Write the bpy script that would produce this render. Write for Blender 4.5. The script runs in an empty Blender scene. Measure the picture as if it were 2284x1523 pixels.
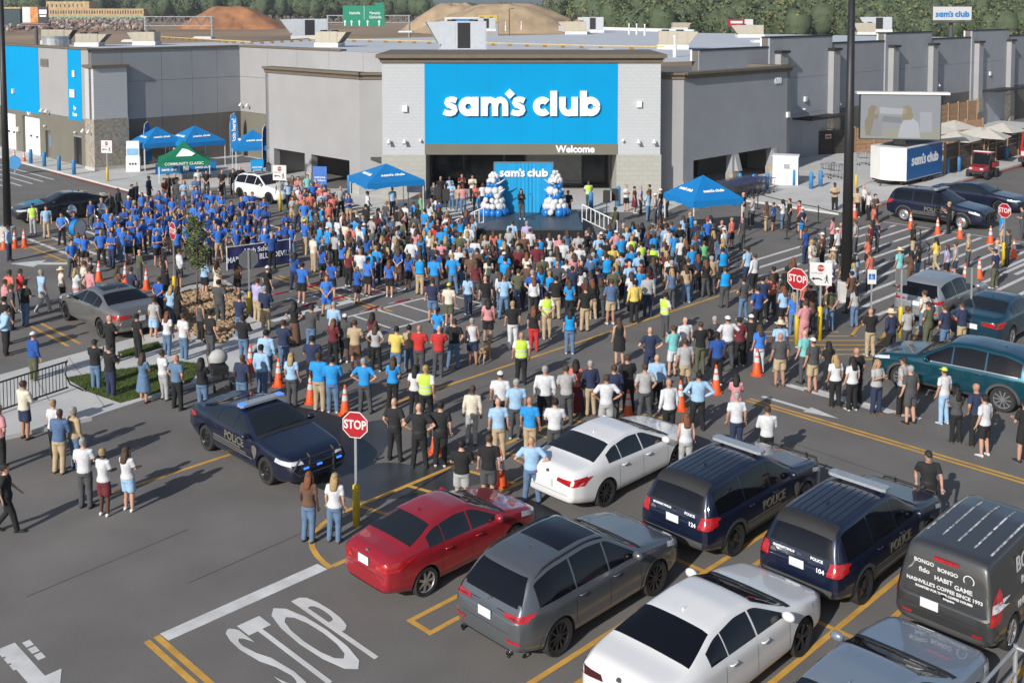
import bpy, bmesh, math, random, hashlib
import numpy as np
from mathutils import Vector, Matrix
from mathutils.bvhtree import BVHTree

# ------------------------------------------------------------------ scene
S = bpy.context.scene
COL = S.collection
PI = math.pi
R = math.radians
random.seed(7)
# camera -----------------------------------------------------------------
CH, CF, CT, PX, PY = 12.0, 2383.0, R(3.5), 1142.0, 172.0     # height, focal px, pitch, principal point (2284 px wide frame)
cam = bpy.data.cameras.new('camera')
cam.sensor_fit = 'HORIZONTAL'; cam.sensor_width = 36
cam.lens = CF/2284*36; cam.shift_y = -(761.5-PY)/2284
cam.clip_start = .5; cam.clip_end = 9000
camo = bpy.data.objects.new('camera', cam); COL.objects.link(camo)
camo.location = (0, 0, CH); camo.rotation_euler = (R(90)-CT, 0, 0)
S.camera = camo
# light ------------------------------------------------------------------
SUN_AZ, SUN_EL = R(33), R(28.5)       # light travels away from the camera, veering right
W = bpy.data.worlds.new('World'); S.world = W; W.use_nodes = True
nt = W.node_tree; nt.nodes.clear()
wo = nt.nodes.new('ShaderNodeOutputWorld'); bg = nt.nodes.new('ShaderNodeBackground')
sk = nt.nodes.new('ShaderNodeTexSky'); sk.sky_type = 'NISHITA'; sk.sun_disc = False
sk.sun_elevation = SUN_EL; sk.sun_rotation = SUN_AZ+PI
sk.dust_density = 1.6; sk.ozone_density = 1.0; sk.altitude = 200
bg.inputs[1].default_value = .095
nt.links.new(sk.outputs[0], bg.inputs[0]); nt.links.new(bg.outputs[0], wo.inputs[0])
sl = bpy.data.lights.new('sun', 'SUN'); sl.energy = 4.6; sl.angle = R(.55); sl.color = (1, .965, .915)
so = bpy.data.objects.new('sun', sl); COL.objects.link(so)
SD = Vector((math.sin(SUN_AZ)*math.cos(SUN_EL), math.cos(SUN_AZ)*math.cos(SUN_EL), -math.sin(SUN_EL)))
so.rotation_euler = SD.to_track_quat('-Z', 'Y').to_euler(); so.location = (-30, -30, 60)
vs = S.view_settings; vs.view_transform = 'Standard'; vs.look = 'None'; vs.exposure = .06; vs.gamma = 1
vs.use_curve_mapping = False
S.cycles.max_bounces = 6; S.cycles.diffuse_bounces = 2; S.cycles.glossy_bounces = 3
S.cycles.use_denoising = True

# ------------------------------------------------------------------ helpers
def at(u, v, z=0.0):
    """point of the place at height z that the photograph shows at pixel (u, v)"""
    c = (u-PX)/CF; d = -(v-PY)/CF
    dx = c; dy = math.cos(CT)+d*math.sin(CT); dz = -math.sin(CT)+d*math.cos(CT)
    s = (z-CH)/dz
    return Vector((dx*s, dy*s, z))
def atD(u, D):
    """ground position at forward distance D in column u"""
    return Vector(((u-PX)/2387*D, D, 0))
A = Vector((.7071, .7071, 0)); B = Vector((-.7071, .7071, 0))      # the two directions of the lot grid
def srgb(r, g, b):
    f = lambda c: ((c/255+.055)/1.055)**2.4 if c > 10 else c/255/12.92
    return (f(r), f(g), f(b))
MATS = {}
def mat(name, col, rough=.7, metal=0, vary=.12, scale=3.0, bump=0, bscale=60, coat=0, spec=.5, emit=None, obj=False, alpha=None, detail=4):
    if name in MATS: return MATS[name]
    m = bpy.data.materials.new(name); m.use_nodes = True; MATS[name] = m
    n = m.node_tree.nodes; l = m.node_tree.links
    p = n['Principled BSDF']
    p.inputs['Roughness'].default_value = rough; p.inputs['Metallic'].default_value = metal
    p.inputs['Specular IOR Level'].default_value = spec
    if coat: p.inputs['Coat Weight'].default_value = coat; p.inputs['Coat Roughness'].default_value = .04
    c = (*col[:3], 1)
    p.inputs['Base Color'].default_value = c
    if vary or bump:
        tc = n.new('ShaderNodeTexCoord')
        src = tc.outputs['Object']
    if vary:
        no = n.new('ShaderNodeTexNoise'); no.inputs['Scale'].default_value = scale; no.inputs['Detail'].default_value = detail
        mr = n.new('ShaderNodeMapRange'); mr.inputs[1].default_value = .3; mr.inputs[2].default_value = .7
        mr.inputs[3].default_value = 1-vary; mr.inputs[4].default_value = 1+vary
        mx = n.new('ShaderNodeMix'); mx.data_type = 'RGBA'; mx.blend_type = 'MULTIPLY'; mx.inputs[0].default_value = 1
        l.new(src, no.inputs['Vector']); l.new(no.outputs[0], mr.inputs[0])
        mx.inputs[6].default_value = c; l.new(mr.outputs[0], mx.inputs[7]); l.new(mx.outputs[2], p.inputs['Base Color'])
    if bump:
        nb = n.new('ShaderNodeTexNoise'); nb.inputs['Scale'].default_value = bscale; nb.inputs['Detail'].default_value = 3
        bp = n.new('ShaderNodeBump'); bp.inputs['Strength'].default_value = bump; bp.inputs['Distance'].default_value = .02
        l.new(src, nb.inputs['Vector']); l.new(nb.outputs[0], bp.inputs['Height']); l.new(bp.outputs[0], p.inputs['Normal'])
    if emit:
        p.inputs['Emission Color'].default_value = (*emit[:3], 1); p.inputs['Emission Strength'].default_value = emit[3]
    return m
def tag(o, label=None, cat=None, group=None, kind=None):
    if label: o['label'] = label
    if cat: o['category'] = cat
    if group: o['group'] = group
    if kind: o['kind'] = kind
    return o
def link(name, data, parent=None):
    o = bpy.data.objects.new(name, data); COL.objects.link(o)
    if parent is not None: o.parent = parent
    return o
def empty(name, loc=(0, 0, 0), rz=0, sc=1):
    o = bpy.data.objects.new(name, None); COL.objects.link(o); o.empty_display_size = .2
    o.location = loc; o.rotation_euler = (0, 0, rz); o.scale = (sc, sc, sc); return o
def thing(name, label, cat, loc=(0, 0, 0), rz=0, group=None, sc=1):
    return tag(empty(name, loc, rz, sc), label, cat, group)
def copy_tree(o, parent=None):
    c = o.copy(); COL.objects.link(c); c.parent = parent
    for ch in list(o.children): copy_tree(ch, c)
    return c
class MB:
    def __init__(s): s.v = []; s.f = []; s.m = []
    def add(s, vs, fs, mi=0):
        k = len(s.v); s.v += [tuple(p) for p in vs]
        for f in fs: s.f.append([i+k for i in f]); s.m.append(mi)
        return s
    def hexa(s, p, mi=0):      # p: 8 points, bottom ring then top ring (ccw from above)
        return s.add(p, [(3, 2, 1, 0), (4, 5, 6, 7), (0, 1, 5, 4), (1, 2, 6, 5), (2, 3, 7, 6), (3, 0, 4, 7)], mi)
    def box(s, x0, x1, y0, y1, z0, z1, mi=0):
        return s.hexa([(x0, y0, z0), (x1, y0, z0), (x1, y1, z0), (x0, y1, z0), (x0, y0, z1), (x1, y0, z1), (x1, y1, z1), (x0, y1, z1)], mi)
    def obox(s, P, d, s0, s1, o0, o1, z0, z1, mi=0):
        """box along direction d from P: s along, o to the right-hand normal of d, z up"""
        n = Vector((d[1], -d[0], 0)); d = Vector(d)
        q = lambda a, b, z: (P[0]+d[0]*a+n[0]*b, P[1]+d[1]*a+n[1]*b, z)
        return s.hexa([q(s0, o1, z0), q(s1, o1, z0), q(s1, o0, z0), q(s0, o0, z0), q(s0, o1, z1), q(s1, o1, z1), q(s1, o0, z1), q(s0, o0, z1)], mi)
    def prism(s, poly, z0, z1, mi=0):
        n = len(poly)
        vs = [(p[0], p[1], z0) for p in poly]+[(p[0], p[1], z1) for p in poly]
        return s.add(vs, [list(range(n))[::-1], list(range(n, 2*n))]+[(i, (i+1) % n, n+(i+1) % n, n+i) for i in range(n)], mi)
    def tube(s, path, rad, n=8, mi=0, cap=True, flat=1.0):
        path = [Vector(p) for p in path]
        if not hasattr(rad, '__len__'): rad = [rad]*len(path)
        rings = []; ref = None
        for i, p in enumerate(path):
            t = (path[min(i+1, len(path)-1)]-path[max(i-1, 0)])
            t = t.normalized() if t.length > 1e-9 else Vector((0, 0, 1))
            if ref is None: ref = Vector((1, 0, 0)) if abs(t.x) < .8 else Vector((0, 1, 0))
            a = (ref-t*ref.dot(t)).normalized(); b = t.cross(a); ref = a
            rings.append([p+a*math.cos(2*PI*k/n)*rad[i]+b*math.sin(2*PI*k/n)*rad[i]*flat for k in range(n)])
        return s.loft(rings, mi, cap)
    def loft(s, rings, mi=0, cap=True):
        n = len(rings[0]); vs = [p for r in rings for p in r]; fs = []
        for i in range(len(rings)-1):
            for k in range(n):
                fs.append((i*n+k, i*n+(k+1) % n, (i+1)*n+(k+1) % n, (i+1)*n+k))
        if cap: fs.append(list(range(n))[::-1]); fs.append(list(range((len(rings)-1)*n, len(rings)*n)))
        return s.add(vs, fs, mi)
    def lathe(s, prof, n=16, c=(0, 0, 0), mi=0, axis='z', cap=True):
        rings = []
        for r, h in prof:
            ring = []
            for k in range(n):
                a = 2*PI*k/n; x, y = r*math.cos(a), r*math.sin(a)
                ring.append((c[0]+x, c[1]+y, c[2]+h) if axis == 'z' else (c[0]+x, c[1]-h, c[2]+y) if axis == 'y' else (c[0]+h, c[1]+x, c[2]+y))
            rings.append(ring)
        return s.loft(rings, mi, cap)
    def sphere(s, c, r, n=10, m=6, mi=0, sq=(1, 1, 1)):
        rings = []
        for i in range(m+1):
            t = PI*i/m; rr = max(math.sin(t), 1e-3)
            rings.append([(c[0]+r*sq[0]*rr*math.cos(2*PI*k/n), c[1]+r*sq[1]*rr*math.sin(2*PI*k/n), c[2]-r*sq[2]*math.cos(t)) for k in range(n)])
        return s.loft(rings, mi, False)
    def quad(s, a, b, c, d, mi=0): return s.add([a, b, c, d], [(0, 1, 2, 3)], mi)
    def join(s, o, M=None):
        k = len(s.v)
        s.v += [tuple(M @ Vector(p)) for p in o.v] if M is not None else list(o.v)
        s.f += [[i+k for i in f] for f in o.f]; s.m += o.m; return s
    def mesh(s, name, mats, smooth=False):
        me = bpy.data.meshes.new(name); me.from_pydata(s.v, [], s.f)
        if not isinstance(mats, (list, tuple)): mats = [mats]
        for m in mats: me.materials.append(m)
        if len(mats) > 1: me.polygons.foreach_set('material_index', s.m)
        if smooth: me.polygons.foreach_set('use_smooth', [True]*len(s.f))
        me.update(); return me
    def build(s, name, mats, parent=None, smooth=False): return link(name, s.mesh(name, mats, smooth), parent)
def edge_split(me, ang=35):
    """smooth shading with sharp edges kept"""
    try: me.set_sharp_from_angle(angle=R(ang))
    except Exception: pass
_WS = bpy.data.scenes.new('work')
def evaluate(o):
    """mesh of a temporary object with its modifiers applied, in a scene of its own so that it is quick"""
    _WS.collection.objects.link(o); vl = _WS.view_layers[0]; vl.update()
    return bpy.data.meshes.new_from_object(o.evaluated_get(vl.depsgraph))
def temp(data): return bpy.data.objects.new('temp', data)
def world(o):
    M = o.matrix_basis
    while o.parent is not None: o = o.parent; M = o.matrix_basis @ M
    return M
_txt = {}
def text_mesh(s, size=1.0, depth=.01, bold=0.0, align='CENTER', name='lettering', space=1.0):
    key = (s, size, depth, bold, align, space)
    if key in _txt: return _txt[key]
    cu = bpy.data.curves.new('t', 'FONT'); cu.body = s; cu.size = size; cu.extrude = depth; cu.offset = bold; cu.space_character = space
    cu.align_x = align; cu.align_y = 'CENTER'; cu.resolution_u = 3
    o = bpy.data.objects.new('t', cu)
    me = evaluate(o)
    me.name = name; bpy.data.objects.remove(o); bpy.data.curves.remove(cu)
    _txt[key] = me; return me
def frame(o, origin, xdir, ydir, sx=1, sy=1):
    """put an object (drawn in its xy plane) on a surface: x along xdir, y along ydir"""
    x = Vector(xdir).normalized(); y = Vector(ydir); y = (y-x*y.dot(x)).normalized(); z = x.cross(y)
    M = Matrix(((x.x*sx, y.x*sy, z.x, origin[0]), (x.y*sx, y.y*sy, z.y, origin[1]), (x.z*sx, y.z*sy, z.z, origin[2]), (0, 0, 0, 1)))
    o.matrix_basis = M if o.parent is None else world(o.parent).inverted() @ M
    return o
def text(s, mt, origin, xdir, ydir, size, depth=.01, bold=0, parent=None, align='CENTER', sx=1, sy=1, name='lettering', kind=None, space=1.0):
    me = text_mesh(s, size, depth, bold, align, name, space).copy(); me.materials.clear(); me.materials.append(mt)
    o = link(name, me, parent)
    frame(o, origin, xdir, ydir, sx, sy)
    if kind: o['kind'] = kind
    return o
# the heavy round lettering of the store's wordmark, drawn with strokes (unit: x-height 1)
def wordmark(height=1.0, depth=.1):
    w = .36; mb = [0]
    out = []
    def arc(cx, cy, rx, ry, a0, a1, n=18): return [(cx+rx*math.cos(R(a0+(a1-a0)*i/n)), cy+ry*math.sin(R(a0+(a1-a0)*i/n))) for i in range(n+1)]
    def stroke(m, pts, wd):
        mb[0] += 1; e = .002*mb[0]*depth
        L, Rr = [], []
        for i, p in enumerate(pts):
            a = pts[max(i-1, 0)]; b = pts[min(i+1, len(pts)-1)]
            t = Vector((b[0]-a[0], b[1]-a[1])).normalized(); nn = Vector((-t.y, t.x))*wd/2
            L.append((p[0]+nn.x, p[1]+nn.y)); Rr.append((p[0]-nn.x, p[1]-nn.y))
        k = len(pts)
        vs = [(x, y, 0) for x, y in L]+[(x, y, 0) for x, y in Rr]+[(x, y, depth+e) for x, y in L]+[(x, y, depth+e) for x, y in Rr]
        fs = []
        for i in range(k-1):
            fs += [(2*k+i, 3*k+i, 3*k+i+1, 2*k+i+1), (i, 2*k+i, 2*k+i+1, i+1), (3*k+i, k+i, k+i+1, 3*k+i+1)]
        fs += [(0, k, 3*k, 2*k), (k-1, 3*k-1, 4*k-1, 2*k-1)]
        m.add(vs, fs)
    def letter(x, *st):
        m = MB()
        for pts, wd in st: stroke(m, [(px+x, py) for px, py in pts], wd)
        m.v = [(a*height, b*height, c*height) for a, b, c in m.v]; out.append(m)
    s_ = [(.80, .86), (.62, .80)]+[]
    sp = [(.76, .72)]+arc(.44, .70, .24, .17, 20, 190, 10)+[(.30, .55), (.52, .47)]+arc(.44, .31, .27, .17, 20, -160, 10)+[(.08, .24)]
    sp = [(.74, .80), (.60, .86), (.44, .87), (.28, .82), (.24, .70), (.32, .58), (.48, .52), (.62, .44), (.66, .31), (.58, .18), (.42, .13), (.24, .15), (.07, .22)]
    ring = lambda cx: arc(cx, .5, .33, .33, 0, 360, 28)
    x = 0
    letter(x, (sp, .30)); x += .86
    letter(x, (ring(.5), w), ([(.86, 0), (.86, 1)], w)); x += 1.16
    letter(x, ([(.18, 0), (.18, 1)], w), ([(.18, .55)]+arc(.48, .55, .26, .30, 170, 10, 10)+[(.74, 0)], .32), ([(.74, .5)]+arc(1.02, .55, .26, .30, 170, 10, 10)+[(1.28, 0)], .32)); x += 1.52
    letter(x-.10, ([(0, 1.00), (0, 1.02), (.0, 1.44)], .02), )
    out.pop()
    m = MB(); d = .27; cx, cy = x-.0, 1.16
    m.add([((cx-d)*height, cy*height, 0), (cx*height, (cy-d)*height, 0), ((cx+d)*height, cy*height, 0), (cx*height, (cy+d)*height, 0),
           ((cx-d)*height, cy*height, depth*height), (cx*height, (cy-d)*height, depth*height), ((cx+d)*height, cy*height, depth*height), (cx*height, (cy+d)*height, depth*height)],
          [(4, 5, 6, 7), (0, 1, 5, 4), (1, 2, 6, 5), (2, 3, 7, 6), (3, 0, 4, 7)]); out.append(m)
    letter(x+.02, (sp, .30)); x += 1.22
    letter(x, (arc(.5, .5, .33, .33, 42, 318, 22), w)); x += .90
    letter(x, ([(.18, 0), (.18, 1.32)], w)); x += .46
    letter(x, ([(.18, 1), (.18, .45)]+arc(.50, .45, .30, .30, 185, 355, 12)+[(.82, .5), (.82, 1)], .34), ([(.82, 0), (.82, .6)], .34)); x += 1.10
    letter(x, (ring(.55), w), ([(.18, 0), (.18, 1.32)], w)); x += 1.05
    return out, x*height
def put_wordmark(parent, origin, xdir, ydir, width, mt, depth=.1, name='sign_letter', merge=False, kind=None):
    ls, w = wordmark(1.0, depth); k = width/w; os_ = []
    if merge:
        m = MB()
        for l in ls: m.join(l)
        ls = [m]
    for l in ls:
        l.v = [(a*k-width/2, b*k-.55*k, c) for a, b, c in l.v]
        o = l.build(name, mt, parent); frame(o, origin, xdir, ydir); os_.append(o)
        if kind: o['kind'] = kind
    return os_
Z = Vector((0, 0, 1)); X = Vector((1, 0, 0))
# ------------------------------------------------------------------ materials
def asphalt_mat():
    m = mat('asphalt', (.150, .141, .132), .88, vary=.10, scale=.16, bump=.35, bscale=90)
    n = m.node_tree.nodes; l = m.node_tree.links; p = n['Principled BSDF']
    # fine aggregate speckle over the broad patches
    tc = n.new('ShaderNodeTexCoord'); no = n.new('ShaderNodeTexNoise'); no.inputs['Scale'].default_value = 22; no.inputs['Detail'].default_value = 6; no.inputs['Roughness'].default_value = .75
    mr = n.new('ShaderNodeMapRange'); mr.inputs[1].default_value = .3; mr.inputs[2].default_value = .7; mr.inputs[3].default_value = .86; mr.inputs[4].default_value = 1.14
    # pale dust and tyre darkened lanes
    n2 = n.new('ShaderNodeTexNoise'); n2.inputs['Scale'].default_value = .55; n2.inputs['Detail'].default_value = 5
    m2 = n.new('ShaderNodeMapRange'); m2.inputs[1].default_value = .35; m2.inputs[2].default_value = .7; m2.inputs[3].default_value = .9; m2.inputs[4].default_value = 1.12
    mm = n.new('ShaderNodeMath'); mm.operation = 'MULTIPLY'
    old = p.inputs['Base Color'].links[0].from_socket
    mx = n.new('ShaderNodeMix'); mx.data_type = 'RGBA'; mx.blend_type = 'MULTIPLY'; mx.inputs[0].default_value = 1
    l.new(tc.outputs['Object'], no.inputs['Vector']); l.new(tc.outputs['Object'], n2.inputs['Vector'])
    l.new(no.outputs[0], mr.inputs[0]); l.new(n2.outputs[0], m2.inputs[0])
    l.new(mr.outputs[0], mm.inputs[0]); l.new(m2.outputs[0], mm.inputs[1])
    l.new(old, mx.inputs[6]); l.new(mm.outputs[0], mx.inputs[7]); l.new(mx.outputs[2], p.inputs['Base Color'])
    return m
M_ASP = asphalt_mat()
M_CON = mat('concrete', (.50, .495, .48), .85, vary=.09, scale=.7, bump=.15)
M_KERB = mat('kerb_concrete', (.46, .45, .43), .85, vary=.1, scale=1.2, bump=.15)
M_WHT = mat('road_paint_white', (.58, .58, .57), .7, vary=.16, scale=2.5)
M_YEL = mat('road_paint_yellow', (.56, .31, .06), .7, vary=.2, scale=2.5)
M_GRASS = mat('grass_soil', (.06, .09, .02), .95, vary=.3, scale=3)
def brick_mat(name, c1, c2, mortar, scale=1.0, bump=.4, rough=.85):
    m = bpy.data.materials.new(name); m.use_nodes = True
    n = m.node_tree.nodes; l = m.node_tree.links; p = n['Principled BSDF']; p.inputs['Roughness'].default_value = rough
    uv = n.new('ShaderNodeUVMap'); b = n.new('ShaderNodeTexBrick'); b.inputs['Scale'].default_value = scale
    b.inputs['Color1'].default_value = (*c1, 1); b.inputs['Color2'].default_value = (*c2, 1); b.inputs['Mortar'].default_value = (*mortar, 1)
    b.inputs['Brick Width'].default_value = .42; b.inputs['Row Height'].default_value = .21; b.inputs['Mortar Size'].default_value = .018
    bp = n.new('ShaderNodeBump'); bp.inputs['Strength'].default_value = bump; bp.inputs['Distance'].default_value = .01; bp.invert = True
    l.new(uv.outputs[0], b.inputs['Vector']); l.new(b.outputs['Color'], p.inputs['Base Color']); l.new(b.outputs['Fac'], bp.inputs['Height']); l.new(bp.outputs[0], p.inputs['Normal'])
    return m
def wall_uv(me):
    """metric uv on upright faces: along the wall, up"""
    uv = me.uv_layers.new(name='UVMap')
    for p in me.polygons:
        n = p.normal; t = Vector((-n.y, n.x, 0))
        for li in p.loop_indices:
            co = me.vertices[me.loops[li].vertex_index].co
            uv.data[li].uv = (co.dot(t), co.z) if abs(n.z) < .9 else (co.x, co.y)
# ------------------------------------------------------------------ ground
def sheet(name, pts, z, mt, kind='structure', parent=None):
    m = MB(); m.add([(p[0], p[1], z) for p in pts], [list(range(len(pts)))])
    o = m.build(name, mt, parent); bm = bmesh.new(); bm.from_mesh(o.data)
    bmesh.ops.recalc_face_normals(bm, faces=bm.faces)
    for f in bm.faces:
        if f.normal.z < 0: f.normal_flip()
    bm.to_mesh(o.data); bm.free()
    if kind and parent is None: o['kind'] = kind
    return o
def slab(name, px, z, mt, world=None, parent=None):
    pts = world if world else [at(u, v) for u, v in px]
    m = MB(); m.prism([(p[0], p[1]) for p in pts], -.05, z)
    o = m.build(name, mt, parent)
    bm = bmesh.new(); bm.from_mesh(o.data); bmesh.ops.recalc_face_normals(bm, faces=bm.faces); bm.to_mesh(o.data); bm.free()
    if parent is None: o['kind'] = 'structure'
    return o
sheet('ground', [(-260, -20), (260, -20), (260, 240), (-260, 240)], 0, M_ASP)
# land behind the store rises gently to a wooded ridge and hills
def terrain():
    m = MB(); xs = np.linspace(-1, 1, 41); ds = [170, 230, 300, 380, 470, 560, 680, 850, 1100, 1500, 2200]
    rng = random.Random(3); idx = {}
    vs = []; fs = []
    for i, d in enumerate(ds):
        for j, t in enumerate(xs):
            x = t*(120+d*.75); s = min(max((d-190)/330, 0), 1); s = s*s*(3-2*s)
            z = -.4+7.0*s+rng.uniform(-.2, .2)*(d > 300)
            if d > 900: z = 8
            vs.append((x, d, z))
    n = len(xs)
    for i in range(len(ds)-1):
        for j in range(n-1): fs.append((i*n+j, i*n+j+1, (i+1)*n+j+1, (i+1)*n+j))
    m.add(vs, fs)
    return tag(m.build('terrain', mat('bare_earth', (.27, .19, .12), .95, vary=.35, scale=.02, bump=.3, bscale=.5), smooth=True), kind='structure')
terrain()
def hill(name, D, prof, mt, depth=500):
    m = MB(); vs = []; fs = []; n = len(prof)
    rows = [(0, 0), (.25, .55), (.5, .88), (.75, 1.0), (1.3, .8)]
    rng = random.Random(D)
    for a, b in rows:
        for k, (u, z) in enumerate(prof):
            vs.append(((u-PX)/2387*D*(1+.1*a), D+depth*a, -5+(z+5)*b+rng.uniform(-1, 1)*z*.04))
    for i in range(len(rows)-1):
        for k in range(n-1): fs.append((i*n+k, i*n+k+1, (i+1)*n+k+1, (i+1)*n+k))
    m.add(vs, fs); return tag(m.build(name, mt, smooth=True), kind='structure')
M_HILL = mat('wooded_hill', (.036, .062, .036), .95, vary=.4, scale=.012, bump=.8, bscale=.06)
def prof(f, n=80): return [(-500+i*3300/n, f(-500+i*3300/n)) for i in range(n+1)]
hill('hill', 2300, prof(lambda u: 26+14*math.sin(u*.0021+1.2)+6*math.sin(u*.009)+4*math.sin(u*.023)+12*max(0, (u-1000)/1300)), M_HILL, 600)
hill('hill', 3800, prof(lambda u: 58+34*math.sin(u*.0017-.4)+12*math.sin(u*.006+1)+4*math.sin(u*.03)), M_HILL, 900)

# pavements -------------------------------------------------------------
cR = at(1870, 480); cL = at(335, 440)
slab('pavement', None, .12, M_CON, world=[cR, cR+A*62, cR+A*62+B*14, cR+A*20+B*17.5, cR+B*18])                # right of the entrance
slab('pavement', None, .12, M_CON, world=[cL, cL+A*13, cL+A*19+B*9, cL+A*14+B*34, cL+B*34])                    # left of the entrance
e0, e1 = at(830, 470), at(1480, 474)
sheet('entrance_apron', [e0, e1, (14, 72), (-13, 72)], .006, M_CON)
M_RED = mat('kerb_paint_red', (.22, .045, .035), .7, vary=.2, scale=4)
def strip(name, P, d, L, w, mt, z=.004, kind=True):
    n = Vector((d[1], -d[0], 0)); P = Vector((P[0], P[1], 0)); d = Vector(d)
    o = sheet(name, [P-n*w/2, P+d*L-n*w/2, P+d*L+n*w/2, P+n*w/2], z, mt, 'structure')
    return o
strip('kerb_line', cL-A*.25, B, 16, .35, M_RED); strip('kerb_line', cR-B*.25+A*4, A, 40, .35, M_RED)
isl = [(-30, 990), (100, 962), (205, 938), (385, 878), (520, 836), (560, 800), (600, 735), (545, 706), (500, 716), (420, 735), (330, 752), (205, 786), (100, 815), (-30, 852)]
o = slab('traffic_island', isl, .12, M_CON)
# paving joints of the island walk
kz = .124
for (a, b) in [((60, 820), (140, 950)), ((150, 800), (240, 925)), ((300, 762), (330, 895))]:
    p, q = at(*a), at(*b); d = (q-p).normalized(); strip('paving_joint', p+d*.3, d, (q-p).length-.6, .02, mat('joint_dark', (.2, .2, .19), .9), kz)
g1 = [(145, 843), (230, 828), (315, 818), (400, 806), (455, 812), (425, 853), (350, 876), (268, 899), (196, 874)]
g2 = [(262, 786), (310, 772), (352, 762), (362, 776), (300, 792), (268, 800)]
for g in (g1, g2): sheet('lawn', [at(u, v, .12) for u, v in g], .128, M_GRASS)
def grass():
    m = MB(); rng = random.Random(5)
    for g, n in ((g1, 15000), (g2, 2600)):
        P = [at(u, v, .12) for u, v in g]; P = [(p.x, p.y) for p in P]
        x0, x1 = min(p[0] for p in P), max(p[0] for p in P); y0, y1 = min(p[1] for p in P), max(p[1] for p in P); k = 0
        while k < n:
            x, y = rng.uniform(x0, x1), rng.uniform(y0, y1); c = False
            for i in range(len(P)):
                a, b = P[i], P[i-1]
                if (a[1] > y) != (b[1] > y) and x < (b[0]-a[0])*(y-a[1])/(b[1]-a[1])+a[0]: c = not c
            if not c: continue
            k += 1; a = rng.uniform(0, 2*PI); h = rng.uniform(.03, .075); w = .008
            dx, dy = math.cos(a), math.sin(a); lx, ly = rng.uniform(-.03, .03), rng.uniform(-.03, .03)
            m.add([(x-dx*w, y-dy*w, .125), (x+dx*w, y+dy*w, .125), (x+lx, y+ly, .125+h)], [(0, 1, 2)], rng.randint(0, 2))
    o = m.build('lawn_grass', [mat('grass_a', (.085, .125, .022), .8, vary=.2), mat('grass_b', (.11, .14, .03), .8, vary=.2), mat('grass_c', (.06, .10, .02), .8, vary=.2)])
    tag(o, 'short green lawn grass on the kerbed traffic island', 'grass', kind='stuff')
grass()
# bed of tan rocks under the sapling
bed = [(322, 702), (352, 672), (420, 648), (500, 636), (548, 668), (556, 700), (520, 740), (500, 764), (466, 768), (430, 742), (370, 722)]
sheet('rock_bed_soil', [at(u, v, .12) for u, v in bed], .126, mat('bed_soil', (.16, .10, .06), .95, vary=.3))
slab('rock_bed_kerb', [(316, 704), (350, 668), (420, 643), (502, 630), (556, 664), (562, 704), (524, 748), (502, 772), (462, 776), (426, 748), (366, 728)], .12, M_KERB)
def rocks():
    m = MB(); rng = random.Random(9); P = [at(u, v, .12) for u, v in bed]; P = [(p.x, p.y) for p in P]
    x0, x1 = min(p[0] for p in P), max(p[0] for p in P); y0, y1 = min(p[1] for p in P), max(p[1] for p in P); k = 0
    while k < 1500:
        x, y = rng.uniform(x0, x1), rng.uniform(y0, y1); c = False
        for i in range(len(P)):
            a, b = P[i], P[i-1]
            if (a[1] > y) != (b[1] > y) and x < (b[0]-a[0])*(y-a[1])/(b[1]-a[1])+a[0]: c = not c
        if not c: continue
        k += 1; r = rng.uniform(.05, .13); q = MB(); q.sphere((0, 0, 0), r, 6, 4, rng.randint(0, 3), (1, rng.uniform(.6, 1), rng.uniform(.45, .8)))
        q.v = [tuple(Vector(p)*rng.uniform(.85, 1.15)) for p in q.v]
        m.join(q, Matrix.Translation((x, y, .13+r*.3)) @ Matrix.Rotation(rng.uniform(0, 6), 4, 'Z') @ Matrix.Rotation(rng.uniform(-.5, .5), 4, 'X'))
    o = m.build('landscape_rocks', [mat('rock_tan', (.31, .20, .11), .9, vary=.25, scale=6), mat('rock_gold', (.37, .25, .14), .9, vary=.25, scale=6), mat('rock_brown', (.30, .19, .10), .9, vary=.25, scale=6), mat('rock_pale', (.40, .31, .21), .9, vary=.25, scale=6)])
    tag(o, 'bed of tan and golden landscape rocks around the sapling', 'rocks', kind='stuff')
rocks()
# painted markings ------------------------------------------------------
def pline(a, b, w, mt, z=.004, name='painted_line'):
    p, q = at(*a), at(*b); d = (q-p).normalized(); return strip(name, p, d, (q-p).length, w, mt, z)
def pquad(pts, mt, z=.004, name='painted_bar'): return sheet(name, [at(u, v) for u, v in pts], z, mt)
NB = -B
p = at(327, 1429); strip('painted_line', p, NB, 9, .13, M_YEL); p = at(349, 1418); strip('painted_line', p, NB, 9, .13, M_YEL, .0045)
pquad([(356, 1413), (708, 1257), (731, 1269), (376, 1428)], M_WHT)
# end island outline with rungs
a0 = at(742, 1262); a1 = at(764, 1143)
pline((764, 1143), (1290, 922), .13, M_YEL); strip('painted_line', a0, A, 11.5, .13, M_YEL)
arc = [(738, 1266), (722, 1254), (708, 1240), (697, 1222), (694, 1204), (702, 1186), (720, 1168), (742, 1153), (764, 1143)]
m = MB(); vs = []
for i, (u, v) in enumerate(arc):
    pp, qq = at(*arc[max(i-1, 0)]), at(*arc[min(i+1, len(arc)-1)]); t = (qq-pp).normalized(); n = Vector((-t.y, t.x, 0))*.065; c = at(u, v)
    vs += [tuple((c+n)[:2])+(.0048,), tuple((c-n)[:2])+(.0048,)]
m.add(vs, [(2*i, 2*i+1, 2*i+3, 2*i+2) for i in range(len(arc)-1)]); o = m.build('painted_curve', M_YEL); o['kind'] = 'structure'
wI = (a1-a0).dot(B)
for k in range(7): strip('painted_rung', a1+A*(.5+1.55*k), -B+A*.25, wI*.98, .12, M_YEL, .0052)
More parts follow.
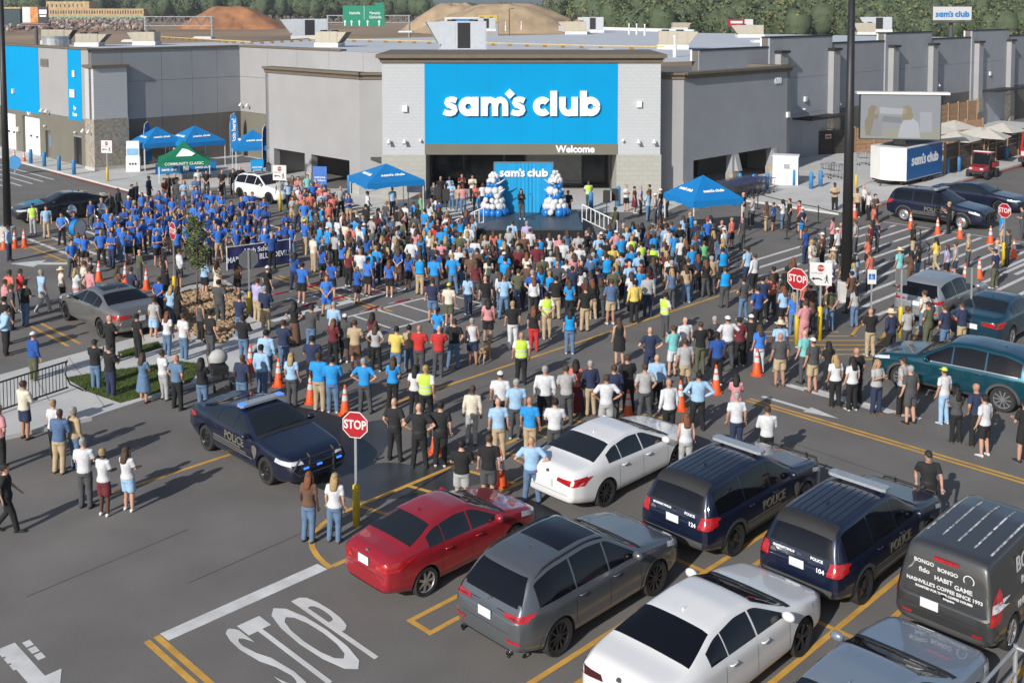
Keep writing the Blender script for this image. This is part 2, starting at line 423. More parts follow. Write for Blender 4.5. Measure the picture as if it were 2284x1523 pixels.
# stall hairpins of the two nose-to-tail rows
h0 = at(937, 1397); PITCH = 3.05
for k in range(0, 6):
    q = h0+NB*PITCH*k
    for s in (-.30, .30):
        if k > 0 or True: strip('painted_line', q+B*s, A, 5.6 if k == 0 else 11.3, .12, M_YEL)
    strip('painted_line', q-A*.0+NB*.36, B, .72, .12, M_YEL, .0046)
strip('painted_line', h0+A*5.65+B*.2, NB, PITCH*5.2, .12, M_YEL, .0052)
for a, b in (((1672, 889), (2284, 1079)), ((1664, 893), (2284, 1088))):
    p = at(*a); strip('painted_line', p, NB, 14 if True else 0, .11, M_YEL)
p = at(248, 1100); strip('painted_line', p, A, 4.4, .12, M_YEL); p = at(850, 908); strip('painted_line', p, A, 24, .12, M_YEL)
for s in (0, .42):
    p = at(66, 726)+A*s; strip('painted_line', p, NB, 3.6, .12, M_YEL); 
p = at(610, 618); 
for s in (0, .3): strip('painted_line', p+A*s, NB, 8.2, .12, M_YEL)
# white ladders
def ladder(P, L, w, n, bw=.12, slant=0):
    strip('painted_line', P, A, L, .14, M_WHT); strip('painted_line', P+NB*w, A, L, .14, M_WHT)
    for k in range(n): strip('painted_rung', P+A*(L*(k+.3)/n)+NB*.07, NB+A*slant, w-.14, bw, M_WHT, .0046)
ladder(at(771, 708), 15.5, 2.5, 13)
ladder(at(640, 668), 5.0, 2.2, 6)
pline((605, 716), (800, 667), .45, M_WHT, .0046)
pline((520, 760), (600, 735), .45, M_WHT, .0046)
# crossing in front of the entrance: long bars
b0 = at(1962, 497)
for k in range(13): strip('crossing_bar', b0+NB*(.95*k), -A, 15+.3*k, .2, M_WHT)
strip('painted_line', b0+A*.4, NB, 12.5, .12, M_WHT, .0046)
for k in range(9): strip('crossing_bar', at(700, 470)+NB*(.95*k)+A*1.0, A, 9, .28, M_WHT)
for k in range(12): strip('crossing_bar', at(236, 600)+A*(1.0*k)+B*1, B, 9, .22, M_WHT)
l0 = at(-10, 372)
for k in range(7): strip('crossing_bar', at(20, 366)-A*(.9*k+.7), NB, 10.5+.4*k, .16, M_WHT)
for k in range(5): strip('painted_rung', at(75, 540)+NB*(1.3*k)-A*1, A, 3.2, .12, M_YEL)
strip('painted_line', at(60, 548), NB, 7.5, .12, M_YEL, .0046)
for k in range(7): strip('painted_rung', at(1935, 700)+NB*(1.1*k), -A-B*.3, 3.2, .12, M_YEL)
for k in range(9): strip('crossing_bar', at(2215, 610)+NB*(.8*k)+A*.5, A, 5, .2, M_WHT)
for k in range(7): strip('painted_rung', at(1870, 740)+A*.0+NB*(.75*k), -X, 3.6, .1, M_YEL)
# word and arrows on the asphalt
st = text('STOP', M_WHT, (*at(688, 1440)[:2], .0075), A, B, 1.0, .0015, .012, name='road_lettering', kind='structure', sx=.84, sy=3.9)
def road_arrow(P, d, L, w, mt=M_WHT):
    n = Vector((d[1], -d[0], 0)); P = Vector((P[0], P[1], 0)); q = lambda a, b: tuple((P+Vector(d)*a+n*b)[:2])+(.006,)
    m = MB(); m.add([q(0, -w/6), q(0, w/6), q(L*.6, w/6), q(L*.6, -w/6)], [(0, 1, 2, 3)]); m.add([q(L*.6, -w/2), q(L*.6, w/2), q(L, 0)], [(0, 1, 2)])
    o = m.build('road_arrow', mt); o['kind'] = 'structure'; return o
road_arrow(at(15, 1440), NB, 2.4, .9)
m = MB()
for k in range(3):
    for s in (-.22, .22):
        c = at(36, 1446)+NB*(.28*k)+A*s; n = A
        m.add([tuple((c+NB*.11*a+A*.07*b)[:2])+(.0062+.0004*k,) for a, b in ((-1, -1), (1, -1), (1, 1), (-1, 1))], [(0, 1, 2, 3)])
o = m.build('road_mark', M_WHT); o['kind'] = 'structure'
road_arrow(at(190, 588), -X, 3.6, 1.4); road_arrow(at(1700, 884), NB, 2.6, .5)
for k in range(4): strip('crossing_bar', at(1730+30*k, 852+6*k), NB, 3.4, .2, M_WHT, .0046+.0003*k)
# damp patch below the sign
def blob(c, rx, ry, z, mt, n=36, seed=1):
    rng = random.Random(seed); ph = [rng.uniform(0, 6) for _ in range(4)]
    pts = []
    for k in range(n):
        a = 2*PI*k/n; r = 1+.12*math.sin(2*a+ph[0])+.08*math.sin(3*a+ph[1])+.05*math.sin(7*a+ph[2]); pts.append((c.x+rx*r*math.cos(a), c.y+ry*r*math.sin(a)))
    return sheet('damp_patch', pts, z, mt)
M_WET = mat('wet_asphalt', (.045, .046, .05), .35, vary=.2, scale=1.2)
blob(at(800, 985), 1.1, 1.5, .003, M_WET, seed=2); blob(at(880, 1070), 1.9, 1.2, .0034, M_WET, seed=4)

M_SEAL = mat('crack_sealant', (.06, .058, .056), .6, vary=.2)
for a, b in (((420, 1300), (760, 1150)), ((60, 1330), (420, 1180)), ((1760, 985), (2040, 1080)), ((980, 900), (1240, 800))): pline(a, b, .025, M_SEAL, .0018, 'paving_seam')
# ------------------------------------------------------------------ the store
C_L = srgb(196, 196, 198); 
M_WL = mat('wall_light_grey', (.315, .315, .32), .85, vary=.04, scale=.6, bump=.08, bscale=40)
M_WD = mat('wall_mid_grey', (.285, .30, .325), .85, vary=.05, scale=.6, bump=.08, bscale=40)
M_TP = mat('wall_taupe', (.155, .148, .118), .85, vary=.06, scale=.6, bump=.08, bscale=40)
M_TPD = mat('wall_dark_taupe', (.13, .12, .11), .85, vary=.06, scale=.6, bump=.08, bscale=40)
M_CRN = mat('cornice_brown', (.145, .118, .088), .7, vary=.08, scale=2)
M_BLU = mat('sign_blue', (.0, .28, .58), .85, vary=.03, scale=.5, spec=.15)
M_LET = mat('sign_white', (.80, .82, .86), .5, vary=0)
M_BRK = brick_mat('painted_brick_white', (.455, .475, .495), (.47, .49, .51), (.42, .44, .46), 1.0, .35)
M_STB = brick_mat('split_block_tan', (.37, .365, .33), (.39, .385, .345), (.345, .34, .31), .7, .4)
M_STN = mat('fieldstone_veneer', (.30, .27, .225), .9, vary=.3, scale=5, bump=1.0, bscale=7)
M_ROOF = mat('roof_membrane', (.49, .52, .56), .75, vary=.06, scale=.25)
M_PARW = mat('parapet_white', (.66, .66, .66), .8, vary=.05)
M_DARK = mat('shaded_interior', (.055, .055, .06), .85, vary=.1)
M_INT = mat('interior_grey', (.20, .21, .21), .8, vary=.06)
M_MET = mat('dark_metal', (.035, .035, .037), .5, .4, vary=.1)
M_GAL = mat('galvanised', (.42, .43, .44), .45, .6, vary=.12, scale=4)
M_WPL = mat('white_plastic', (.72, .72, .72), .5, vary=.03)
store = thing('store_building', 'large grey warehouse store with blue entrance sign and stepped parapets', 'building')
def wallpart(name, P, d, s0, s1, o0, o1, z0, z1, mt, uv=False, parent=store):
    m = MB(); m.obox(P, d, s0, s1, o0, o1, z0, z1); o = m.build(name, mt, parent)
    if uv: wall_uv(o.data)
    return o
E0, EX0, EX1 = 68.0, -8.29, 9.49
SX0, SX1 = -5.58, 6.75
# entrance portal: two brick piers, sign band, cornice (x to the right, faces the camera)
def portal():
    for x0, x1 in ((EX0, SX0), (SX1, EX1)):
        m = MB(); m.box(x0, x1, E0, E0+8, 2.86, 8.75); o = m.build('brick_pier', M_BRK, store); wall_uv(o.data)
        m = MB(); m.box(x0-.06, x1+.06, E0-.07, E0+8.06, 0, 2.86); o = m.build('stone_base', M_STB, store); wall_uv(o.data)
    m = MB(); m.box(SX0, SX1, E0-.02, E0+.6, 3.56, 8.75); m.build('sign_panel', M_BLU, store)
    for k in range(1, 6):      # joints of the sign panel
        x = SX0+(SX1-SX0)*k/6
        m = MB(); m.box(x-.008, x+.008, E0-.024, E0-.02, 3.56, 8.75); m.build('panel_joint', mat('joint_blue', (0, .19, .38), .6), store)
    m = MB(); m.box(SX0, SX1, E0-.05, E0+.6, 2.86, 3.56); m.build('fascia_band', M_TP, store)
    m = MB()
    for z0, z1, e in ((8.75, 8.95, .12), (8.95, 9.05, .2), (9.05, 9.28, .36)): m.box(EX0-e, EX1+e, E0-e, E0+8.1+e, z0, z1)
    m.build('cornice', M_CRN, store)
    put_wordmark(store, ((SX0+SX1)/2+.0, E0-.03, 6.02), X, Z, 10.05, M_LET, .16)
    text('Welcome', M_LET, (4.05, E0-.06, 3.2), X, Z, .62, .02, .022, store)
    # recess behind the portal
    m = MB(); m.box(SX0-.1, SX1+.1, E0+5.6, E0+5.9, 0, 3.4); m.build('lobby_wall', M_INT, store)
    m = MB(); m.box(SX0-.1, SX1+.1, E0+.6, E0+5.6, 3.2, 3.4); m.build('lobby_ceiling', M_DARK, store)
    for x0, x1 in ((-5.5, -3.4), (-3.3, -.6), (-.5, .9), (4.9, 6.6)):
        m = MB(); m.box(x0, x1, E0+5.5, E0+5.6, .05, 2.75); d = m.build('entrance_door', mat('door_glass', (.02, .022, .025), .12, vary=0), store)
        m = MB(); m.box(x0+.02, x0+.09, E0+5.46, E0+5.5, .05, 2.75); m.box(x1-.09, x1-.02, E0+5.46, E0+5.5, .05, 2.75); m.box(x0+.09, x1-.09, E0+5.46, E0+5.5, 2.66, 2.75)
        m.build('door_frame', M_MET, d)
    m = MB(); m.box(1.0, 4.8, E0+5.4, E0+5.55, .3, 2.8); m.build('roller_panel', mat('roller_grey', (.26, .27, .265), .6), store)
    m = MB(); m.box(1.0, 4.8, E0+5.36, E0+5.55, .18, .26); m.build('roller_sill', M_GAL, store)
portal()
def fixture(P, n, kind):
    """wall lamp heads on a wall at P with outward normal n"""
    t = Vector((-n[1], n[0], 0)); m = MB()
    P = Vector(P); n = Vector(n)
    def bx(c, a, b, h):
        pts = []
        for z in (-h, h):
            for s, o in ((-a, 0), (a, 0), (a, b), (-a, b)): q = c+t*s+n*o; pts.append((q.x, q.y, q.z+z))
        m.hexa(pts)
    if kind == 'pack': bx(P, .16, .16, .2)
    elif kind == 'twin':
        for s in (-.5, .5):
            bx(P+t*s, .06, .12, .08); m.tube([P+t*s+n*.1, P+t*s+n*.22+Z*.10], .05, 8); m.tube([P+t*s+n*.22+Z*.16, P+t*s+n*.36-Z*.1], [.07, .13], 10)
            if s < 0: m.build('wall_light', M_WPL, store); m.v, m.f, m.m = [], [], []
    elif kind == 'dome': bx(P, .05, .1, .05); m.sphere(P+n*.15-Z*.03, .09, 8, 6)
    return m.build('wall_light', M_WPL, store)
F = Vector((0, -1, 0))
for u, v, k in ((884, 318, 'twin'), (1443, 318, 'twin'), (902, 243, 'pack'), (1427, 233, 'pack'), (937, 314, 'dome'), (1391, 314, 'dome')):
    x = (u-PX)/2387*E0; z = CH-(v-26)*E0/2387; fixture((x, E0-.01, z), F, k)
# vestibule wings ---------------------------------------------------------
VD, VZ = 69.5, 7.98
VL = Vector((-9.96, VD, 0)); VR = Vector((11.21, VD, 0))
def cornice(P, d, s0, s1, z, parent=store, back=.6, mt=M_CRN):
    m = MB()
    for z0, z1, e in ((z-.38, z-.2, .10), (z-.2, z-.1, .16), (z-.1, z+.06, .30)): m.obox(P, d, s0-e*.0, s1+e, -back, e, z0, z1)
    return m.build('cornice', mt, parent)
# left wing: wall runs along B from VL; its outward side is the left-hand one -> walk it backwards
LWn = 11.24
PL = VL+B*LWn                                     # far left end; direction -B has its right-hand normal pointing out (-A)
dL = -B
def wing(P, d, L, ops, z1, mt, opz, base=M_STB):
    """wall with openings ops=[(s0,s1)], lintel above opz"""
    wallpart('wall', P, d, 0, L, -.5, 0, opz, z1, mt)
    prev = 0
    for s0, s1 in ops+[(L, L)]:
        if s0 > prev:
            wallpart('wall_pier', P, d, prev, s0, -.5, 0, .9, opz, mt); o = wallpart('pier_base', P, d, prev-.0, s0+.0, -.55, .05, 0, .9, base, True)
        prev = s1
wing(PL, dL, LWn, [(1.0, 4.9), (5.7, 10.1)], VZ-.38, M_WL, 2.15)
cornice(PL, dL, 0, LWn, VZ)
m = MB(); m.box(VL.x, EX0, VD-.0, VD+.5, 0, VZ-.38); m.build('wall_return', M_WL, store)
m = MB()
for z0, z1, e in ((VZ-.38, VZ-.2, .10), (VZ-.2, VZ-.1, .16), (VZ-.1, VZ+.06, .30)): m.box(VL.x-e*.2, EX0, VD-e, VD+.4, z0, z1)
m.build('cornice', M_CRN, store)
m = MB(); m.box(EX1, VR.x, VD, VD+.5, 0, VZ-.38); m.build('wall_return', M_WL, store)
m = MB()
for z0, z1, e in ((VZ-.38, VZ-.2, .10), (VZ-.2, VZ-.1, .16), (VZ-.1, VZ+.06, .30)): m.box(EX1, VR.x+e*.2, VD-e, VD+.4, z0, z1)
m.build('cornice', M_CRN, store)
RWn = 13.26
wing(VR, A, RWn, [(1.15, 5.75), (6.5, 10.9)], VZ-.38, M_WD, 2.15, M_STN)
cornice(VR, A, 0, RWn, VZ)
PRE = VR+A*RWn
wallpart('wall', PRE, B, 0, 5.2, -.4, 0, 0, VZ-.38, M_WL); cornice(PRE, B, 0, 5, VZ)
wallpart('wall', PL, B, 0, 0.01, -.4, 0, 0, .1, M_WL)
wallpart('wall', PL+A*5.2, -A, 0, 5.2, -.4, 0, 0, VZ-.38, M_WL)
# dim bays behind the openings
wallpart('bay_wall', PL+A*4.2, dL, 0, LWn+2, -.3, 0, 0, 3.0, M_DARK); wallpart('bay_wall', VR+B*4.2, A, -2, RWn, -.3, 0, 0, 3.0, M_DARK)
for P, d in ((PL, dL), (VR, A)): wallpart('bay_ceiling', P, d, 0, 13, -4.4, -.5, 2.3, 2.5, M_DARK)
# floor numerals and small fittings on the right wing
text('600', M_LET, VR+A*11.5+Vector((.03, -.03, 6.95)), A, Z, .62, .02, .02, store)
fixture(VR+A*12.9+Vector((0, 0, 4.4)), -B, 'pack')
for s in (6.0, 10.95):      # wedge shaped corner guards beside the openings
    q = VR+A*(s-.02); m = MB(); m.add([tuple(q-B*.02+Z*.95), tuple(q-B*.35+Z*.95), tuple(q-B*.02+Z*2.1), tuple(q+A*.5-B*.02+Z*.95), tuple(q+A*.5-B*.35+Z*.95), tuple(q+A*.5-B*.02+Z*2.1)], [(0, 1, 2), (3, 5, 4), (0, 3, 4, 1), (1, 4, 5, 2)])
    m.build('corner_guard', M_WL, store)
# main block ---------------------------------------------------------------
C0 = at(213, 385); C0.z = 0                        # outer corner of the corner tower, left
IC = Vector((C0.x+8.84, C0.y+8.84, 0))             # inner corner
HP = 9.1
def panels(P, d, L, cols, rows, mats, th=.35, gap=.012, name='wall_panel'):
    """tilt-up wall panels with open joints; rows [(z0,z1)], mats per row; right-hand side of d faces out"""
    wallpart('wall', P, d, 0, L, -th-.1, -.06, 0, rows[-1][1]-.02, M_TPD)
    for i in range(len(cols)-1):
        for (z0, z1), mt in zip(rows, mats):
            wallpart(name, P, d, cols[i]+gap, cols[i+1]-gap, -.06, 0, z0+(gap if z0 > 0 else 0), z1-gap, mt)
# sunlit wall with the service bays: from C0 along B, outward side is left -> walk it from the far end
W1L = 34.0; W1s = C0+B*W1L+A*.35
def s1(u):                                          # distance from the far end for column u
    k = (u-PX)/2387; s = (C0.x+.25-k*(C0.y+.25))/(k*.7071+.7071); return W1L-s
xs = [0, 6, 12, s1(0), s1(83), s1(148), s1(178), W1L-1.5]
for i in range(len(xs)-1):
    blue = (i == 3 or i == 5)
    wallpart('wall_panel', W1s, -B, xs[i]+.01, xs[i+1]-.01, -.3, .02 if blue else 0, 3.76 if not blue else 3.6, HP, M_BLU if blue else M_WL)
wallpart('wall', W1s, -B, 0, W1L-1.5, -.5, -.3, 0, HP-.02, M_TP)
wallpart('wall_base', W1s, -B, 0, s1(28)-3.2, -.3, 0, 0, 3.74, M_TP)
bays = [(s1(28)-3.2, s1(28)), (s1(43.5), s1(82)), (s1(94), s1(106)), (s1(158), s1(175))]
prev = 0
tops = [3.26, 3.26, 2.35, 2.35]
for (a, b), t in zip(bays+[(W1L-1.5, W1L-1.5)], tops+[3]):
    if a > prev: wallpart('wall_base', W1s, -B, prev, a, -.3, 0, 0, 3.74, M_TP)
    prev = b
for (a, b), t in zip(bays, tops): wallpart('lintel', W1s, -B, a, b, -.3, 0, t, 3.74, M_TP)
for a, b in bays[:2]:
    d_ = wallpart('bay_door', W1s, -B, a, b, -.3, -.22, 0, 3.26, mat('bay_door_white', (.74, .75, .77), .5, vary=.03))
    for k in range(1, 5): wallpart('door_section', W1s, -B, a+.02, b-.02, -.22, -.205, .65*k-.62, .65*k-.02, MATS['bay_door_white'], parent=d_)
    for c in ((a*.65+b*.35), (a*.3+b*.7)): wallpart('door_window', W1s, -B, c-.22, c+.22, -.205, -.195, 1.50, 1.66, M_MET, parent=d_)
wallpart('service_door', W1s, -B, *bays[2], -.3, -.2, 0, 2.35, M_TPD); wallpart('door_window', W1s, -B, bays[2][0]+.25, bays[2][1]-.15, -.2, -.19, 1.0, 2.0, mat('window_sky', (.12, .25, .4), .1, vary=0))
wallpart('door_frame', W1s, -B, bays[3][0]-.08, bays[3][1]+.08, -.02, .03, 2.3, 2.42, M_GAL); wallpart('service_door', W1s, -B, *bays[3], -.3, -.18, 0, 2.35, mat('door_glass', (.02, .022, .025), .12))
nW1 = -A
def w1p(u, z, o=.03): return W1s-B*s1(u)+nW1*o+Z*z
for u, s in ((3, 'Bay 1'), (59, 'Bay 2')): text(s, M_LET, w1p(u, 3.5), -B, Z, .34, .01, .012, store)
text('Eye', M_LET, w1p(163, 4.55, .05), -B, Z, .42, .01, .014, store, sx=.8); text('Exams', M_LET, w1p(163, 4.05, .05), -B, Z, .42, .01, .014, store, sx=.72)
m = MB(); q = w1p(160, 5.35, .06); m.obox(q, -B, -.5, .35, 0, .06, q.z, q.z+.62); m.build('sign_icon', M_LET, store)
m = MB(); q = w1p(163, 6.95, .06); m.obox(q, -B, -.2, .2, 0, .06, q.z, q.z+.5); m.build('sign_icon', M_LET, store)
m = MB(); q = w1p(97, 7.55, .02); m.obox(q, -B, -.75, .75, 0, .05, q.z, q.z+.62); v_ = m.build('wall_vent', M_TP, store)
m = MB(); m.obox(q, -B, -.62, .62, .05, .06, q.z+.1, q.z+.52); m.build('vent_louvre', M_TPD, v_)
for u, z, k in ((27, 5.2, 'pack'), (100, 3.95, 'twin'), (97, 2.75, 'dome'), (165, 2.7, 'dome'), (36, 2.0, 'pack')): fixture(w1p(u, z), nW1, k)
m = MB(); m.obox(W1s, -B, 0, W1L-.6, -.55, .1, HP, HP+.14); m.build('coping', M_CRN, store)
# corner tower of brick over fieldstone
TZ = 8.0
for z0, z1, mt, e in ((3.95, TZ-.2, M_BRK, 0), (.35, 3.95, M_STN, .05), (0, .35, M_KERB, .09)):
    m = MB(); m.obox(C0, A, -e, 2.6+e, -1.5-e, e, z0, z1); o = m.build('corner_tower', mt, store); wall_uv(o.data)
m = MB(); m.obox(C0, A, -.15, 2.75, -1.65, .15, TZ-.2, TZ); m.build('tower_cap', M_CRN, store)
for zz in (): pass
q = C0-A*.02+B*.9+Z*3.0; fixture(q, nW1, 'twin')
# shaded wall from the tower to the inner corner
W2s = C0+B*.35; W2L = 12.5
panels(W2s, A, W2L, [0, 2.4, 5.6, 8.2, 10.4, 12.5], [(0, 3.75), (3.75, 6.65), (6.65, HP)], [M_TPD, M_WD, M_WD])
m = MB(); m.obox(W2s, A, -.3, W2L, -.5, .1, HP, HP+.14); m.build('coping', M_CRN, store)
# sunlit wall from the inner corner to the portal
W3s = W2s+A*W2L; W3L = 20
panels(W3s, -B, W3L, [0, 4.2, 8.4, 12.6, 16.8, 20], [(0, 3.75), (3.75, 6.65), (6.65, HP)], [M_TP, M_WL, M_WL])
m = MB(); m.obox(W3s, -B, 0, 14.2, -.45, .1, HP, HP+.14); m.build('coping', M_CRN, store)
fixture(W3s-B*1.0+Z*4.3-A*.02, nW1, 'twin')
# long shaded wall, right side, with pilasters and stepped parapets
DX = 63.0
def rp(u, off=0): D = DX/(1-(u-PX)/2387); return Vector((D-DX, D, 0))+B*off
def rs(u): return (rp(u)-rp(1560)).dot(A)
P4 = rp(1560)
segs = [(1560, 1715, 9.2, 0), (1715, 1855, 9.95, 1), (1855, 1974, 9.3, 0), (1974, 2077, 10.0, 1), (2077, 2167, 9.3, 0), (2167, 2250, 10.0, 1), (2250, 2330, 9.3, 0), (2330, 2420, 10.0, 1)]
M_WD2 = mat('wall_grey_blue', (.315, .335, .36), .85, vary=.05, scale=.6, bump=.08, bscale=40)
for u0, u1, h, hi in segs:
    a, b = rs(u0), rs(u1)
    mt = M_WD2 if hi else M_WD; e = .12 if hi else 0
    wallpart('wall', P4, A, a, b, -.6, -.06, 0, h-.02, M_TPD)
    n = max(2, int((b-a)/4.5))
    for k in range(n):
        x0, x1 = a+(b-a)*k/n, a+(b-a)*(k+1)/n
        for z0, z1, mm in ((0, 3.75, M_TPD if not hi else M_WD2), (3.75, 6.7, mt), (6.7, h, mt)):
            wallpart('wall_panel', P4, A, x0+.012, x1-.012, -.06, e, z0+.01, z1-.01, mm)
    m = MB(); m.obox(P4, A, a-.05*hi, b+.05*hi, -.62, e+.05, h, h+.1); m.build('coping', M_MET, store)
    m = MB(); m.obox(P4, A, a, b, -.75, -.6, 8.4, h+.02); m.build('parapet_back', M_PARW, store)
for u in (1729, 1848, 1982, 2071, 2174, 2246):
    a = rs(u)
    wallpart('pilaster', P4, A, a-.1, a+1.0, 0, .62, 3.0, 8.75, M_WL); wallpart('pilaster_base', P4, A, a-.16, a+1.06, -.0, .7, 0, 3.0, M_STN, True)
    wallpart('pilaster_cap', P4, A, a-.22, a+1.12, -.0, .76, 8.75, 8.95, M_MET)
for u0, u1, zz in ((1768, 1862, 3.35), (2185, 2262, 3.6)):      # slatted steel awnings
    a, b = rs(u0), rs(u1)
    aw = wallpart('awning_frame', P4, A, a, b, 1.75, 1.85, zz, zz+.16, M_MET)
    wallpart('awning_arm', P4, A, a, a+.08, .12, 1.75, zz, zz+.14, M_MET, parent=aw); wallpart('awning_arm', P4, A, b-.08, b, .12, 1.75, zz, zz+.14, M_MET, parent=aw)
    n = int((b-a)/.3)
    for k in range(1, n): wallpart('awning_slat', P4, A, a+(b-a)*k/n-.03, a+(b-a)*k/n+.03, .14, 1.74, zz+.02, zz+.12, M_MET, parent=aw)
for u, z, k in ((1795, 4.9, 'pack'), (1792, 4.1, 'dome'), (2208, 5.4, 'pack'), (1860, 4.2, 'twin'), (2084, 4.8, 'twin')): fixture(rp(u)+Z*z-B*.12, -B, k)
# roof ------------------------------------------------------------------------
RZ = 8.45
rl = W1s
roof_pts = [W1s+A*.3, C0+A*.8+B*.6, W3s+A*.3+B*.3, Vector((-6, 74.5, 0)), Vector((-8, 69, 0)), Vector((9, 69, 0)), Vector((9.5, 74, 0)), rp(1560, .3), rp(2420, .3), rp(2420)+B*60, Vector((10, 225, 0)), W1s+A*95]
sheet('roof', roof_pts, RZ, M_ROOF, None, store)
sheet('wing_roof', [PL, VL, VL+A*2+X*2, Vector((-6, 75, 0)), PL+A*5], VZ-.5, M_ROOF, None, store); sheet('wing_roof', [VR, PRE, PRE+B*5, Vector((9.5, 74, 0)), VR-X*1.7], VZ-.5, M_ROOF, None, store)
for p0, p1, hh in ((W1s+A*95, Vector((10, 225, 0)), .55), (Vector((10, 225, 0)), rp(2420)+B*60, .55)):
    d = (p1-p0).normalized(); m = MB(); m.obox(p0, d, 0, (p1-p0).length, -.2, .2, RZ-.5, RZ+hh); m.build('rear_parapet', M_PARW, store)
# yellow gas line on sleepers and skylights
def roofpt(u, v): return at(u, v, RZ)
M_GASY = mat('gas_pipe_yellow', (.55, .42, .16), .6); M_SLP = mat('pipe_sleeper', (.25, .14, .05), .8)
for path in ([(360, 88), (560, 100), (690, 92), (860, 96), (1100, 103), (1340, 110), (1480, 112)], [(1060, 122), (1140, 124)]):
    pts = [roofpt(u, v)+Z*.3 for u, v in path]; m = MB(); m.tube(pts, .06, 6); gp = m.build('gas_pipe', M_GASY, store)
    for i in range(len(pts)-1):
        n = max(2, int((pts[i+1]-pts[i]).length/2.2))
        for k in range(n):
            c = pts[i].lerp(pts[i+1], k/n); m = MB(); m.box(c.x-.2, c.x+.2, c.y-.1, c.y+.1, RZ, RZ+.22); m.build('pipe_sleeper', M_SLP, gp)
for u, v in ((455, 87), (300, 94), (1340, 117), (1700, 95), (905, 73)):
    c = roofpt(u, v); m = MB(); m.box(c.x-1.2, c.x+1.2, c.y-.9, c.y+.9, RZ, RZ+.22); s_ = m.build('skylight', M_PARW, store)
    m = MB(); m.box(c.x-1.05, c.x+1.05, c.y-.75, c.y+.75, RZ+.22, RZ+.3); m.build('skylight_pane', mat('skylight_pane', (.55, .58, .6), .2), s_)
for u, v in ((1403, 78), (1420, 78), (1438, 80), (1163, 68), (1128, 70), (1505, 128)):
    c = roofpt(u, v); m = MB(); m.lathe([(.16, 0), (.16, .9), (.09, 1.0), (.09, 1.5), (.14, 1.5), (.14, 1.7)], 10, c); m.build('vent_pipe', M_PARW, store)
# rooftop units
M_BEI = mat('unit_beige', (.42, .38, .30), .6, vary=.06); M_UGR = mat('unit_grey', (.46, .49, .53), .55, vary=.06); M_FILT = mat('intake_filter', (.16, .145, .12), .9, vary=.1, scale=10, bump=.4, bscale=30)
def unit(u, v, L, Wd, H, rz, mt, hood, label, side=1):
    c = roofpt(u, v); t = thing('rooftop_unit', label, 'air conditioner', (c.x, c.y, RZ), rz, 'air handling units on the store roof')
    m = MB(); m.box(-L/2-.1, L/2+.1, -Wd/2-.1, Wd/2+.1, 0, .42); m.build('curb', M_PARW, t)
    m = MB(); m.box(-L/2, L/2, -Wd/2, Wd/2, .42, H); m.build('cabinet', mt, t)
    n = 3
    for k in range(n):
        a = -L/2+L*(k+.08)/n; b = -L/2+L*(k+.92)/n
        m = MB(); m.box(a, b, -Wd/2-.02, -Wd/2, .55, H-.12); m.build('access_panel', mt if k != 1 else (M_MET if mt is M_UGR else mt), t)
    x = -side*L/2; e = -side*hood
    m = MB(); y0, y1 = -Wd/2+.03, Wd/2-.03
    m.add([(x, y0, H*.35), (x, y1, H*.35), (x, y0, H-.03), (x, y1, H-.03), (x+e, y0, H-.06), (x+e, y1, H-.06), (x+e*.12, y0, H*.30), (x+e*.12, y1, H*.30)],
          [(2, 4, 5, 3), (0, 6, 4, 2), (1, 3, 5, 7), (0, 1, 7, 6)], 0)
    m.add([(x+e*.98, y0+.06, H-.10), (x+e*.98, y1-.06, H-.10), (x+e*.14, y1-.06, H*.33), (x+e*.14, y0+.06, H*.33)], [(0, 1, 2, 3)], 1)
    m.build('intake_hood', [mt, M_FILT], t)
    m = MB()
    for k in (-.25, .25): m.lathe([(.36, 0), (.36, .12), (.3, .14)], 14, (L*k, 0, H))
    m.build('condenser_fan', M_MET, t)
    return t
unit(690, 88, 4.4, 2.4, 2.6, R(14), M_UGR, 1.5, 'large grey rooftop unit left of the green road sign')
unit(1032, 122, 3.7, 2.2, 2.75, R(8), M_UGR, 1.2, 'large grey rooftop unit with tilted intake directly above the entrance sign')
unit(735, 105, 2.3, 1.9, 1.55, R(-10), M_BEI, .9, 'beige rooftop unit in front of the grey one, left roof', -1)
unit(1500, 110, 2.7, 2.0, 1.7, R(-6), M_BEI, 1.0, 'beige rooftop unit at the right end of the entrance roof', -1)
unit(125, 99, 2.4, 2.0, 1.6, R(5), M_BEI, .9, 'beige rooftop unit above the blue panel at far left', -1)
unit(200, 104, 2.2, 1.9, 1.3, R(4), M_BEI, .9, 'low beige rooftop unit above the corner tower', -1)
unit(328, 101, 2.2, 1.9, 1.4, R(0), M_BEI, .7, 'beige rooftop unit over the shaded wall, left roof')
unit(1285, 77, 3.2, 2.2, 2.0, R(-4), M_BEI, 1.2, 'beige rooftop unit with open hood behind the sign, mid roof')
unit(1322, 73, 3.6, 2.4, 2.6, R(-4), M_UGR, .8, 'grey rooftop unit with white top at mid roof')
unit(1515, 67, 2.8, 2.0, 1.4, R(0), M_BEI, .8, 'small beige rooftop unit far back, below the trees', -1)
unit(1672, 84, 3.4, 2.2, 1.7, R(-3), M_BEI, 1.0, 'beige rooftop unit under the red billboard')
unit(1930, 78, 2.6, 2.0, 1.8, R(-8), M_BEI, .6, 'beige rooftop unit behind the right wall parapet')
unit(1958, 72, 4.2, 2.4, 2.6, R(-8), M_UGR, 1.2, 'grey rooftop unit behind the light pole, right roof')
unit(1085, 70, 3.4, 2.4, 2.4, R(0), M_UGR, .5, 'grey rooftop unit behind the one above the sign')
m = MB(); c = roofpt(125, 108); m.lathe([(1.2, 0), (1.2, 1.0), (1.3, 1.05), (1.3, 1.15)], 20, (0, 0, 0)); o = m.build('exhaust_fan', M_GAL, smooth=False); o.location = c
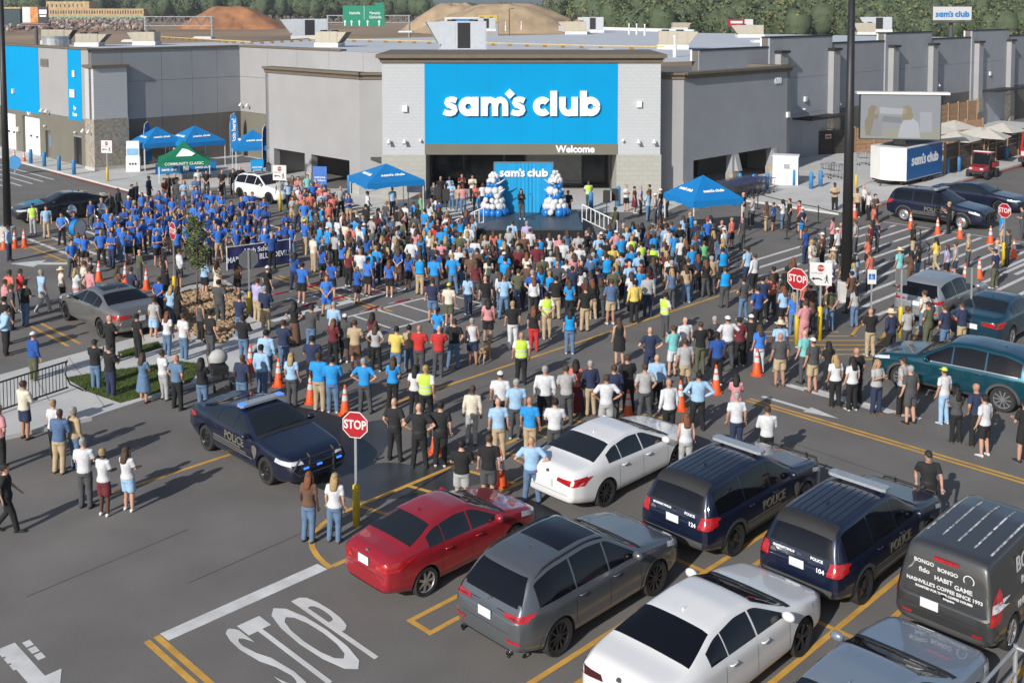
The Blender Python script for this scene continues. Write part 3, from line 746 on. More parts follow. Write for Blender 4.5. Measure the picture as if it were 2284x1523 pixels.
tag(o, 'round galvanised exhaust drum on the left roof edge', 'roof fan')
# ------------------------------------------------------------------ vehicles
def paint(name, col, metal=.0, rough=.28): return mat(name, col, rough, metal, vary=0, coat=1.0)
M_GLASS = mat('car_glass', (.012, .015, .018), .03, vary=0, spec=.8)
M_TINT = mat('car_glass_tinted', (.004, .004, .006), .06, vary=0, spec=.6)
M_TYRE = mat('tyre_rubber', (.022, .022, .022), .85, vary=.15, scale=8)
M_TRIM = mat('black_trim', (.02, .02, .021), .6, vary=.1)
M_TRIMG = mat('grey_cladding', (.06, .06, .06), .7, vary=.1)
M_CHR = mat('chrome', (.75, .75, .76), .12, 1, vary=0)
M_RIMS = mat('rim_silver', (.5, .5, .52), .3, .8, vary=0); M_RIMB = mat('rim_black', (.02, .02, .022), .25, .3, vary=0, coat=.6)
M_TAIL = mat('tail_red', (.38, .012, .015), .12, vary=.25, scale=14, coat=1); M_TAILD = mat('tail_dark', (.06, .006, .008), .1, vary=0, coat=1)
M_HEAD = mat('headlamp_clear', (.55, .57, .6), .08, vary=.3, scale=16, coat=1); M_PLATE = mat('plate_white', (.66, .68, .70), .5, vary=.08, scale=18); M_AMB = mat('amber', (.5, .14, .01), .3)
M_SEAM = mat('panel_gap', (.01, .01, .01), .8, vary=0)
def smooth_curve(pts, xs, k=9):
    pts = sorted(pts); y = np.interp(xs, [p[0] for p in pts], [p[1] for p in pts])
    w = np.hanning(k+2)[1:-1]; w /= w.sum()
    yp = np.concatenate([2*y[0]-y[1:k//2+1][::-1], y, 2*y[-1]-y[-k//2:-1][::-1]]) if k > 1 else y
    return np.convolve(yp, w, 'valid')[:len(xs)] if k > 1 else y
class Car:
    cache = {}
    def __init__(s, name, L, Wd, top, belt, plan, zb=.22, tum=.55, r=.335, wb=(1.42, -1.42), tw=.8, ends=(.30, .30), bumpz=(.30, .32)):
        s.L, s.W, s.r, s.wb, s.tw, s.name = L, Wd, r, wb, tw, name
        h = L/2
        xs = np.linspace(-h, h, 97); s.xs = xs
        T = smooth_curve(top, xs, 7); Bt = smooth_curve(belt, xs, 9); PW = smooth_curve(plan, xs, 7)*Wd/2
        s.T = lambda x: float(np.interp(x, xs, T)); s.Bt = lambda x: float(np.interp(x, xs, Bt))
        ZB = np.full(len(xs), zb); 
        ZB = np.where(xs > h-.5, zb+(xs-h+.5)*.18, ZB); ZB = np.where(xs < -h+.6, zb+(-h+.6-xs)*.22, ZB)
        s.E = lambda x: .93*float(np.interp(x, xs, PW))-tum*max(s.T(x)-s.Bt(x)-.05, 0)
        rings = []
        for x, t, b, w, z in zip(xs, T, Bt, PW, ZB):
            g = max(t-b, .02); e = .93*w-tum*max(g-.05, 0); c = min(g/.3, 1); dr = .03+.055*c
            dr = min(dr, g*.8)
            P6 = (.955*w, b); P8 = (e, t-dr)
            P7 = ((P6[0]+P8[0])/2+.018*c, (P6[1]+P8[1])/2)
            P = [(0, z), (.62*w, z), (.90*w, z+.02), (.972*w, z+.11), (w, z+.30*(b-z)), (w*.998, z+.60*(b-z)), (w*.99, b-.09), P6, P7, P8, (e-.07*(.4+.6*c), t-dr*.3), (e*.55, t-.007), (0, t)]
            for _ in range(2):
                Q = [P[0]]
                for i in range(len(P)-1):
                    a, bb = P[i], P[i+1]
                    Q += [(a[0]*.75+bb[0]*.25, a[1]*.75+bb[1]*.25), (a[0]*.25+bb[0]*.75, a[1]*.25+bb[1]*.75)]
                P = Q+[P[-1]]
            rings.append((x, P))
        # rounded ends
        def endring(ring, dx, k):
            x, P = ring; zc = (P[0][1]+P[-1][1])/2; return (x+dx, [(y*k, zc+(zz-zc)*k) for y, zz in P])
        rings = [endring(rings[0], -.055, .80), endring(rings[0], -.035, .93)]+rings+[endring(rings[-1], .035, .93), endring(rings[-1], .055, .80)]
        m = MB(); n = len(rings[0][1])
        full = []
        for x, P in rings:
            full.append([(x, -y, z) for y, z in P[:-1]][::1]+[(x, y, z) for y, z in P[::-1][:-1]])
        # orientation: start bottom centre, up the right side (-y), over the roof, down the left
        m.loft([f for f in full], 0, True)
        me = m.mesh(name+'_b', [M_SEAM], True)
        bm = bmesh.new(); bm.from_mesh(me); bmesh.ops.recalc_face_normals(bm, faces=bm.faces); bmesh.ops.remove_doubles(bm, verts=bm.verts, dist=1e-4)
        s.bvh = BVHTree.FromBMesh(bm); bm.to_mesh(me); bm.free()
        s.body = s.cut(me)
        s.parts = []
    def cut(s, me):
        o = temp(me); cs = []
        for x in s.wb:
            for sd in (-1, 1):
                m = MB(); rr = s.r+.055; y0, y1 = s.W/2-.34, s.W/2+.3
                pr = [(x+rr*math.cos(2*PI*k/28), s.r*.98+rr*math.sin(2*PI*k/28)) for k in range(28)]
                vs = [(px, sd*y0, pz) for px, pz in pr]+[(px, sd*y1, pz) for px, pz in pr]
                m.add(vs, [list(range(28)), list(range(28, 56))]+[(i, (i+1) % 28, 28+(i+1) % 28, 28+i) for i in range(28)], 1)
                cm = m.mesh('c', [M_SEAM, M_TRIM]); bm = bmesh.new(); bm.from_mesh(cm); bmesh.ops.recalc_face_normals(bm, faces=bm.faces); bm.to_mesh(cm); bm.free()
                c = temp(cm); _WS.collection.objects.link(c); cs.append(c); md = o.modifiers.new('b', 'BOOLEAN'); md.object = c; md.operation = 'DIFFERENCE'; md.solver = 'EXACT'
        me.materials.append(M_TRIM)
        r = evaluate(o)
        bpy.data.objects.remove(o)
        for c in cs: bpy.data.objects.remove(c)
        edge_split(r, 40); r.name = 'body'
        return r
    # --- surface patches: rays find the body, the patch lies just proud of it
    def hit(s, o, d):
        loc, n, i, dist = s.bvh.ray_cast(Vector(o), Vector(d))
        return (loc, n) if loc is not None else (None, None)
    def patch(s, name, rows, how, mt, off=.006, thick=0):
        """rows: list of equal-length polylines of 2D points; how: 'L','R' (x,z) | 'T' (x,y) | 'B' rear (y,z) | 'F' front (y,z)"""
        m = MB() ; vs = []; ok = True
        for row in rows:
            for a, b in row:
                if how == 'L': l, n = s.hit((a, 3, b), (0, -1, 0))
                elif how == 'R': l, n = s.hit((a, -3, b), (0, 1, 0))
                elif how == 'T': l, n = s.hit((a, b, 4), (0, 0, -1))
                elif how == 'B': l, n = s.hit((-5, a, b), (1, 0, 0))
                else: l, n = s.hit((5, a, b), (-1, 0, 0))
                if l is None:
                    l = Vector(vs[-1]) if vs else Vector((0, 0, 0)); n = Vector((0, 0, 0))
                vs.append(tuple(l+n*off))
        c = len(rows[0]); fs = []
        for i in range(len(rows)-1):
            for j in range(c-1): fs.append((i*c+j, i*c+j+1, (i+1)*c+j+1, (i+1)*c+j))
        m.add(vs, fs); me = m.mesh(name, mt, True)
        bm = bmesh.new(); bm.from_mesh(me)
        view = {'L': Vector((0, 1, 0)), 'R': Vector((0, -1, 0)), 'T': Z, 'B': Vector((-1, 0, 0)), 'F': Vector((1, 0, 0))}[how]
        for f in bm.faces:
            if f.normal.dot(view) < 0: f.normal_flip()
        bm.to_mesh(me); bm.free()
        return me
    def rect(s, name, a0, a1, b0, b1, how, mt, n=6, k=4, off=.006, skew=0):
        return s.patch(name, [[(a0+(a1-a0)*i/n+skew*(j/k), b0+(b1-b0)*j/k) for i in range(n+1)] for j in range(k+1)], how, mt, off)
    def quadp(s, name, c, how, mt, n=8, k=4, off=.006):
        """bilinear patch from 4 corners (bl, br, tr, tl)"""
        rows = []
        for j in range(k+1):
            t = j/k; a = (c[0][0]*(1-t)+c[3][0]*t, c[0][1]*(1-t)+c[3][1]*t); b = (c[1][0]*(1-t)+c[2][0]*t, c[1][1]*(1-t)+c[2][1]*t)
            rows.append([(a[0]+(b[0]-a[0])*i/n, a[1]+(b[1]-a[1])*i/n) for i in range(n+1)])
        return s.patch(name, rows, how, mt, off)
    def side_window(s, x0, x1, how, mt, drop=.105, rise=.03, off=.006):
        xs = np.linspace(x0, x1, 22); rows = [[], []]
        keep = [x for x in xs if s.T(x)-drop > s.Bt(x)+rise+.015]
        if len(keep) < 2: return None
        K = 4; rows = [[] for _ in range(K+1)]
        for x in keep:
            a, b = s.Bt(x)+rise, s.T(x)-drop
            for j in range(K+1): rows[j].append((x, a+(b-a)*j/K))
        return s.patch('side_window', rows, how, mt, off)
    def screen(s, name, x0, x1, mt, inset=.05, n=12, off=.006):
        rows = []
        for x in np.linspace(x0, x1, 9):
            e = s.E(x)-inset; rows.append([(x, e*(2*i/n-1)) for i in range(n+1)])
        return s.patch(name, rows, 'T', mt, off)
_wheels = {}
def wheel_meshes(r, w, style):
    key = (r, w, style)
    if key in _wheels: return _wheels[key]
    ri = r*.70
    t = MB(); t.lathe([(ri, -w/2+.01), (r*.93, -w/2), (r*.985, -w/2+.03), (r, -w*.25), (r, w*.25), (r*.985, w/2-.03), (r*.93, w/2), (ri, w/2-.01), (ri, -w/2+.01)], 30, axis='y', cap=False)
    rm = MB(); rm.lathe([(ri*.99, w/2-.012), (ri*.93, w/2-.03), (ri*.9, -w/2+.02), (ri*.99, -w/2+.02)], 30, axis='y', cap=False)
    rm.lathe([(.001, w/2-.075), (ri*.9, w/2-.10)], 30, axis='y', cap=False, mi=1)
    rm.lathe([(.001, w/2-.02), (.055, w/2-.022), (.06, w/2-.06)], 12, axis='y', cap=False)
    ns = {'5': 5, '10': 10, 'steel': 8, '7': 7, 'y': 10}[style]
    for k in range(ns):
        a = 2*PI*k/ns
        if style == 'steel':
            rm.lathe([(.001, w/2-.05), (.028, w/2-.052)], 8, (math.cos(a)*ri*.62, 0, math.sin(a)*ri*.62), 1, 'y', False); continue
        wd = .16 if ns == 5 else .10 if ns == 7 else .07
        for s_ in ((-.09, .09) if style in ('y', '5') else (0,)):
            p = []
            for rr, ww in ((.05, wd*.25), (ri*.95, wd*.28)):
                for sg in (-1, 1): an = a+s_*(rr/ri); q = Vector((math.cos(an), 0, math.sin(an)))*rr+Vector((-math.sin(an), 0, math.cos(an)))*ww*sg*(.6 if style in ('y', '5') else 1); p.append(q)
            y1, y2 = -(w/2-.025), -(w/2-.06)
            rm.add([(q.x, y1, q.z) for q in p]+[(q.x, y2, q.z) for q in p], [(0, 1, 3, 2), (0, 4, 5, 1), (2, 3, 7, 6), (0, 2, 6, 4), (1, 5, 7, 3)])
    if style == 'steel': rm.lathe([(.06, w/2-.05), (ri*.45, w/2-.03), (ri*.8, w/2-.06), (ri*.95, w/2-.05)], 24, axis='y', cap=False)
    _wheels[key] = (t, rm); return _wheels[key]
def add_wheels(root, car, style, rim, w=.235):
    t, rm = wheel_meshes(car.r, w, style); tm = t.mesh('tyre', M_TYRE, True); edge_split(tm, 40); rmm = rm.mesh('rim', [rim, M_TRIM])
    for x in car.wb:
        for sd in (-1, 1):
            y = sd*(car.W/2-.02-w/2)
            wh = empty('wheel', (x, y, car.r), 0 if sd < 0 else PI); wh.parent = root
            link('tyre', tm, wh); link('rim', rmm, wh)
def vehicle(name, label, cat, car, loc, heading, pt, sc=1.06, style='10', rim=None, group=None, glass=M_GLASS, tint=None, spec=None):
    sp = spec or {}
    root = thing(name, label, cat, (loc[0], loc[1], 0), math.atan2(heading[1], heading[0]), group, sc)
    bm_ = car.body.copy(); bm_.materials[0] = pt; bm_.name = 'body'; link('body', bm_, root)
    g2 = tint or glass
    def add(me, nm=None): return link(nm or me.name.split('.')[0], me, root) if me else None
    # glazing
    add(car.screen('windshield', *sp['ws'], glass))
    if 'rw' in sp: add(car.screen('rear_window', *sp['rw'], g2))
    if 'rwb' in sp: add(car.quadp('rear_window', sp['rwb'], 'B', g2, 12, 6))
    for how in 'LR':
        for x0, x1 in sp['sw']: add(car.side_window(x0, x1, how, g2 if x1 < sp.get('tint_x', 9) else glass, sp.get('drop', .105)))
        if 'chrome' in sp:
            x0, x1 = sp['chrome']; xs = np.linspace(x0, x1, 24)
            add(car.patch('window_trim', [[(x, car.Bt(x)+.008) for x in xs], [(x, car.Bt(x)+.03) for x in xs]], how, M_CHR, .008))
        for x in sp.get('seams', ()):
            zt = car.Bt(x)-.02; add(car.quadp('door_seam', [(x-.004, .32), (x+.004, .32), (x+.004+sp.get('lean', 0), zt), (x-.004+sp.get('lean', 0), zt)], how, M_SEAM, 1, 8, .002))
        for x in sp.get('handles', ()):
            z = car.Bt(x)-.11; l, n = car.hit((x, 3 if how == 'L' else -3, z), (0, -1 if how == 'L' else 1, 0))
            if l is None: continue
            m = MB(); sg = 1 if how == 'L' else -1; y = l.y
            m.tube([(x-.10, y-.004*sg, z), (x-.08, y+.03*sg, z+.004), (x+.06, y+.034*sg, z+.004), (x+.10, y-.004*sg, z)], [.012, .017, .017, .012], 6); add(m.mesh('door_handle', sp.get('handle_mat', pt), True))
        if sp.get('clad'):
            h = car.L/2; add(car.rect('side_cladding', car.wb[1]+car.r+.07, car.wb[0]-car.r-.07, .24, .24+sp['clad'], how, sp.get('clad_mat', M_TRIMG), 12, 3, .008))
            for x in car.wb:
                rows = []
                for rr in (car.r+.04, car.r+.12): rows.append([(x+rr*math.cos(R(a)), car.r*.98+rr*math.sin(R(a))) for a in np.linspace(-12, 192, 26)])
                add(car.patch('wheel_arch_trim', rows, how, sp.get('arch_mat', sp.get('clad_mat', M_TRIMG)), .010))
        # mirrors
        mx = sp['mir']; z = car.Bt(mx)+.07; sg = 1 if how == 'L' else -1; y0 = car.W/2*.93*sg
        m = MB(); m.sphere((mx, y0+.13*sg, z+.03), 1, 10, 7, 0, (.075, .125, .085)); m.tube([(mx+.02, y0-.03*sg, z-.04), (mx+.01, y0+.08*sg, z-.01)], .025, 6, 1); add(m.mesh('side_mirror', [sp.get('mir_mat', pt), M_TRIM], True))
    h = car.L/2
    # lamps
    for sg in (-1, 1):
        tm = sp.get('tail_mat', M_TAIL)
        for i, q in enumerate(sp['tail']):
            add(car.quadp('tail_light', [(a*sg, b) for a, b in q], 'B', tm if i == 0 else sp.get('tail_mat2', M_TAILD), 6, 4, .012))
        for q in sp.get('tail_side', ()): add(car.quadp('tail_light', q, 'L' if sg > 0 else 'R', tm, 4, 3, .012))
        for q in sp['head']: add(car.quadp('headlight', q, 'L' if sg > 0 else 'R', M_HEAD, 6, 3, .012))
        for q in sp.get('head_f', ()): add(car.quadp('headlight', [(a*sg, b) for a, b in q], 'F', M_HEAD, 5, 3, .012))
        for q in sp.get('refl', ()): add(car.quadp('rear_reflector', [(a*sg, b) for a, b in q], 'B', M_TAIL, 3, 2, .012))
    for q in sp.get('grille', ()): add(car.quadp('grille', q, 'F', M_TRIM, 8, 4, .010))
    for q in sp.get('rear_trim', ()): add(car.quadp('bumper_trim', q, 'B', sp.get('clad_mat', M_TRIMG), 14, 4, .009))
    y, z = sp.get('plate', (0, .85)); l, n = car.hit((-5, y, z), (1, 0, 0))
    if l is not None:
        m = MB(); a = l.x-.02; m.box(a-.012, a, y-.165, y+.165, z-.085, z+.085); add(m.mesh('licence_plate', M_PLATE))
        rows = car.quadp('lid_seam', [(-.62, z-.20), (.62, z-.20), (.62, z-.192), (-.62, z-.192)], 'B', M_SEAM, 14, 1, .003); add(rows)
    l, n = car.hit((-5, 0, sp.get('badge_z', z+.16)), (1, 0, 0))
    if l is not None:
        m = MB(); m.lathe([(.055, 0), (.05, .012), (.001, .014)], 14, (l.x-.004, l.y, l.z), 0, 'x'); me = m.mesh('emblem', M_CHR); 
        me.transform(Matrix.Translation((l.x, 0, 0)) @ Matrix.Scale(-1, 4, (1, 0, 0)) @ Matrix.Translation((-l.x, 0, 0))); add(me)
    for x0, x1, w0, mt_ in sp.get('sunroof', ()): add(car.rect('sunroof', x0, x1, -w0, w0, 'T', mt_, 6, 8, .006))
    for x0, x1, y, hh in sp.get('rails', ()):
        for sg in (-1, 1):
            m = MB(); pts = []
            for x in np.linspace(x0, x1, 9):
                l, n = car.hit((x, sg*y(x), 4), (0, 0, -1)); k = min(1, 8*min(x-x0, x1-x)/(x1-x0)); pts.append(l+Z*(hh*k))
            m.tube(pts, .018, 6); add(m.mesh('roof_rail', sp.get('rail_mat', M_TRIM), True))
    if sp.get('fin', 1):
        x = sp.get('fin_x', -.9); l, n = car.hit((x, 0, 4), (0, 0, -1)); m = MB(); m.add([(l.x+.09, -.02, l.z-.01), (l.x+.09, .02, l.z-.01), (l.x-.06, -.02, l.z-.015), (l.x-.06, .02, l.z-.015), (l.x-.06, 0, l.z+.055)], [(0, 2, 4), (1, 4, 3), (0, 4, 1), (2, 3, 4)]); add(m.mesh('roof_antenna', pt))
    if 'cowl' in sp: add(car.screen('wiper_cowl', *sp['cowl'], M_TRIM, .02, 12, .010))
    if 'cowl' in sp:
        m = MB(); x = sp['cowl'][1]
        for y0, y1 in ((-.55, .05), (.0, .6)):
            pts = []
            for t in np.linspace(0, 1, 5):
                l, n = car.hit((x-.10*t, y0+(y1-y0)*t, 4), (0, 0, -1)); pts.append(l+n*.02)
            m.tube(pts, .008, 4)
        add(m.mesh('wiper', M_TRIM))
    if sp.get('exhaust'):
        for sg in (-1, 1):
            m = MB(); m.lathe([(.06, 0), (.06, .08), (.045, .08), (.045, .0)], 12, (-h-.06, sg*.62, .33), 0, 'x', False); add(m.mesh('exhaust_tip', M_CHR))
    add_wheels(root, car, style, rim or M_RIMS)
    return root
# body types ---------------------------------------------------------------
SEDAN = Car('sedan', 4.86, 1.84, [(-2.43, .98), (-2.34, 1.065), (-1.78, 1.11), (-1.0, 1.375), (-.35, 1.44), (.2, 1.40), (1.02, 1.03), (1.35, .985), (2.1, .84), (2.36, .74), (2.43, .64)],
            [(-2.43, .90), (-1.9, .985), (-1, .965), (.9, .915), (1.3, .90), (2.1, .76), (2.43, .60)], [(-2.43, .84), (-2.2, .94), (-1.6, 1), (1.5, 1), (2.1, .93), (2.43, .74)], .2, .55, .335, (1.43, -1.40))
SEDAN_S = dict(ws=(1.0, .23), rw=(-1.70, -1.02), sw=((-1.28, -.83), (-.80, -.02), (.03, .86)), seams=(-.90, .0, .98), handles=(-.72, .2), mir=.78, lean=-.03, drop=.115,
               tail=[[(.30, .80), (.86, .74), (.88, .90), (.34, .90)]], tail_side=[[(-2.38, .78), (-2.0, .86), (-2.05, .93), (-2.4, .91)]], head=[[(1.72, .74), (2.36, .62), (2.34, .70), (1.75, .82)]],
               grille=[[(-.55, .32), (.55, .32), (.62, .58), (-.62, .58)]], plate=(0, .72), rear_trim=[[(-.7, .27), (.7, .27), (.62, .36), (-.62, .36)]], cowl=(1.14, 1.01), fin_x=-.78, badge_z=.94)
SMALL = Car('small_sedan', 4.40, 1.73, [(-2.20, .98), (-2.12, 1.06), (-1.68, 1.11), (-.95, 1.39), (-.3, 1.45), (.2, 1.41), (.98, 1.04), (1.25, .99), (1.9, .84), (2.14, .74), (2.2, .64)],
            [(-2.2, .92), (-1.7, .99), (-.9, .965), (.9, .92), (1.2, .90), (1.9, .76), (2.2, .6)], [(-2.2, .84), (-2.0, .93), (-1.4, 1), (1.3, 1), (1.9, .93), (2.2, .74)], .2, .55, .315, (1.30, -1.28))
SMALL_S = dict(SEDAN_S, ws=(.95, .22), rw=(-1.60, -.98), sw=((-1.18, -.78), (-.75, -.02), (.03, .82)), seams=(-.84, .0, .92), handles=(-.68, .2), mir=.72,
               tail=[[(.38, .80), (.80, .78), (.83, .95), (.46, .93)]], tail_side=[[(-2.16, .80), (-1.82, .90), (-1.86, .96), (-2.18, .95)]], head=[[(1.52, .74), (2.12, .62), (2.1, .72), (1.55, .84)]], cowl=(1.08, .96), fin_x=-.75, plate=(0, .87), badge_z=1.0)
SUV = Car('suv', 4.92, 2.0, [(-2.46, .98), (-2.40, 1.12), (-2.22, 1.32), (-2.0, 1.60), (-1.55, 1.71), (-.5, 1.755), (.1, 1.70), (.95, 1.20), (1.25, 1.15), (2.1, 1.02), (2.38, .92), (2.46, .8)],
          [(-2.46, .95), (-2.2, 1.08), (-1, 1.09), (.9, 1.06), (1.2, 1.05), (2.1, .92), (2.46, .76)], [(-2.46, .86), (-2.2, .95), (-1.6, 1), (1.5, 1), (2.15, .95), (2.46, .80)], .24, .42, .375, (1.46, -1.50))
SUV_S = dict(ws=(.93, .14), rwb=[(-.78, 1.14), (.78, 1.14), (.60, 1.56), (-.60, 1.56)], sw=((-1.98, -1.02), (-.97, -.05), (.0, .82)), seams=(-1.02, -.02, .95), handles=(-.85, .16), mir=.72, lean=-.03, drop=.12,
             tail=[[(.42, .97), (.90, .95), (.93, 1.06), (.48, 1.03)], [(.50, .985), (.84, .975), (.85, 1.0), (.52, 1.005)]], tail_side=[[(-2.42, .97), (-2.12, 1.02), (-2.16, 1.09), (-2.44, 1.05)]], tail_mat2=M_TAILD, head=[[(1.85, .90), (2.40, .78), (2.38, .88), (1.88, .98)]],
             grille=[[(-.5, .5), (.5, .5), (.5, .82), (-.5, .82)], [(-.8, .3), (.8, .3), (.8, .42), (-.8, .42)]], plate=(0, .90), refl=[[(.55, .56), (.82, .56), (.82, .61), (.55, .61)]], rear_trim=[[(-.86, .30), (.86, .30), (.80, .46), (-.80, .46)]], cowl=(1.06, .94), fin_x=-1.3, badge_z=1.10)
UTIL = Car('utility', 5.04, 2.0, [(-2.52, .98), (-2.48, 1.20), (-2.36, 1.40), (-2.22, 1.66), (-2.0, 1.73), (-.5, 1.78), (.2, 1.74), (1.0, 1.24), (1.3, 1.19), (2.2, 1.06), (2.44, .98), (2.52, .85)],
           [(-2.52, .95), (-2.3, 1.10), (-1, 1.10), (.95, 1.08), (1.3, 1.07), (2.2, .96), (2.52, .80)], [(-2.52, .90), (-2.3, .96), (-1.6, 1), (1.6, 1), (2.2, .97), (2.52, .84)], .26, .36, .375, (1.50, -1.52))
UTIL_S = dict(SUV_S, ws=(.98, .24), rwb=[(-.84, 1.16), (.84, 1.16), (.70, 1.60), (-.70, 1.60)], sw=((-2.14, -1.14), (-1.08, -.08), (-.02, .86)), seams=(-1.08, -.04, 1.0), handles=(-.9, .12), mir=.78,
              tail=[[(.66, .88), (.93, .88), (.95, 1.12), (.70, 1.12)]], tail_side=[[(-2.46, .90), (-2.20, .93), (-2.18, 1.10), (-2.46, 1.12)]], plate=(0, .93), clad=.17, rear_trim=[[(-.92, .28), (.92, .28), (.88, .60), (-.88, .60)]], badge_z=1.07, refl=[], cowl=(1.12, 1.0))
CHARG = Car('patrol_sedan', 5.06, 1.92, [(-2.53, .98), (-2.44, 1.10), (-1.9, 1.13), (-1.0, 1.39), (-.35, 1.475), (.15, 1.44), (.95, 1.08), (1.3, 1.03), (2.2, .92), (2.46, .84), (2.53, .72)],
            [(-2.53, .92), (-1.9, 1.02), (-1, 1.0), (.9, .96), (1.3, .95), (2.2, .84), (2.53, .66)], [(-2.53, .88), (-2.2, .96), (-1.5, 1), (1.5, 1), (2.2, .96), (2.53, .84)], .2, .55, .36, (1.52, -1.50))
CHARG_S = dict(SEDAN_S, ws=(.93, .17), rw=(-1.82, -1.06), sw=((-1.36, -.92), (-.88, -.1), (-.04, .80)), seams=(-.98, -.06, .92), handles=(-.8, .14), mir=.72, tail=[[(.1, .86), (.88, .84), (.90, .96), (.1, .96)]],
               head=[[(1.95, .74), (2.46, .70), (2.44, .79), (1.98, .84)]], head_f=[[(.45, .70), (.82, .72), (.80, .80), (.47, .78)]], grille=[[(-.8, .42), (.8, .42), (.78, .68), (-.78, .68)]], cowl=(1.08, .95))
VAN = Car('panel_van', 4.82, 1.84, [(-2.41, .9), (-2.40, 1.2), (-2.33, 1.70), (-2.2, 1.80), (-.3, 1.845), (.4, 1.80), (1.38, 1.24), (1.6, 1.16), (2.15, 1.0), (2.36, .88), (2.41, .76)],
          [(-2.41, .85), (-2.38, 1.06), (-1, 1.08), (1.2, 1.08), (1.6, 1.04), (2.15, .88), (2.41, .7)], [(-2.41, .95), (-2.3, .985), (-1.6, 1), (1.5, 1), (2.1, .94), (2.41, .78)], .22, .17, .335, (1.48, -1.52))
VAN_S = dict(ws=(1.36, .52), sw=((.42, 1.2),), seams=(-1.05, .34, 1.25), handles=(-.85, .5), mir=1.12, drop=.12, tail=[[(.835, .78), (.905, .78), (.895, 1.34), (.825, 1.34)], [(.838, .98), (.903, .98), (.90, 1.12), (.832, 1.12)]], tail_mat2=M_HEAD,
             head=[[(1.7, .84), (2.34, .70), (2.3, .86), (1.72, 1.0)]], grille=[[(-.5, .4), (.5, .4), (.5, .62), (-.5, .62)]], plate=(.22, .80), rear_trim=[[(-.88, .28), (.88, .28), (.88, .50), (-.88, .50)]], fin=0, badge_z=.99, cowl=(1.5, 1.38), refl=[[(.55, .52), (.72, .52), (.72, .56), (.55, .56)]])
P_RED = paint('paint_red', (.30, .012, .022), .1); P_GREY = paint('paint_graphite', (.16, .175, .19), .6, .26); P_WHITE = paint('paint_white', (.70, .70, .70), 0, .3)
P_NAVY = paint('paint_navy', (.008, .013, .036), .25, .3); P_VAN = paint('wrap_charcoal', (.034, .035, .036), 0, .4); P_STEEL = paint('paint_steel_blue', (.22, .27, .34), .35, .3)
P_TEAL = paint('paint_teal', (.006, .07, .105), .5, .28); P_TEAL2 = paint('paint_teal_dark', (.010, .055, .085), .4, .3); P_SILV = paint('paint_silver', (.36, .38, .40), .5, .3); P_BMW = paint('paint_taupe_grey', (.20, .20, .195), .5, .3); P_BLK = paint('paint_black', (.008, .009, .011), .1, .22)
def place(contact, heading, side, car, axle, sc=1.06):
    """car centre from where one wheel meets the ground"""
    h = Vector((*heading[:2], 0)).normalized(); rgt = Vector((h.y, -h.x, 0)); c = at(*contact)
    return c-rgt*side*(car.W/2-.13)*sc-h*car.wb[axle]*sc
# foreground rows
vehicle('sedan', 'red sedan parked beside the grey SUV, nearest the painted STOP', 'car', SMALL, place((945, 1326), A, 1, SMALL, 1, .99), A, P_RED, .99, style='7', spec=dict(SMALL_S, tail_mat2=M_TAIL))
vehicle('suv', 'graphite grey SUV with black roof glass and black wheels beside the red sedan', 'car', SUV, place((1240, 1458), A, 1, SUV, 1, .99), A, P_GREY, .99, '10', M_RIMB,
        spec=dict(SUV_S, sunroof=[(-1.05, .02, .52, M_TINT)], rails=[(-1.9, .05, lambda x: SUV.E(x)-.03, .03)], exhaust=1, clad=.06, clad_mat=P_GREY, rear_trim=[[(-.86, .30), (.86, .30), (.80, .40), (-.80, .40)]], refl=[[(.55, .56), (.85, .56), (.85, .61), (.55, .61)]]), tint=M_TINT)
vehicle('sedan', 'white sedan with black rear glass at the bottom edge, beside the graphite SUV', 'car', SEDAN, place((1778, 1458), A, 1, SEDAN, 0, 1.08), A, P_WHITE, 1.08, '5', M_RIMB, spec=dict(SEDAN_S, tail_mat=M_TAILD), tint=M_TINT)
vehicle('sedan', 'white sedan behind the graphite SUV, onlookers by its bonnet', 'car', SEDAN, place((1345, 1127), A, 1, SEDAN, 1, 1.03), A, P_WHITE, 1.03, '10', M_RIMB, spec=dict(SEDAN_S, tail_mat=M_TAIL))
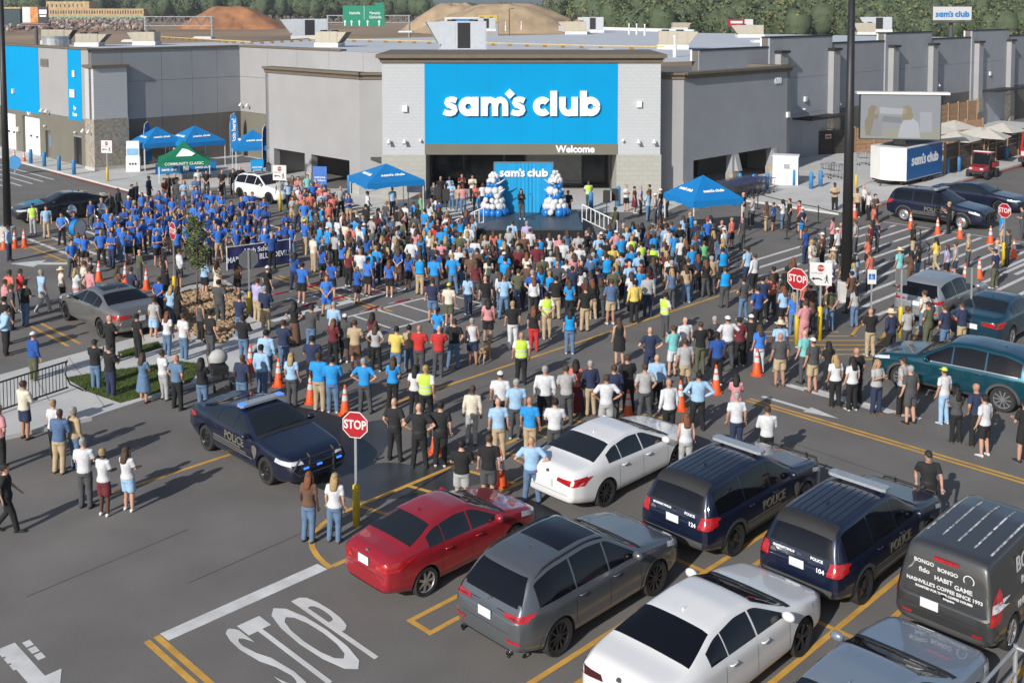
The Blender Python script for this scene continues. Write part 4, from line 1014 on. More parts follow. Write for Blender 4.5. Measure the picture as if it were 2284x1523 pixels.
def police_kit(root, car, spec, sides='LR', num='124', bar_x=.05, rear=True, push=True, led=False):
    M_DEC = mat('reflective_grey', (.13, .125, .11), .4, vary=.15, scale=20); M_LB = mat('light_bar_clear', (.30, .33, .36), .15, vary=.15, scale=20, coat=1)
    l, n = car.hit((bar_x, 0, 4), (0, 0, -1)); z = l.z+.05
    m = MB(); w = .62
    pts = [(bar_x-.14, -w), (bar_x-.10, -w-.06), (bar_x+.10, -w-.06), (bar_x+.14, -w), (bar_x+.14, w), (bar_x+.10, w+.06), (bar_x-.10, w+.06), (bar_x-.14, w)]
    m.prism(pts, z, z+.065); lb = m.build('light_bar', M_LB, root)
    m = MB()
    for s_ in (-.45, .45): m.box(bar_x-.04, bar_x+.04, s_-.03, s_+.03, z-.07, z+.001)
    m.build('bar_foot', M_TRIM, lb)
    if led:
        for y in (-.58, .58): m = MB(); m.box(bar_x-.13, bar_x+.13, y-.07, y+.07, z+.005, z+.07); m.build('blue_beacon', mat('beacon_blue', (.01, .05, .6), .2, emit=(.03, .15, 1, 2.2)), lb)
    h = car.L/2
    for how in sides:
        sg = 1 if how == 'L' else -1; xd = Vector((-sg, 0, 0))
        for k, (z0, z1) in enumerate(((.50, .53), (.56, .59), (.62, .66))): link('side_stripe', car.rect('side_stripe', car.wb[1]+.45, .95-.3*k, z0, z1, how, M_DEC, 10, 1, .007), root)
        y = (car.W/2+.012)*sg
        text('POLICE', mat('decal_gold', (.15, .135, .105), .45), (0, 0, 0), X, Z, .3, .003, .008, root, name='side_lettering').matrix_basis = Matrix(((xd.x, 0, 0, .05), (0, 0, sg, y), (0, 1, 0, .80), (0, 0, 0, 1)))
        m = MB(); sh = [(-.13, .14), (0, .19), (.13, .14), (.12, -.02), (0, -.20), (-.12, -.02)]
        m.add([(1.05+a*.9, y, .72+b) for a, b in (sh if sg < 0 else sh[::-1])], [tuple(range(6))]); m.build('shield_decal', M_DEC, root)
    if rear:
        l, n = car.hit((-5, .55, 1.07), (1, 0, 0)); 
        for s_, yy, sz in (('GOODLETTSVILLE', .36, .062), ('POLICE', -.40, .085)):
            t = text(s_, M_LET, (0, 0, 0), X, Z, sz, .002, .003, root, name='rear_lettering'); l, n = car.hit((-5, yy, 1.09), (1, 0, 0)); t.matrix_basis = Matrix(((0, 0, -1, l.x-.012), (-1, 0, 0, yy), (0, 1, 0, 1.09), (0, 0, 0, 1)))
        t = text(num, M_LET, (0, 0, 0), X, Z, .13, .002, .004, root, name='unit_number'); l, n = car.hit((-5, -.52, .93), (1, 0, 0)); t.matrix_basis = Matrix(((0, 0, -1, l.x-.012), (-1, 0, 0, -.52), (0, 1, 0, .93), (0, 0, 0, 1)))
        m = MB(); l, n = car.hit((-5, .58, 1.0), (1, 0, 0)); m.lathe([(.075, 0), (.07, .01), (.001, .012)], 14, (l.x-.018, .58, .98), 0, 'x'); m.build('crest', M_DEC, root)
    if push:
        m = MB(); x = h+.16
        for y in (-.36, .36): m.tube([(h-.05, y, .38), (x, y, .40), (x, y, .92), (x-.1, y, .98)], .035, 6)
        for z_ in (.50, .72, .90): m.tube([(x, -.62, z_-.0), (x, .62, z_)], .028, 6)
        for sg in (-1, 1): m.tube([(x, sg*.62, .48), (x-.12, sg*.78, .62), (x-.04, sg*.62, .92)], .028, 6)
        pb = m.build('push_bumper', M_TRIM, root)
        if led:
            for y in (-.5, -.1, .5): m = MB(); m.box(x+.03, x+.06, y-.07, y+.07, .66, .70); m.build('blue_strobe', mat('strobe_blue', (.01, .05, .6), .2, emit=(.03, .15, 1, 2.5)), pb)
RIBS = lambda root, car, x0, x1, ys: [link('roof_rib', car.rect('roof_rib', x0, x1, y-.012, y+.012, 'T', M_SEAM, 10, 1, .004), root) for y in ys]
for ct, sc, num, lab in (((1632, 1236), .98, '124', 'navy police SUV number 124, left of the pair in the near rows'), ((1918, 1343), .98, '104', 'navy police SUV number 104, between its twin and the charcoal van')):
    v_ = vehicle('police_suv', lab, 'police car', UTIL, place(ct, A, 1, UTIL, 1, sc), A, P_NAVY, sc, 'steel', M_RIMB, 'navy police SUVs', tint=M_TINT, spec=UTIL_S)
    police_kit(v_, UTIL, UTIL_S, num=num); RIBS(v_, UTIL, -1.9, -.25, [-.55, -.4, -.25, -.1, .1, .25, .4, .55])
    link('roof_spoiler', UTIL.rect('roof_spoiler', -2.28, -1.98, -.66, .66, 'T', M_TRIM, 4, 8, .012), v_)
van = vehicle('panel_van', 'charcoal delivery van covered in white coffee lettering at right edge', 'van', VAN, place((2243, 1444), A, 1, VAN, 1, 1.04), A, P_VAN, 1.04, '7', M_RIMS, spec=VAN_S)
M_WVN = mat('vinyl_white', (.62, .62, .62), .5, vary=.05)
def rear_text(root, car, s, y, z, size, mt=M_WVN, bold=.003, sx=1):
    t = text(s, mt, (0, 0, 0), X, Z, size, .002, bold, root, name='van_lettering'); l, n = car.hit((-5, y, z), (1, 0, 0)); n = Vector((-1, 0, .05)).normalized()
    t.matrix_basis = Matrix(((0, -.08, -1, l.x-.012), (-sx, 0, 0, y), (0, 1, -.08, z), (0, 0, 0, 1)))
for s, y, z, sz in (('BONGO', .40, 1.47, .10), ('BONGO', -.04, 1.43, .10), ('fido', .38, 1.33, .13), ('HABIT', .02, 1.27, .12), ('GAME', -.34, 1.23, .12), ("NASHVILLE'S COFFEE SINCE 1993", 0, 1.12, .095), ('ROASTED FOR THESE COFFEE HOUSES', 0, 1.03, .06), ('bongojava', -.1, .965, .05)): rear_text(van, VAN, s, y, z, sz)
m = MB(); l, n = VAN.hit((-5, -.42, 1.42), (1, 0, 0)); m.lathe([(.10, 0), (.10, .004), (.082, .005), (.082, 0)], 20, (l.x-.014, -.42, 1.42), 0, 'x', False); m.build('van_roundel', M_WVN, van)
for s, x, z, sz in (('BONGO', -.45, 1.42, .42), ('ROASTING CO', -.45, 1.14, .19), ('FINE COFFEE', -.9, .80, .16), ('DELIVERY', -.1, .60, .2)):
    t = text(s, M_WVN, (0, 0, 0), X, Z, sz, .002, .008, van, name='van_lettering'); l, n = VAN.hit((x, -3, z), (0, 1, 0)); t.matrix_basis = Matrix(((1, 0, 0, x), (0, .1, -1, l.y-.014), (0, 1, 0, z), (0, 0, 0, 1)))
link('hatch_seam', VAN.quadp('hatch_seam', [(-.80, .70), (.80, .70), (.80, .708), (-.80, .708)], 'B', M_SEAM, 12, 1, .004), van)
m = MB(); l, n = VAN.hit((-2.28, 0, 4), (0, 0, -1)); m.box(-2.345, -2.30, -.22, .22, l.z-.045, l.z+.01); m.build('brake_light', M_TAIL, van)
rng_ = random.Random(4)
for k, y in enumerate((-.62, -.31, 0, .31, .62)):          # pale rub marks along the roof ribs
    x0 = -1.9+.05*k; link('roof_rib', VAN.rect('roof_rib', x0, .15, y-.018, y+.018, 'T', mat('rub_mark', (.42, .42, .43), .5, vary=.9, scale=9), 24, 1, .006), van)
vehicle('sedan', 'steel blue sedan at the bottom right corner with dark bonnet edge', 'car', CHARG, place((1778, 1458), A, 1, SEDAN, 0, 1.08)-B*PITCH+A*.15, A, P_STEEL, 1.04, '10', M_RIMB, spec=dict(CHARG_S, chrome=(-1.3, .8)))
# patrol sedan, left
pc = vehicle('police_sedan', 'dark navy police sedan with lit blue lights stopped on the lane', 'police car', CHARG, place((600, 1078), -B, 1, CHARG, 0, .99), -B, P_NAVY, .99, 'steel', M_RIMB, spec=CHARG_S)
police_kit(pc, CHARG, CHARG_S, bar_x=-.15, rear=False, led=True)
vehicle('sedan', 'taupe grey sedan parked on the left among onlookers', 'car', SEDAN, place((153, 714), B, -1, SEDAN, 0, 1.10), B, P_BMW, 1.10, '10', M_RIMB, spec=dict(SEDAN_S, chrome=(-1.25, .85), sunroof=[(-.75, .05, .45, M_TINT)]), tint=M_TINT)
vehicle('sedan', 'black sedan facing left beside the left light pole', 'car', CHARG, at(135, 487)+A*.2, (-.80, -.60, 0), P_BLK, 1.06, '5', M_RIMB, spec=CHARG_S, tint=M_TINT)
vehicle('suv', 'white display SUV parked before the left wing openings', 'car', SUV, place((538, 444), (.78, -.62, 0), 1, SUV, 1, .98), (.78, -.62, 0), P_WHITE, .98, '5', M_RIMB, spec=dict(SUV_S, sunroof=[(-1.3, .1, .62, M_TINT)]), tint=M_TINT)
v_ = vehicle('police_suv', 'navy police SUV seen side on, behind the row of cones', 'police car', UTIL, place((2145, 511), -B, 1, UTIL, 0, 1.08), -B, P_NAVY, 1.08, 'steel', M_RIMS, 'navy police SUVs', tint=M_TINT, spec=UTIL_S); police_kit(v_, UTIL, UTIL_S, rear=False)
vehicle('sedan', 'navy sedan half hidden behind the side-on police SUV', 'car', CHARG, at(2172, 466)+A*.6, -B, P_NAVY, 1.06, '10', M_RIMB, spec=CHARG_S)
vehicle('suv', 'bright teal SUV facing left behind the people on the right', 'car', SUV, place((1992, 858), B, -1, SUV, 0, 1.02)-B*.3, (-.76, .65, 0), P_TEAL, 1.02, '10', M_RIMS, spec=dict(SUV_S, clad=.14, chrome=(-1.9, .8), tail_mat2=M_TAIL), tint=M_TINT)
vehicle('sedan', 'dark teal sedan cut by the right edge, rear plate showing', 'car', SEDAN, place((2250, 770), A, 1, SEDAN, 1, 1.08), A, P_TEAL2, 1.08, '10', M_RIMS, spec=SEDAN_S)
vehicle('suv', 'silver SUV by the accessible parking sign', 'car', SUV, place((2116, 726), A, 1, SUV, 1, 1.0), A, P_SILV, 1.0, '10', M_RIMS, spec=dict(SUV_S, clad=.12), tint=M_TINT)
# ------------------------------------------------------------------ people: shells -> one skin
def ell(cx, cy, z, rx, ry, n=14): return [(cx+rx*math.cos(2*PI*k/n), cy+ry*math.sin(2*PI*k/n), z) for k in range(n)]
def remesh(mb, voxel=.017, smooth=3, ratio=.4, name='m'):
    me = mb.mesh(name, [M_SEAM]); bm = bmesh.new(); bm.from_mesh(me)
    bmesh.ops.recalc_face_normals(bm, faces=bm.faces); bm.to_mesh(me); bm.free()
    o = temp(me)
    r = o.modifiers.new('r', 'REMESH'); r.mode = 'VOXEL'; r.voxel_size = voxel; r.use_smooth_shade = True
    if smooth: s = o.modifiers.new('s', 'SMOOTH'); s.iterations = smooth; s.factor = .5
    if ratio < 1: d = o.modifiers.new('d', 'DECIMATE'); d.ratio = ratio
    res = evaluate(o)
    bpy.data.objects.remove(o); bpy.data.meshes.remove(me); res.name = name
    res.polygons.foreach_set('use_smooth', [True]*len(res.polygons))
    return res
# poses: right-arm elbow, wrist (x mirrored for the left), legs
POSE = {
 'h': dict(R=((.245, -.03, 1.13), (.255, .05, .89)), L=((.24, -.02, 1.13), (.25, .07, .89)), legs='stand'),
 'o': dict(R=((.30, -.07, 1.15), (.20, .04, .95)), L=((.29, -.06, 1.15), (.20, .05, .95)), legs='wide'),
 'i': dict(R=((.39, -.08, 1.17), (.19, .00, 1.01)), L=((.38, -.07, 1.17), (.19, .02, 1.01)), legs='wide'),
 'f': dict(R=((.25, .05, 1.14), (-.06, .21, 1.17)), L=((.25, .05, 1.13), (-.08, .19, 1.12)), legs='stand'),
 'b': dict(R=((.27, -.11, 1.15), (.05, -.17, .99)), L=((.27, -.11, 1.15), (.05, -.18, .96)), legs='stand'),
 'p': dict(R=((.23, .08, 1.14), (.08, .30, 1.30)), L=((.23, .08, 1.13), (.06, .28, 1.24)), legs='stand'),
 'c': dict(R=((.26, .02, 1.13), (.05, .18, .93)), L=((.26, .02, 1.13), (.04, .17, .92)), legs='wide'),
 'w': dict(R=((.25, -.12, 1.15), (.25, -.05, .92)), L=((.25, .06, 1.14), (.24, .22, .95)), legs='walk'),
}
LEGS = {'stand': (((.095, .01, .48), (.105, -.02, .09)), ((.10, .02, .48), (.12, .01, .09))),
        'wide': (((.12, .01, .48), (.16, -.02, .09)), ((.125, .02, .48), (.17, .02, .09))),
        'walk': (((.09, .13, .50), (.09, .20, .10)), ((.09, -.02, .48), (.09, -.28, .16)))}
def dims(sex): return dict(sh=.185, hip=.160, waist=.145, chest=.172, leg=1.0, arm=1.0) if sex == 'M' else dict(sh=.158, hip=.168, waist=.122, chest=.148, leg=1.0, arm=.86)
def torso_rings(sex, inf=0, z0=.80, z1=1.475, flare=0):
    d = dims(sex); prof = [(.80, d['hip']*.92, .112), (.88, d['hip'], .122), (.96, d['hip']*.98, .118), (1.07, d['waist'], .103), (1.18, (d['waist']+d['chest'])/2+.004, .112), (1.29, d['chest'], .122 if sex == 'M' else .128), (1.37, d['chest']+.006, .110), (1.42, d['sh']*.86, .092), (1.455, d['sh']*.5, .072), (1.475, .068, .062)]
    zs = [p[0] for p in prof]; out = []
    for z in np.linspace(z0, z1, 12):
        rx = np.interp(z, zs, [p[1] for p in prof])+inf; ry = np.interp(z, zs, [p[2] for p in prof])+inf; f = flare*max(0, (1.05-z)/.2)
        out.append(ell(0, -.01, z, rx+f, ry+f, 18))
    return out
def arm_pts(sex, pose, side):
    d = dims(sex); e, w = POSE[pose][side]; sg = 1 if side == 'R' else -1; k = d['sh']/.185
    f = lambda p: Vector((p[0]*sg*(k if abs(p[0]) > .15 else 1), p[1], p[2]))
    return Vector((d['sh']*sg*.98, -.012, 1.405)), f(e), f(w)
def leg_pts(pose, side):
    kn, an = LEGS[POSE[pose]['legs']][0 if side == 'R' else 1]; sg = 1 if side == 'R' else -1
    return Vector((.088*sg, -.01, .88)), Vector((kn[0]*sg, kn[1], kn[2])), Vector((an[0]*sg, an[1], an[2]))
def add_hand(m, e, w, sg):
    d = (w-e).normalized(); s = d.cross(Vector((0, 1, 0)) if abs(d.y) < .8 else Z).normalized()*sg; n = d.cross(s)
    m.tube([w-d*.02, w+d*.03, w+d*.085], [.026, .036, .030], 8, 0, True, .55)
    for k, (o, L) in enumerate(((-.026, .062), (-.009, .074), (.009, .070), (.025, .055))):
        b = w+d*.08+s*o; m.tube([b, b+d*L*.5+n*.006, b+d*L+n*.022], [.0095, .009, .006], 5)
    b = w+d*.03+s*.032; m.tube([b, b+d*.035+s*.02, b+d*.06+s*.022+n*.012], [.012, .0105, .007], 5)
def head_rings(k=0): return [ell(0, yo, z, rx+k, ry+k, 14) for z, rx, ry, yo in ((1.495, .04, .045, .03), (1.525, .058, .070, .018), (1.575, .070, .088, .006), (1.63, .075, .097, 0), (1.68, .070, .090, -.006), (1.715, .047, .062, -.010), (1.733, .012, .018, -.012))]
def make_body(sex, pose):
    m = MB(); m.loft(torso_rings(sex))
    m.tube([(0, -.012, 1.42), (0, 0, 1.54)], [.062, .056] if sex == 'M' else [.05, .046], 10); m.loft(head_rings())
    m.add([(-.014, .085, 1.575), (.014, .085, 1.575), (0, .118, 1.585), (0, .092, 1.63), (-.012, .07, 1.60), (.012, .07, 1.60)], [(0, 1, 2), (0, 2, 3), (2, 1, 3), (0, 3, 4), (1, 5, 3), (0, 4, 5, 1), (4, 3, 5)])
    for sg in (-1, 1): m.sphere((.076*sg, -.005, 1.60), .028, 6, 5, 0, (.5, .8, 1.1))
    d = dims(sex); k = d['arm']
    for side, sg in (('R', 1), ('L', -1)):
        s, e, w = arm_pts(sex, pose, side)
        m.tube([s-Vector((.05*sg, 0, 0)), s, s.lerp(e, .5), e, e.lerp(w, .4), w], [.05*k, .056*k, .047*k, .041*k, .040*k, .028*k], 10)
        h, kn, an = leg_pts(pose, side)
        m.tube([h, h.lerp(kn, .45), kn, kn.lerp(an, .35), an, an-Z*.05], [.09, .083, .058, .059, .040, .042], 12)
    me = remesh(m, .0165, 3, .34, 'person')
    x = MB()
    for side, sg in (('R', 1), ('L', -1)): s, e, w = arm_pts(sex, pose, side); add_hand(x, e, w, sg)
    x.m = [0]*len(x.f)
    for sg in (-1, 1): x.sphere((.030*sg, .083, 1.615), .0115, 6, 4, 1); x.tube([(.018*sg, .092, 1.637), (.045*sg, .082, 1.636)], .005, 4, 1)
    x.tube([(-.022, .083, 1.545), (0, .089, 1.543), (.022, .083, 1.545)], .0055, 4, 2)
    bm = bmesh.new(); bm.from_mesh(me); t = x.mesh('x', [M_SEAM]*3); bm.from_mesh(t)
    bm.to_mesh(me); bm.free()
    me.materials.clear()
    for q in (M_SEAM, mat('eye_dark', (.02, .015, .012), .4, vary=0), mat('lips', (.30, .10, .085), .5, vary=0)): me.materials.append(q)
    me.polygons.foreach_set('use_smooth', [True]*len(me.polygons)); return me
def make_shirt(sex, pose, kind):
    inf = {'tee': .016, 'long': .018, 'tank': .013, 'vest': .034}[kind]
    m = MB(); m.loft(torso_rings(sex, inf, .90 if kind != 'vest' else .93, 1.47 if kind != 'tank' else 1.44, .012))
    k = dims(sex)['arm']
    if kind in ('tee', 'long'):
        for side, sg in (('R', 1), ('L', -1)):
            s, e, w = arm_pts(sex, pose, side)
            if kind == 'tee': m.tube([s-Vector((.05*sg, 0, 0)), s, s.lerp(e, .35), s.lerp(e, .72)], [.06*k, .072*k, .068*k, .069*k], 10)
            else: m.tube([s-Vector((.05*sg, 0, 0)), s, s.lerp(e, .5), e, e.lerp(w, .5), e.lerp(w, .97)], [.06*k, .072*k, .062*k, .057*k, .050*k, .043*k], 10)
    return remesh(m, .018, 3, .42, 'shirt')
def make_bottom(sex, legs, kind):
    pose = {'stand': 'h', 'wide': 'o', 'walk': 'w'}[legs]; m = MB(); d = dims(sex)
    if kind in ('pants', 'shorts'):
        m.loft(torso_rings(sex, .014, .80, 1.03))
        for side in 'RL':
            h, kn, an = leg_pts(pose, side)
            if kind == 'pants': m.tube([h+Z*.02, h.lerp(kn, .45), kn, kn.lerp(an, .5), an, an-Z*.045], [.100, .098, .077, .070, .066, .070], 12)
            else: m.tube([h+Z*.02, h.lerp(kn, .45), h.lerp(kn, .86)], [.102, .108, .106], 12)
    else:
        z1 = {'skirt': .52, 'dress': .42, 'long': .10}[kind]; z0 = 1.04; R_ = []
        for t in np.linspace(0, 1, 8):
            z = z0+(z1-z0)*t; w = np.interp(t, [0, .25, 1], [d['waist']+.012, d['hip']+.022, d['hip']+(.05 if kind == 'skirt' else .10)]); R_.append([(w*math.cos(2*PI*k/24)*(1+.03*t*math.sin(5*2*PI*k/24)), -.01+w*.78*math.sin(2*PI*k/24)*(1+.05*t*math.sin(7*2*PI*k/24+1)), z) for k in range(24)])
        m.loft(R_[::-1])
    return remesh(m, .019, 2, .42, {'pants': 'trousers', 'shorts': 'shorts'}.get(kind, 'skirt'))
def make_shoes(legs, only='RL'):
    pose = {'stand': 'h', 'wide': 'o', 'walk': 'w'}[legs]; m = MB()
    for side in only:
        h, kn, an = leg_pts(pose, side); g = an.z-.09; sg = 1 if side == 'R' else -1; out = .03*sg; q = MB()
        rs = []
        for y, w, t in ((-.075, .026, .05), (-.06, .038, .085), (0, .040, .095), (.07, .044, .065), (.14, .044, .048), (.175, .030, .035), (.185, .012, .02)):
            rs.append([(w*math.cos(2*PI*k/10)+out*max(y, 0)*3, y, max(.003, t*.5+t*.5*math.sin(2*PI*k/10))) for k in range(10)])
        q.loft(rs); m.join(q, Matrix.Translation((an.x, an.y+.01, g)) @ (Matrix.Rotation(R(-28) if legs == 'walk' and side == 'L' else 0, 4, 'X')))
    me = m.mesh('shoe', [M_SEAM], True); return me
def make_hair(style):
    m = MB()
    def skull(k=.012, zc=1.56):
        q = MB(); q.loft(head_rings(k)); keep = []
        for f in q.f:
            c = sum((Vector(q.v[i]) for i in f), Vector())/len(f)
            if c.z < zc or (c.y > .045 and c.z < 1.672) or (c.y > .01 and c.z < 1.62): continue
            keep.append(f)
        q.f = keep; q.m = [0]*len(keep); return q
    if style in ('short', 'long', 'pony', 'bun'):
        m.join(skull(.014, 1.555)); m.sphere((0, -.022, 1.668), 1, 12, 8, 0, (.081, .098, .078))
    if style == 'long':
        m.loft([[(w*math.cos(2*PI*k/12), y+t*math.sin(2*PI*k/12), z) for k in range(12)] for z, w, y, t in ((1.33, .05, -.135, .018), (1.36, .085, -.135, .03), (1.45, .092, -.115, .045), (1.55, .095, -.075, .055), (1.64, .086, -.05, .06), (1.70, .05, -.03, .05))])
        for sg in (-1, 1): m.tube([(.072*sg, .02, 1.67), (.088*sg, .01, 1.58), (.098*sg, .0, 1.48), (.092*sg, .01, 1.40)], [.02, .028, .028, .012], 7)
    if style == 'pony': m.tube([(0, -.10, 1.67), (0, -.15, 1.66), (0, -.155, 1.56), (.01, -.125, 1.42)], [.02, .036, .034, .012], 8)
    if style == 'bun': m.sphere((0, -.08, 1.745), .045, 10, 7)
    if style == 'grown': pass
    if style == 'cap':
        m.sphere((0, -.008, 1.655), 1, 14, 8, 0, (.088, .106, .092)); keep = [f for f in m.f if sum(m.v[i][2] for i in f)/len(f) > 1.645]; m.f = keep; m.m = [0]*len(keep)
        m.add([(x, y, z) for x, y, z in ((-.07, .07, 1.655), (-.055, .155, 1.645), (0, .175, 1.648), (.055, .155, 1.645), (.07, .07, 1.655), (-.07, .07, 1.665), (-.055, .155, 1.655), (0, .175, 1.658), (.055, .155, 1.655), (.07, .07, 1.665))], [(0, 1, 2, 3, 4), (5, 9, 8, 7, 6), (0, 5, 6, 1), (1, 6, 7, 2), (2, 7, 8, 3), (3, 8, 9, 4)])
        q = skull(.010, 1.565); m.join(q); m.m = [0 if i < len(m.f)-len(q.f) else 1 for i in range(len(m.f))]
    if style == 'hat':
        m.lathe([(.21, -.015), (.15, .0), (.098, .005), (.094, .06), (.075, .095), (.001, .10)], 20, (0, -.01, 1.665)); m.lathe([(.21, -.02), (.098, -.003)], 20, (0, -.01, 1.665), cap=False)
    me = m.mesh({'cap': 'cap', 'hat': 'sun_hat'}.get(style, 'hair'), [M_SEAM, M_SEAM], True); return me
def band_ring(sex, z, h, inf, name):
    rs = [ell(0, -.01, zz, 0, 0, 20) for zz in (z, z+h)]; d = torso_rings(sex, inf, z, z+h)
    m = MB(); m.loft([d[0], d[-1]], 0, False); return m.mesh(name, [M_SEAM], True)
_pm = {}
def PM(kind, *a):
    k = (kind,)+a
    if k not in _pm: _pm[k] = {'body': make_body, 'shirt': make_shirt, 'bottom': make_bottom, 'shoes': make_shoes, 'hair': make_hair}[kind](*a)
    return _pm[k]
# cloth colours (code -> words, linear rgb)
CL = {'w': ('white', (.56, .57, .59)), 'o': ('cream', (.60, .55, .45)), 'b': ('royal blue', (.028, .135, .50)), 'B': ('navy', (.022, .032, .075)), 'l': ('light blue', (.30, .47, .66)), 'c': ('bright blue', (.02, .25, .60)),
      'k': ('black', (.014, .014, .015)), 'g': ('light grey', (.36, .36, .36)), 'G': ('charcoal', (.065, .067, .072)), 'r': ('red', (.48, .03, .028)), 'R': ('maroon', (.13, .02, .028)), 'p': ('pink', (.55, .24, .26)),
      'y': ('yellow', (.62, .48, .12)), 'n': ('green', (.13, .42, .20)), 'N': ('olive', (.09, .095, .055)), 't': ('tan', (.42, .32, .20)), 'T': ('brown', (.12, .065, .042)), 'v': ('black', (.014, .014, .015)), 'q': ('coral', (.55, .15, .11)),
      'u': ('lavender', (.38, .35, .55)), 'd': ('slate blue', (.075, .135, .25)), 'm': ('aqua', (.18, .50, .50)), 'O': ('black uniform', (.018, .018, .020)), 'V': ('white', (.6, .6, .6)), 'j': ('denim', (.10, .17, .28))}
CM = {k: mat('cloth_'+k, c, .92, vary=.10, scale=9, bump=.9, bscale=9) for k, (w, c) in CL.items()}
BLUES = [CM['b']]+[mat('cloth_blue_%d' % i, c_, .92, vary=.12, scale=9, bump=.9, bscale=9) for i, c_ in enumerate(((.020, .095, .38), (.038, .17, .56), (.018, .07, .28)))]
SKIN = [mat('skin_%d' % i, c, .6, vary=.05, scale=20) for i, c in enumerate(((.52, .30, .21), (.46, .25, .17), (.40, .21, .14), (.20, .10, .06), (.09, .045, .03)))]
HAIRC = {'k': ('black hair', (.012, .010, .009)), 'b': ('brown hair', (.060, .034, .020)), 'y': ('blond hair', (.34, .23, .11)), 'g': ('grey hair', (.30, .29, .28)), 'r': ('auburn hair', (.16, .055, .025)), 'w': ('white', (.66, .66, .66)), 'd': ('dark', (.02, .02, .022)), 'R': ('red', (.42, .03, .03)), 'Q': ('lime', (.55, .60, .06)), 's': ('straw', (.58, .50, .34))}
HM = {k: mat('hair_'+k, c, .75, vary=.3, scale=30, bump=.5, bscale=40) for k, (w, c) in HAIRC.items()}
SHOE = [mat('shoe_white', (.6, .6, .6), .6), mat('shoe_black', (.02, .02, .02), .6), mat('shoe_brown', (.14, .08, .05), .6)]
HAIR = {'k': ('short', 'k'), 'b': ('short', 'b'), 'y': ('short', 'y'), 'g': ('short', 'g'), 'r': ('short', 'r'), 'K': ('long', 'k'), 'B': ('long', 'b'), 'Y': ('long', 'y'), 'A': ('long', 'r'), 'Gg': ('long', 'g'), 'P': ('pony', 'k'), 'H': ('pony', 'y'), 'U': ('bun', 'k'), 'x': (None, 'x'), 'c': ('cap', 'w'), 'C': ('cap', 'd'), 'R': ('cap', 'R'), 'Q': ('cap', 'Q'), 'h': ('hat', 's')}
M_LIME = mat('vest_lime', (.48, .72, .06), .7, vary=.05, bump=.3, bscale=14); M_REFL = mat('reflective_tape', (.55, .57, .58), .35, vary=.05); M_VBLU = mat('vest_blue', (.0, .26, .62), .75, vary=.06, bump=.3, bscale=14)
STAGE = at(1165, 500)
PEOPLE = []          # dict(u, v, pos, ...)
prng = random.Random(21)
def parse(tile, txt, face=None, dz=0, grp=None):
    x0, y0, k = tile
    for ln in txt.replace(';', '\n').split('\n'):
        w = ln.split()
        if len(w) < 5: continue
        u, v = x0+float(w[0])/k, y0+float(w[1])/k
        sh, bo, ha = w[2], w[3], w[4]; sex = 'F' if ha in ('K', 'B', 'Y', 'A', 'P', 'H', 'U') or bo[-1] in 'kdD' else 'M'
        pose = None; ang = face
        for t in w[5:]:
            if t[0] == 'a' and len(t) > 1: ang = float(t[1:])
            elif t == 'F': sex = 'F'
            else: pose = t
        add_person(u, v, sh, bo, ha, sex, pose, ang, dz, grp)
def add_person(u, v, sh, bo, ha, sex, pose=None, ang=None, dz=0, grp=None, auto=False):
    hgt = 1.73*(prng.uniform(.965, 1.03) if sex == 'M' else prng.uniform(.91, .965))
    p = at(u, v, hgt+dz)
    if ang is None: ang = math.degrees(math.atan2(STAGE.x-p.x, STAGE.y+3-p.y))+prng.uniform(-14, 14)
    else: ang += prng.uniform(-10, 10)
    if pose is None: pose = prng.choice('hhofbcoihhp' if sex == 'M' else 'hhofcphf')
    PEOPLE.append(dict(u=u, v=v, pos=Vector((p.x, p.y, dz)), k=hgt/1.733, sh=sh, bo=bo, ha=ha, sex=sex, pose=pose, ang=ang, grp=grp, sk=prng.choices(range(5), (5, 4, 3, 1.3, 1.2))[0], so=prng.randint(0, 2), auto=auto))
def near_any(p, d): return any((q['pos']-p).length < d for q in PEOPLE)
def person_parts(q):
    """[(part name, mesh, [materials])] with the body first"""
    sex, pose = q['sex'], q['pose']; legs = POSE[pose]['legs']; sh = q['sh']; c = sh[0]; kind = 'long' if sh.endswith('+') else 'tank' if sh.endswith('-') else 'tee'
    out = [('person', PM('body', sex, pose), [SKIN[q['sk']], None, None])]
    bo = q['bo']; bt = {'p': 'pants', 's': 'shorts', 'k': 'skirt', 'd': 'dress', 'D': 'long'}[bo[-1]]
    out.append(('shirt', PM('shirt', sex, pose, kind), [CM[c] if c != 'b' else BLUES[int(q['u']*7+q['v']*3) % 4]])); me = PM('bottom', sex, legs, bt); out.append((me.name.split('.')[0], me, [CM[bo[0]]]))
    for sd in 'RL': out.append(('shoe', PM('shoes', legs, sd), [SHOE[q['so']]]))
    st, hc = HAIR[q['ha']]
    if st: me = PM('hair', st); out.append((me.name.split('.')[0], me, [HM[hc], HM['b']]))
    if c == 'V':
        out.append(('safety_vest', PM('shirt', sex, pose, 'vest'), [M_LIME]))
        for z in (1.02, 1.14):
            k = ('band', sex, z)
            if k not in _pm: _pm[k] = band_ring(sex, z, .045, .040, 'reflective_band')
            out.append(('reflective_band', _pm[k], [M_REFL]))
    if c == 'v': out.append(('work_vest', PM('shirt', sex, pose, 'vest'), [M_VBLU]))
    if c == 'O':
        k = ('belt', sex)
        if k not in _pm: _pm[k] = band_ring(sex, .98, .06, .036, 'duty_belt')
        out.append(('duty_belt', _pm[k], [M_TRIM]))
    return out
T1, T2, T3, T4 = (0, 350, 3.807), (560, 350, 3.807), (1120, 350, 3.807), (1684, 350, 3.807)
L1, L2, L3, L4 = (0, 700, 3.807), (560, 700, 3.807), (1120, 700, 3.807), (1684, 700, 3.807)
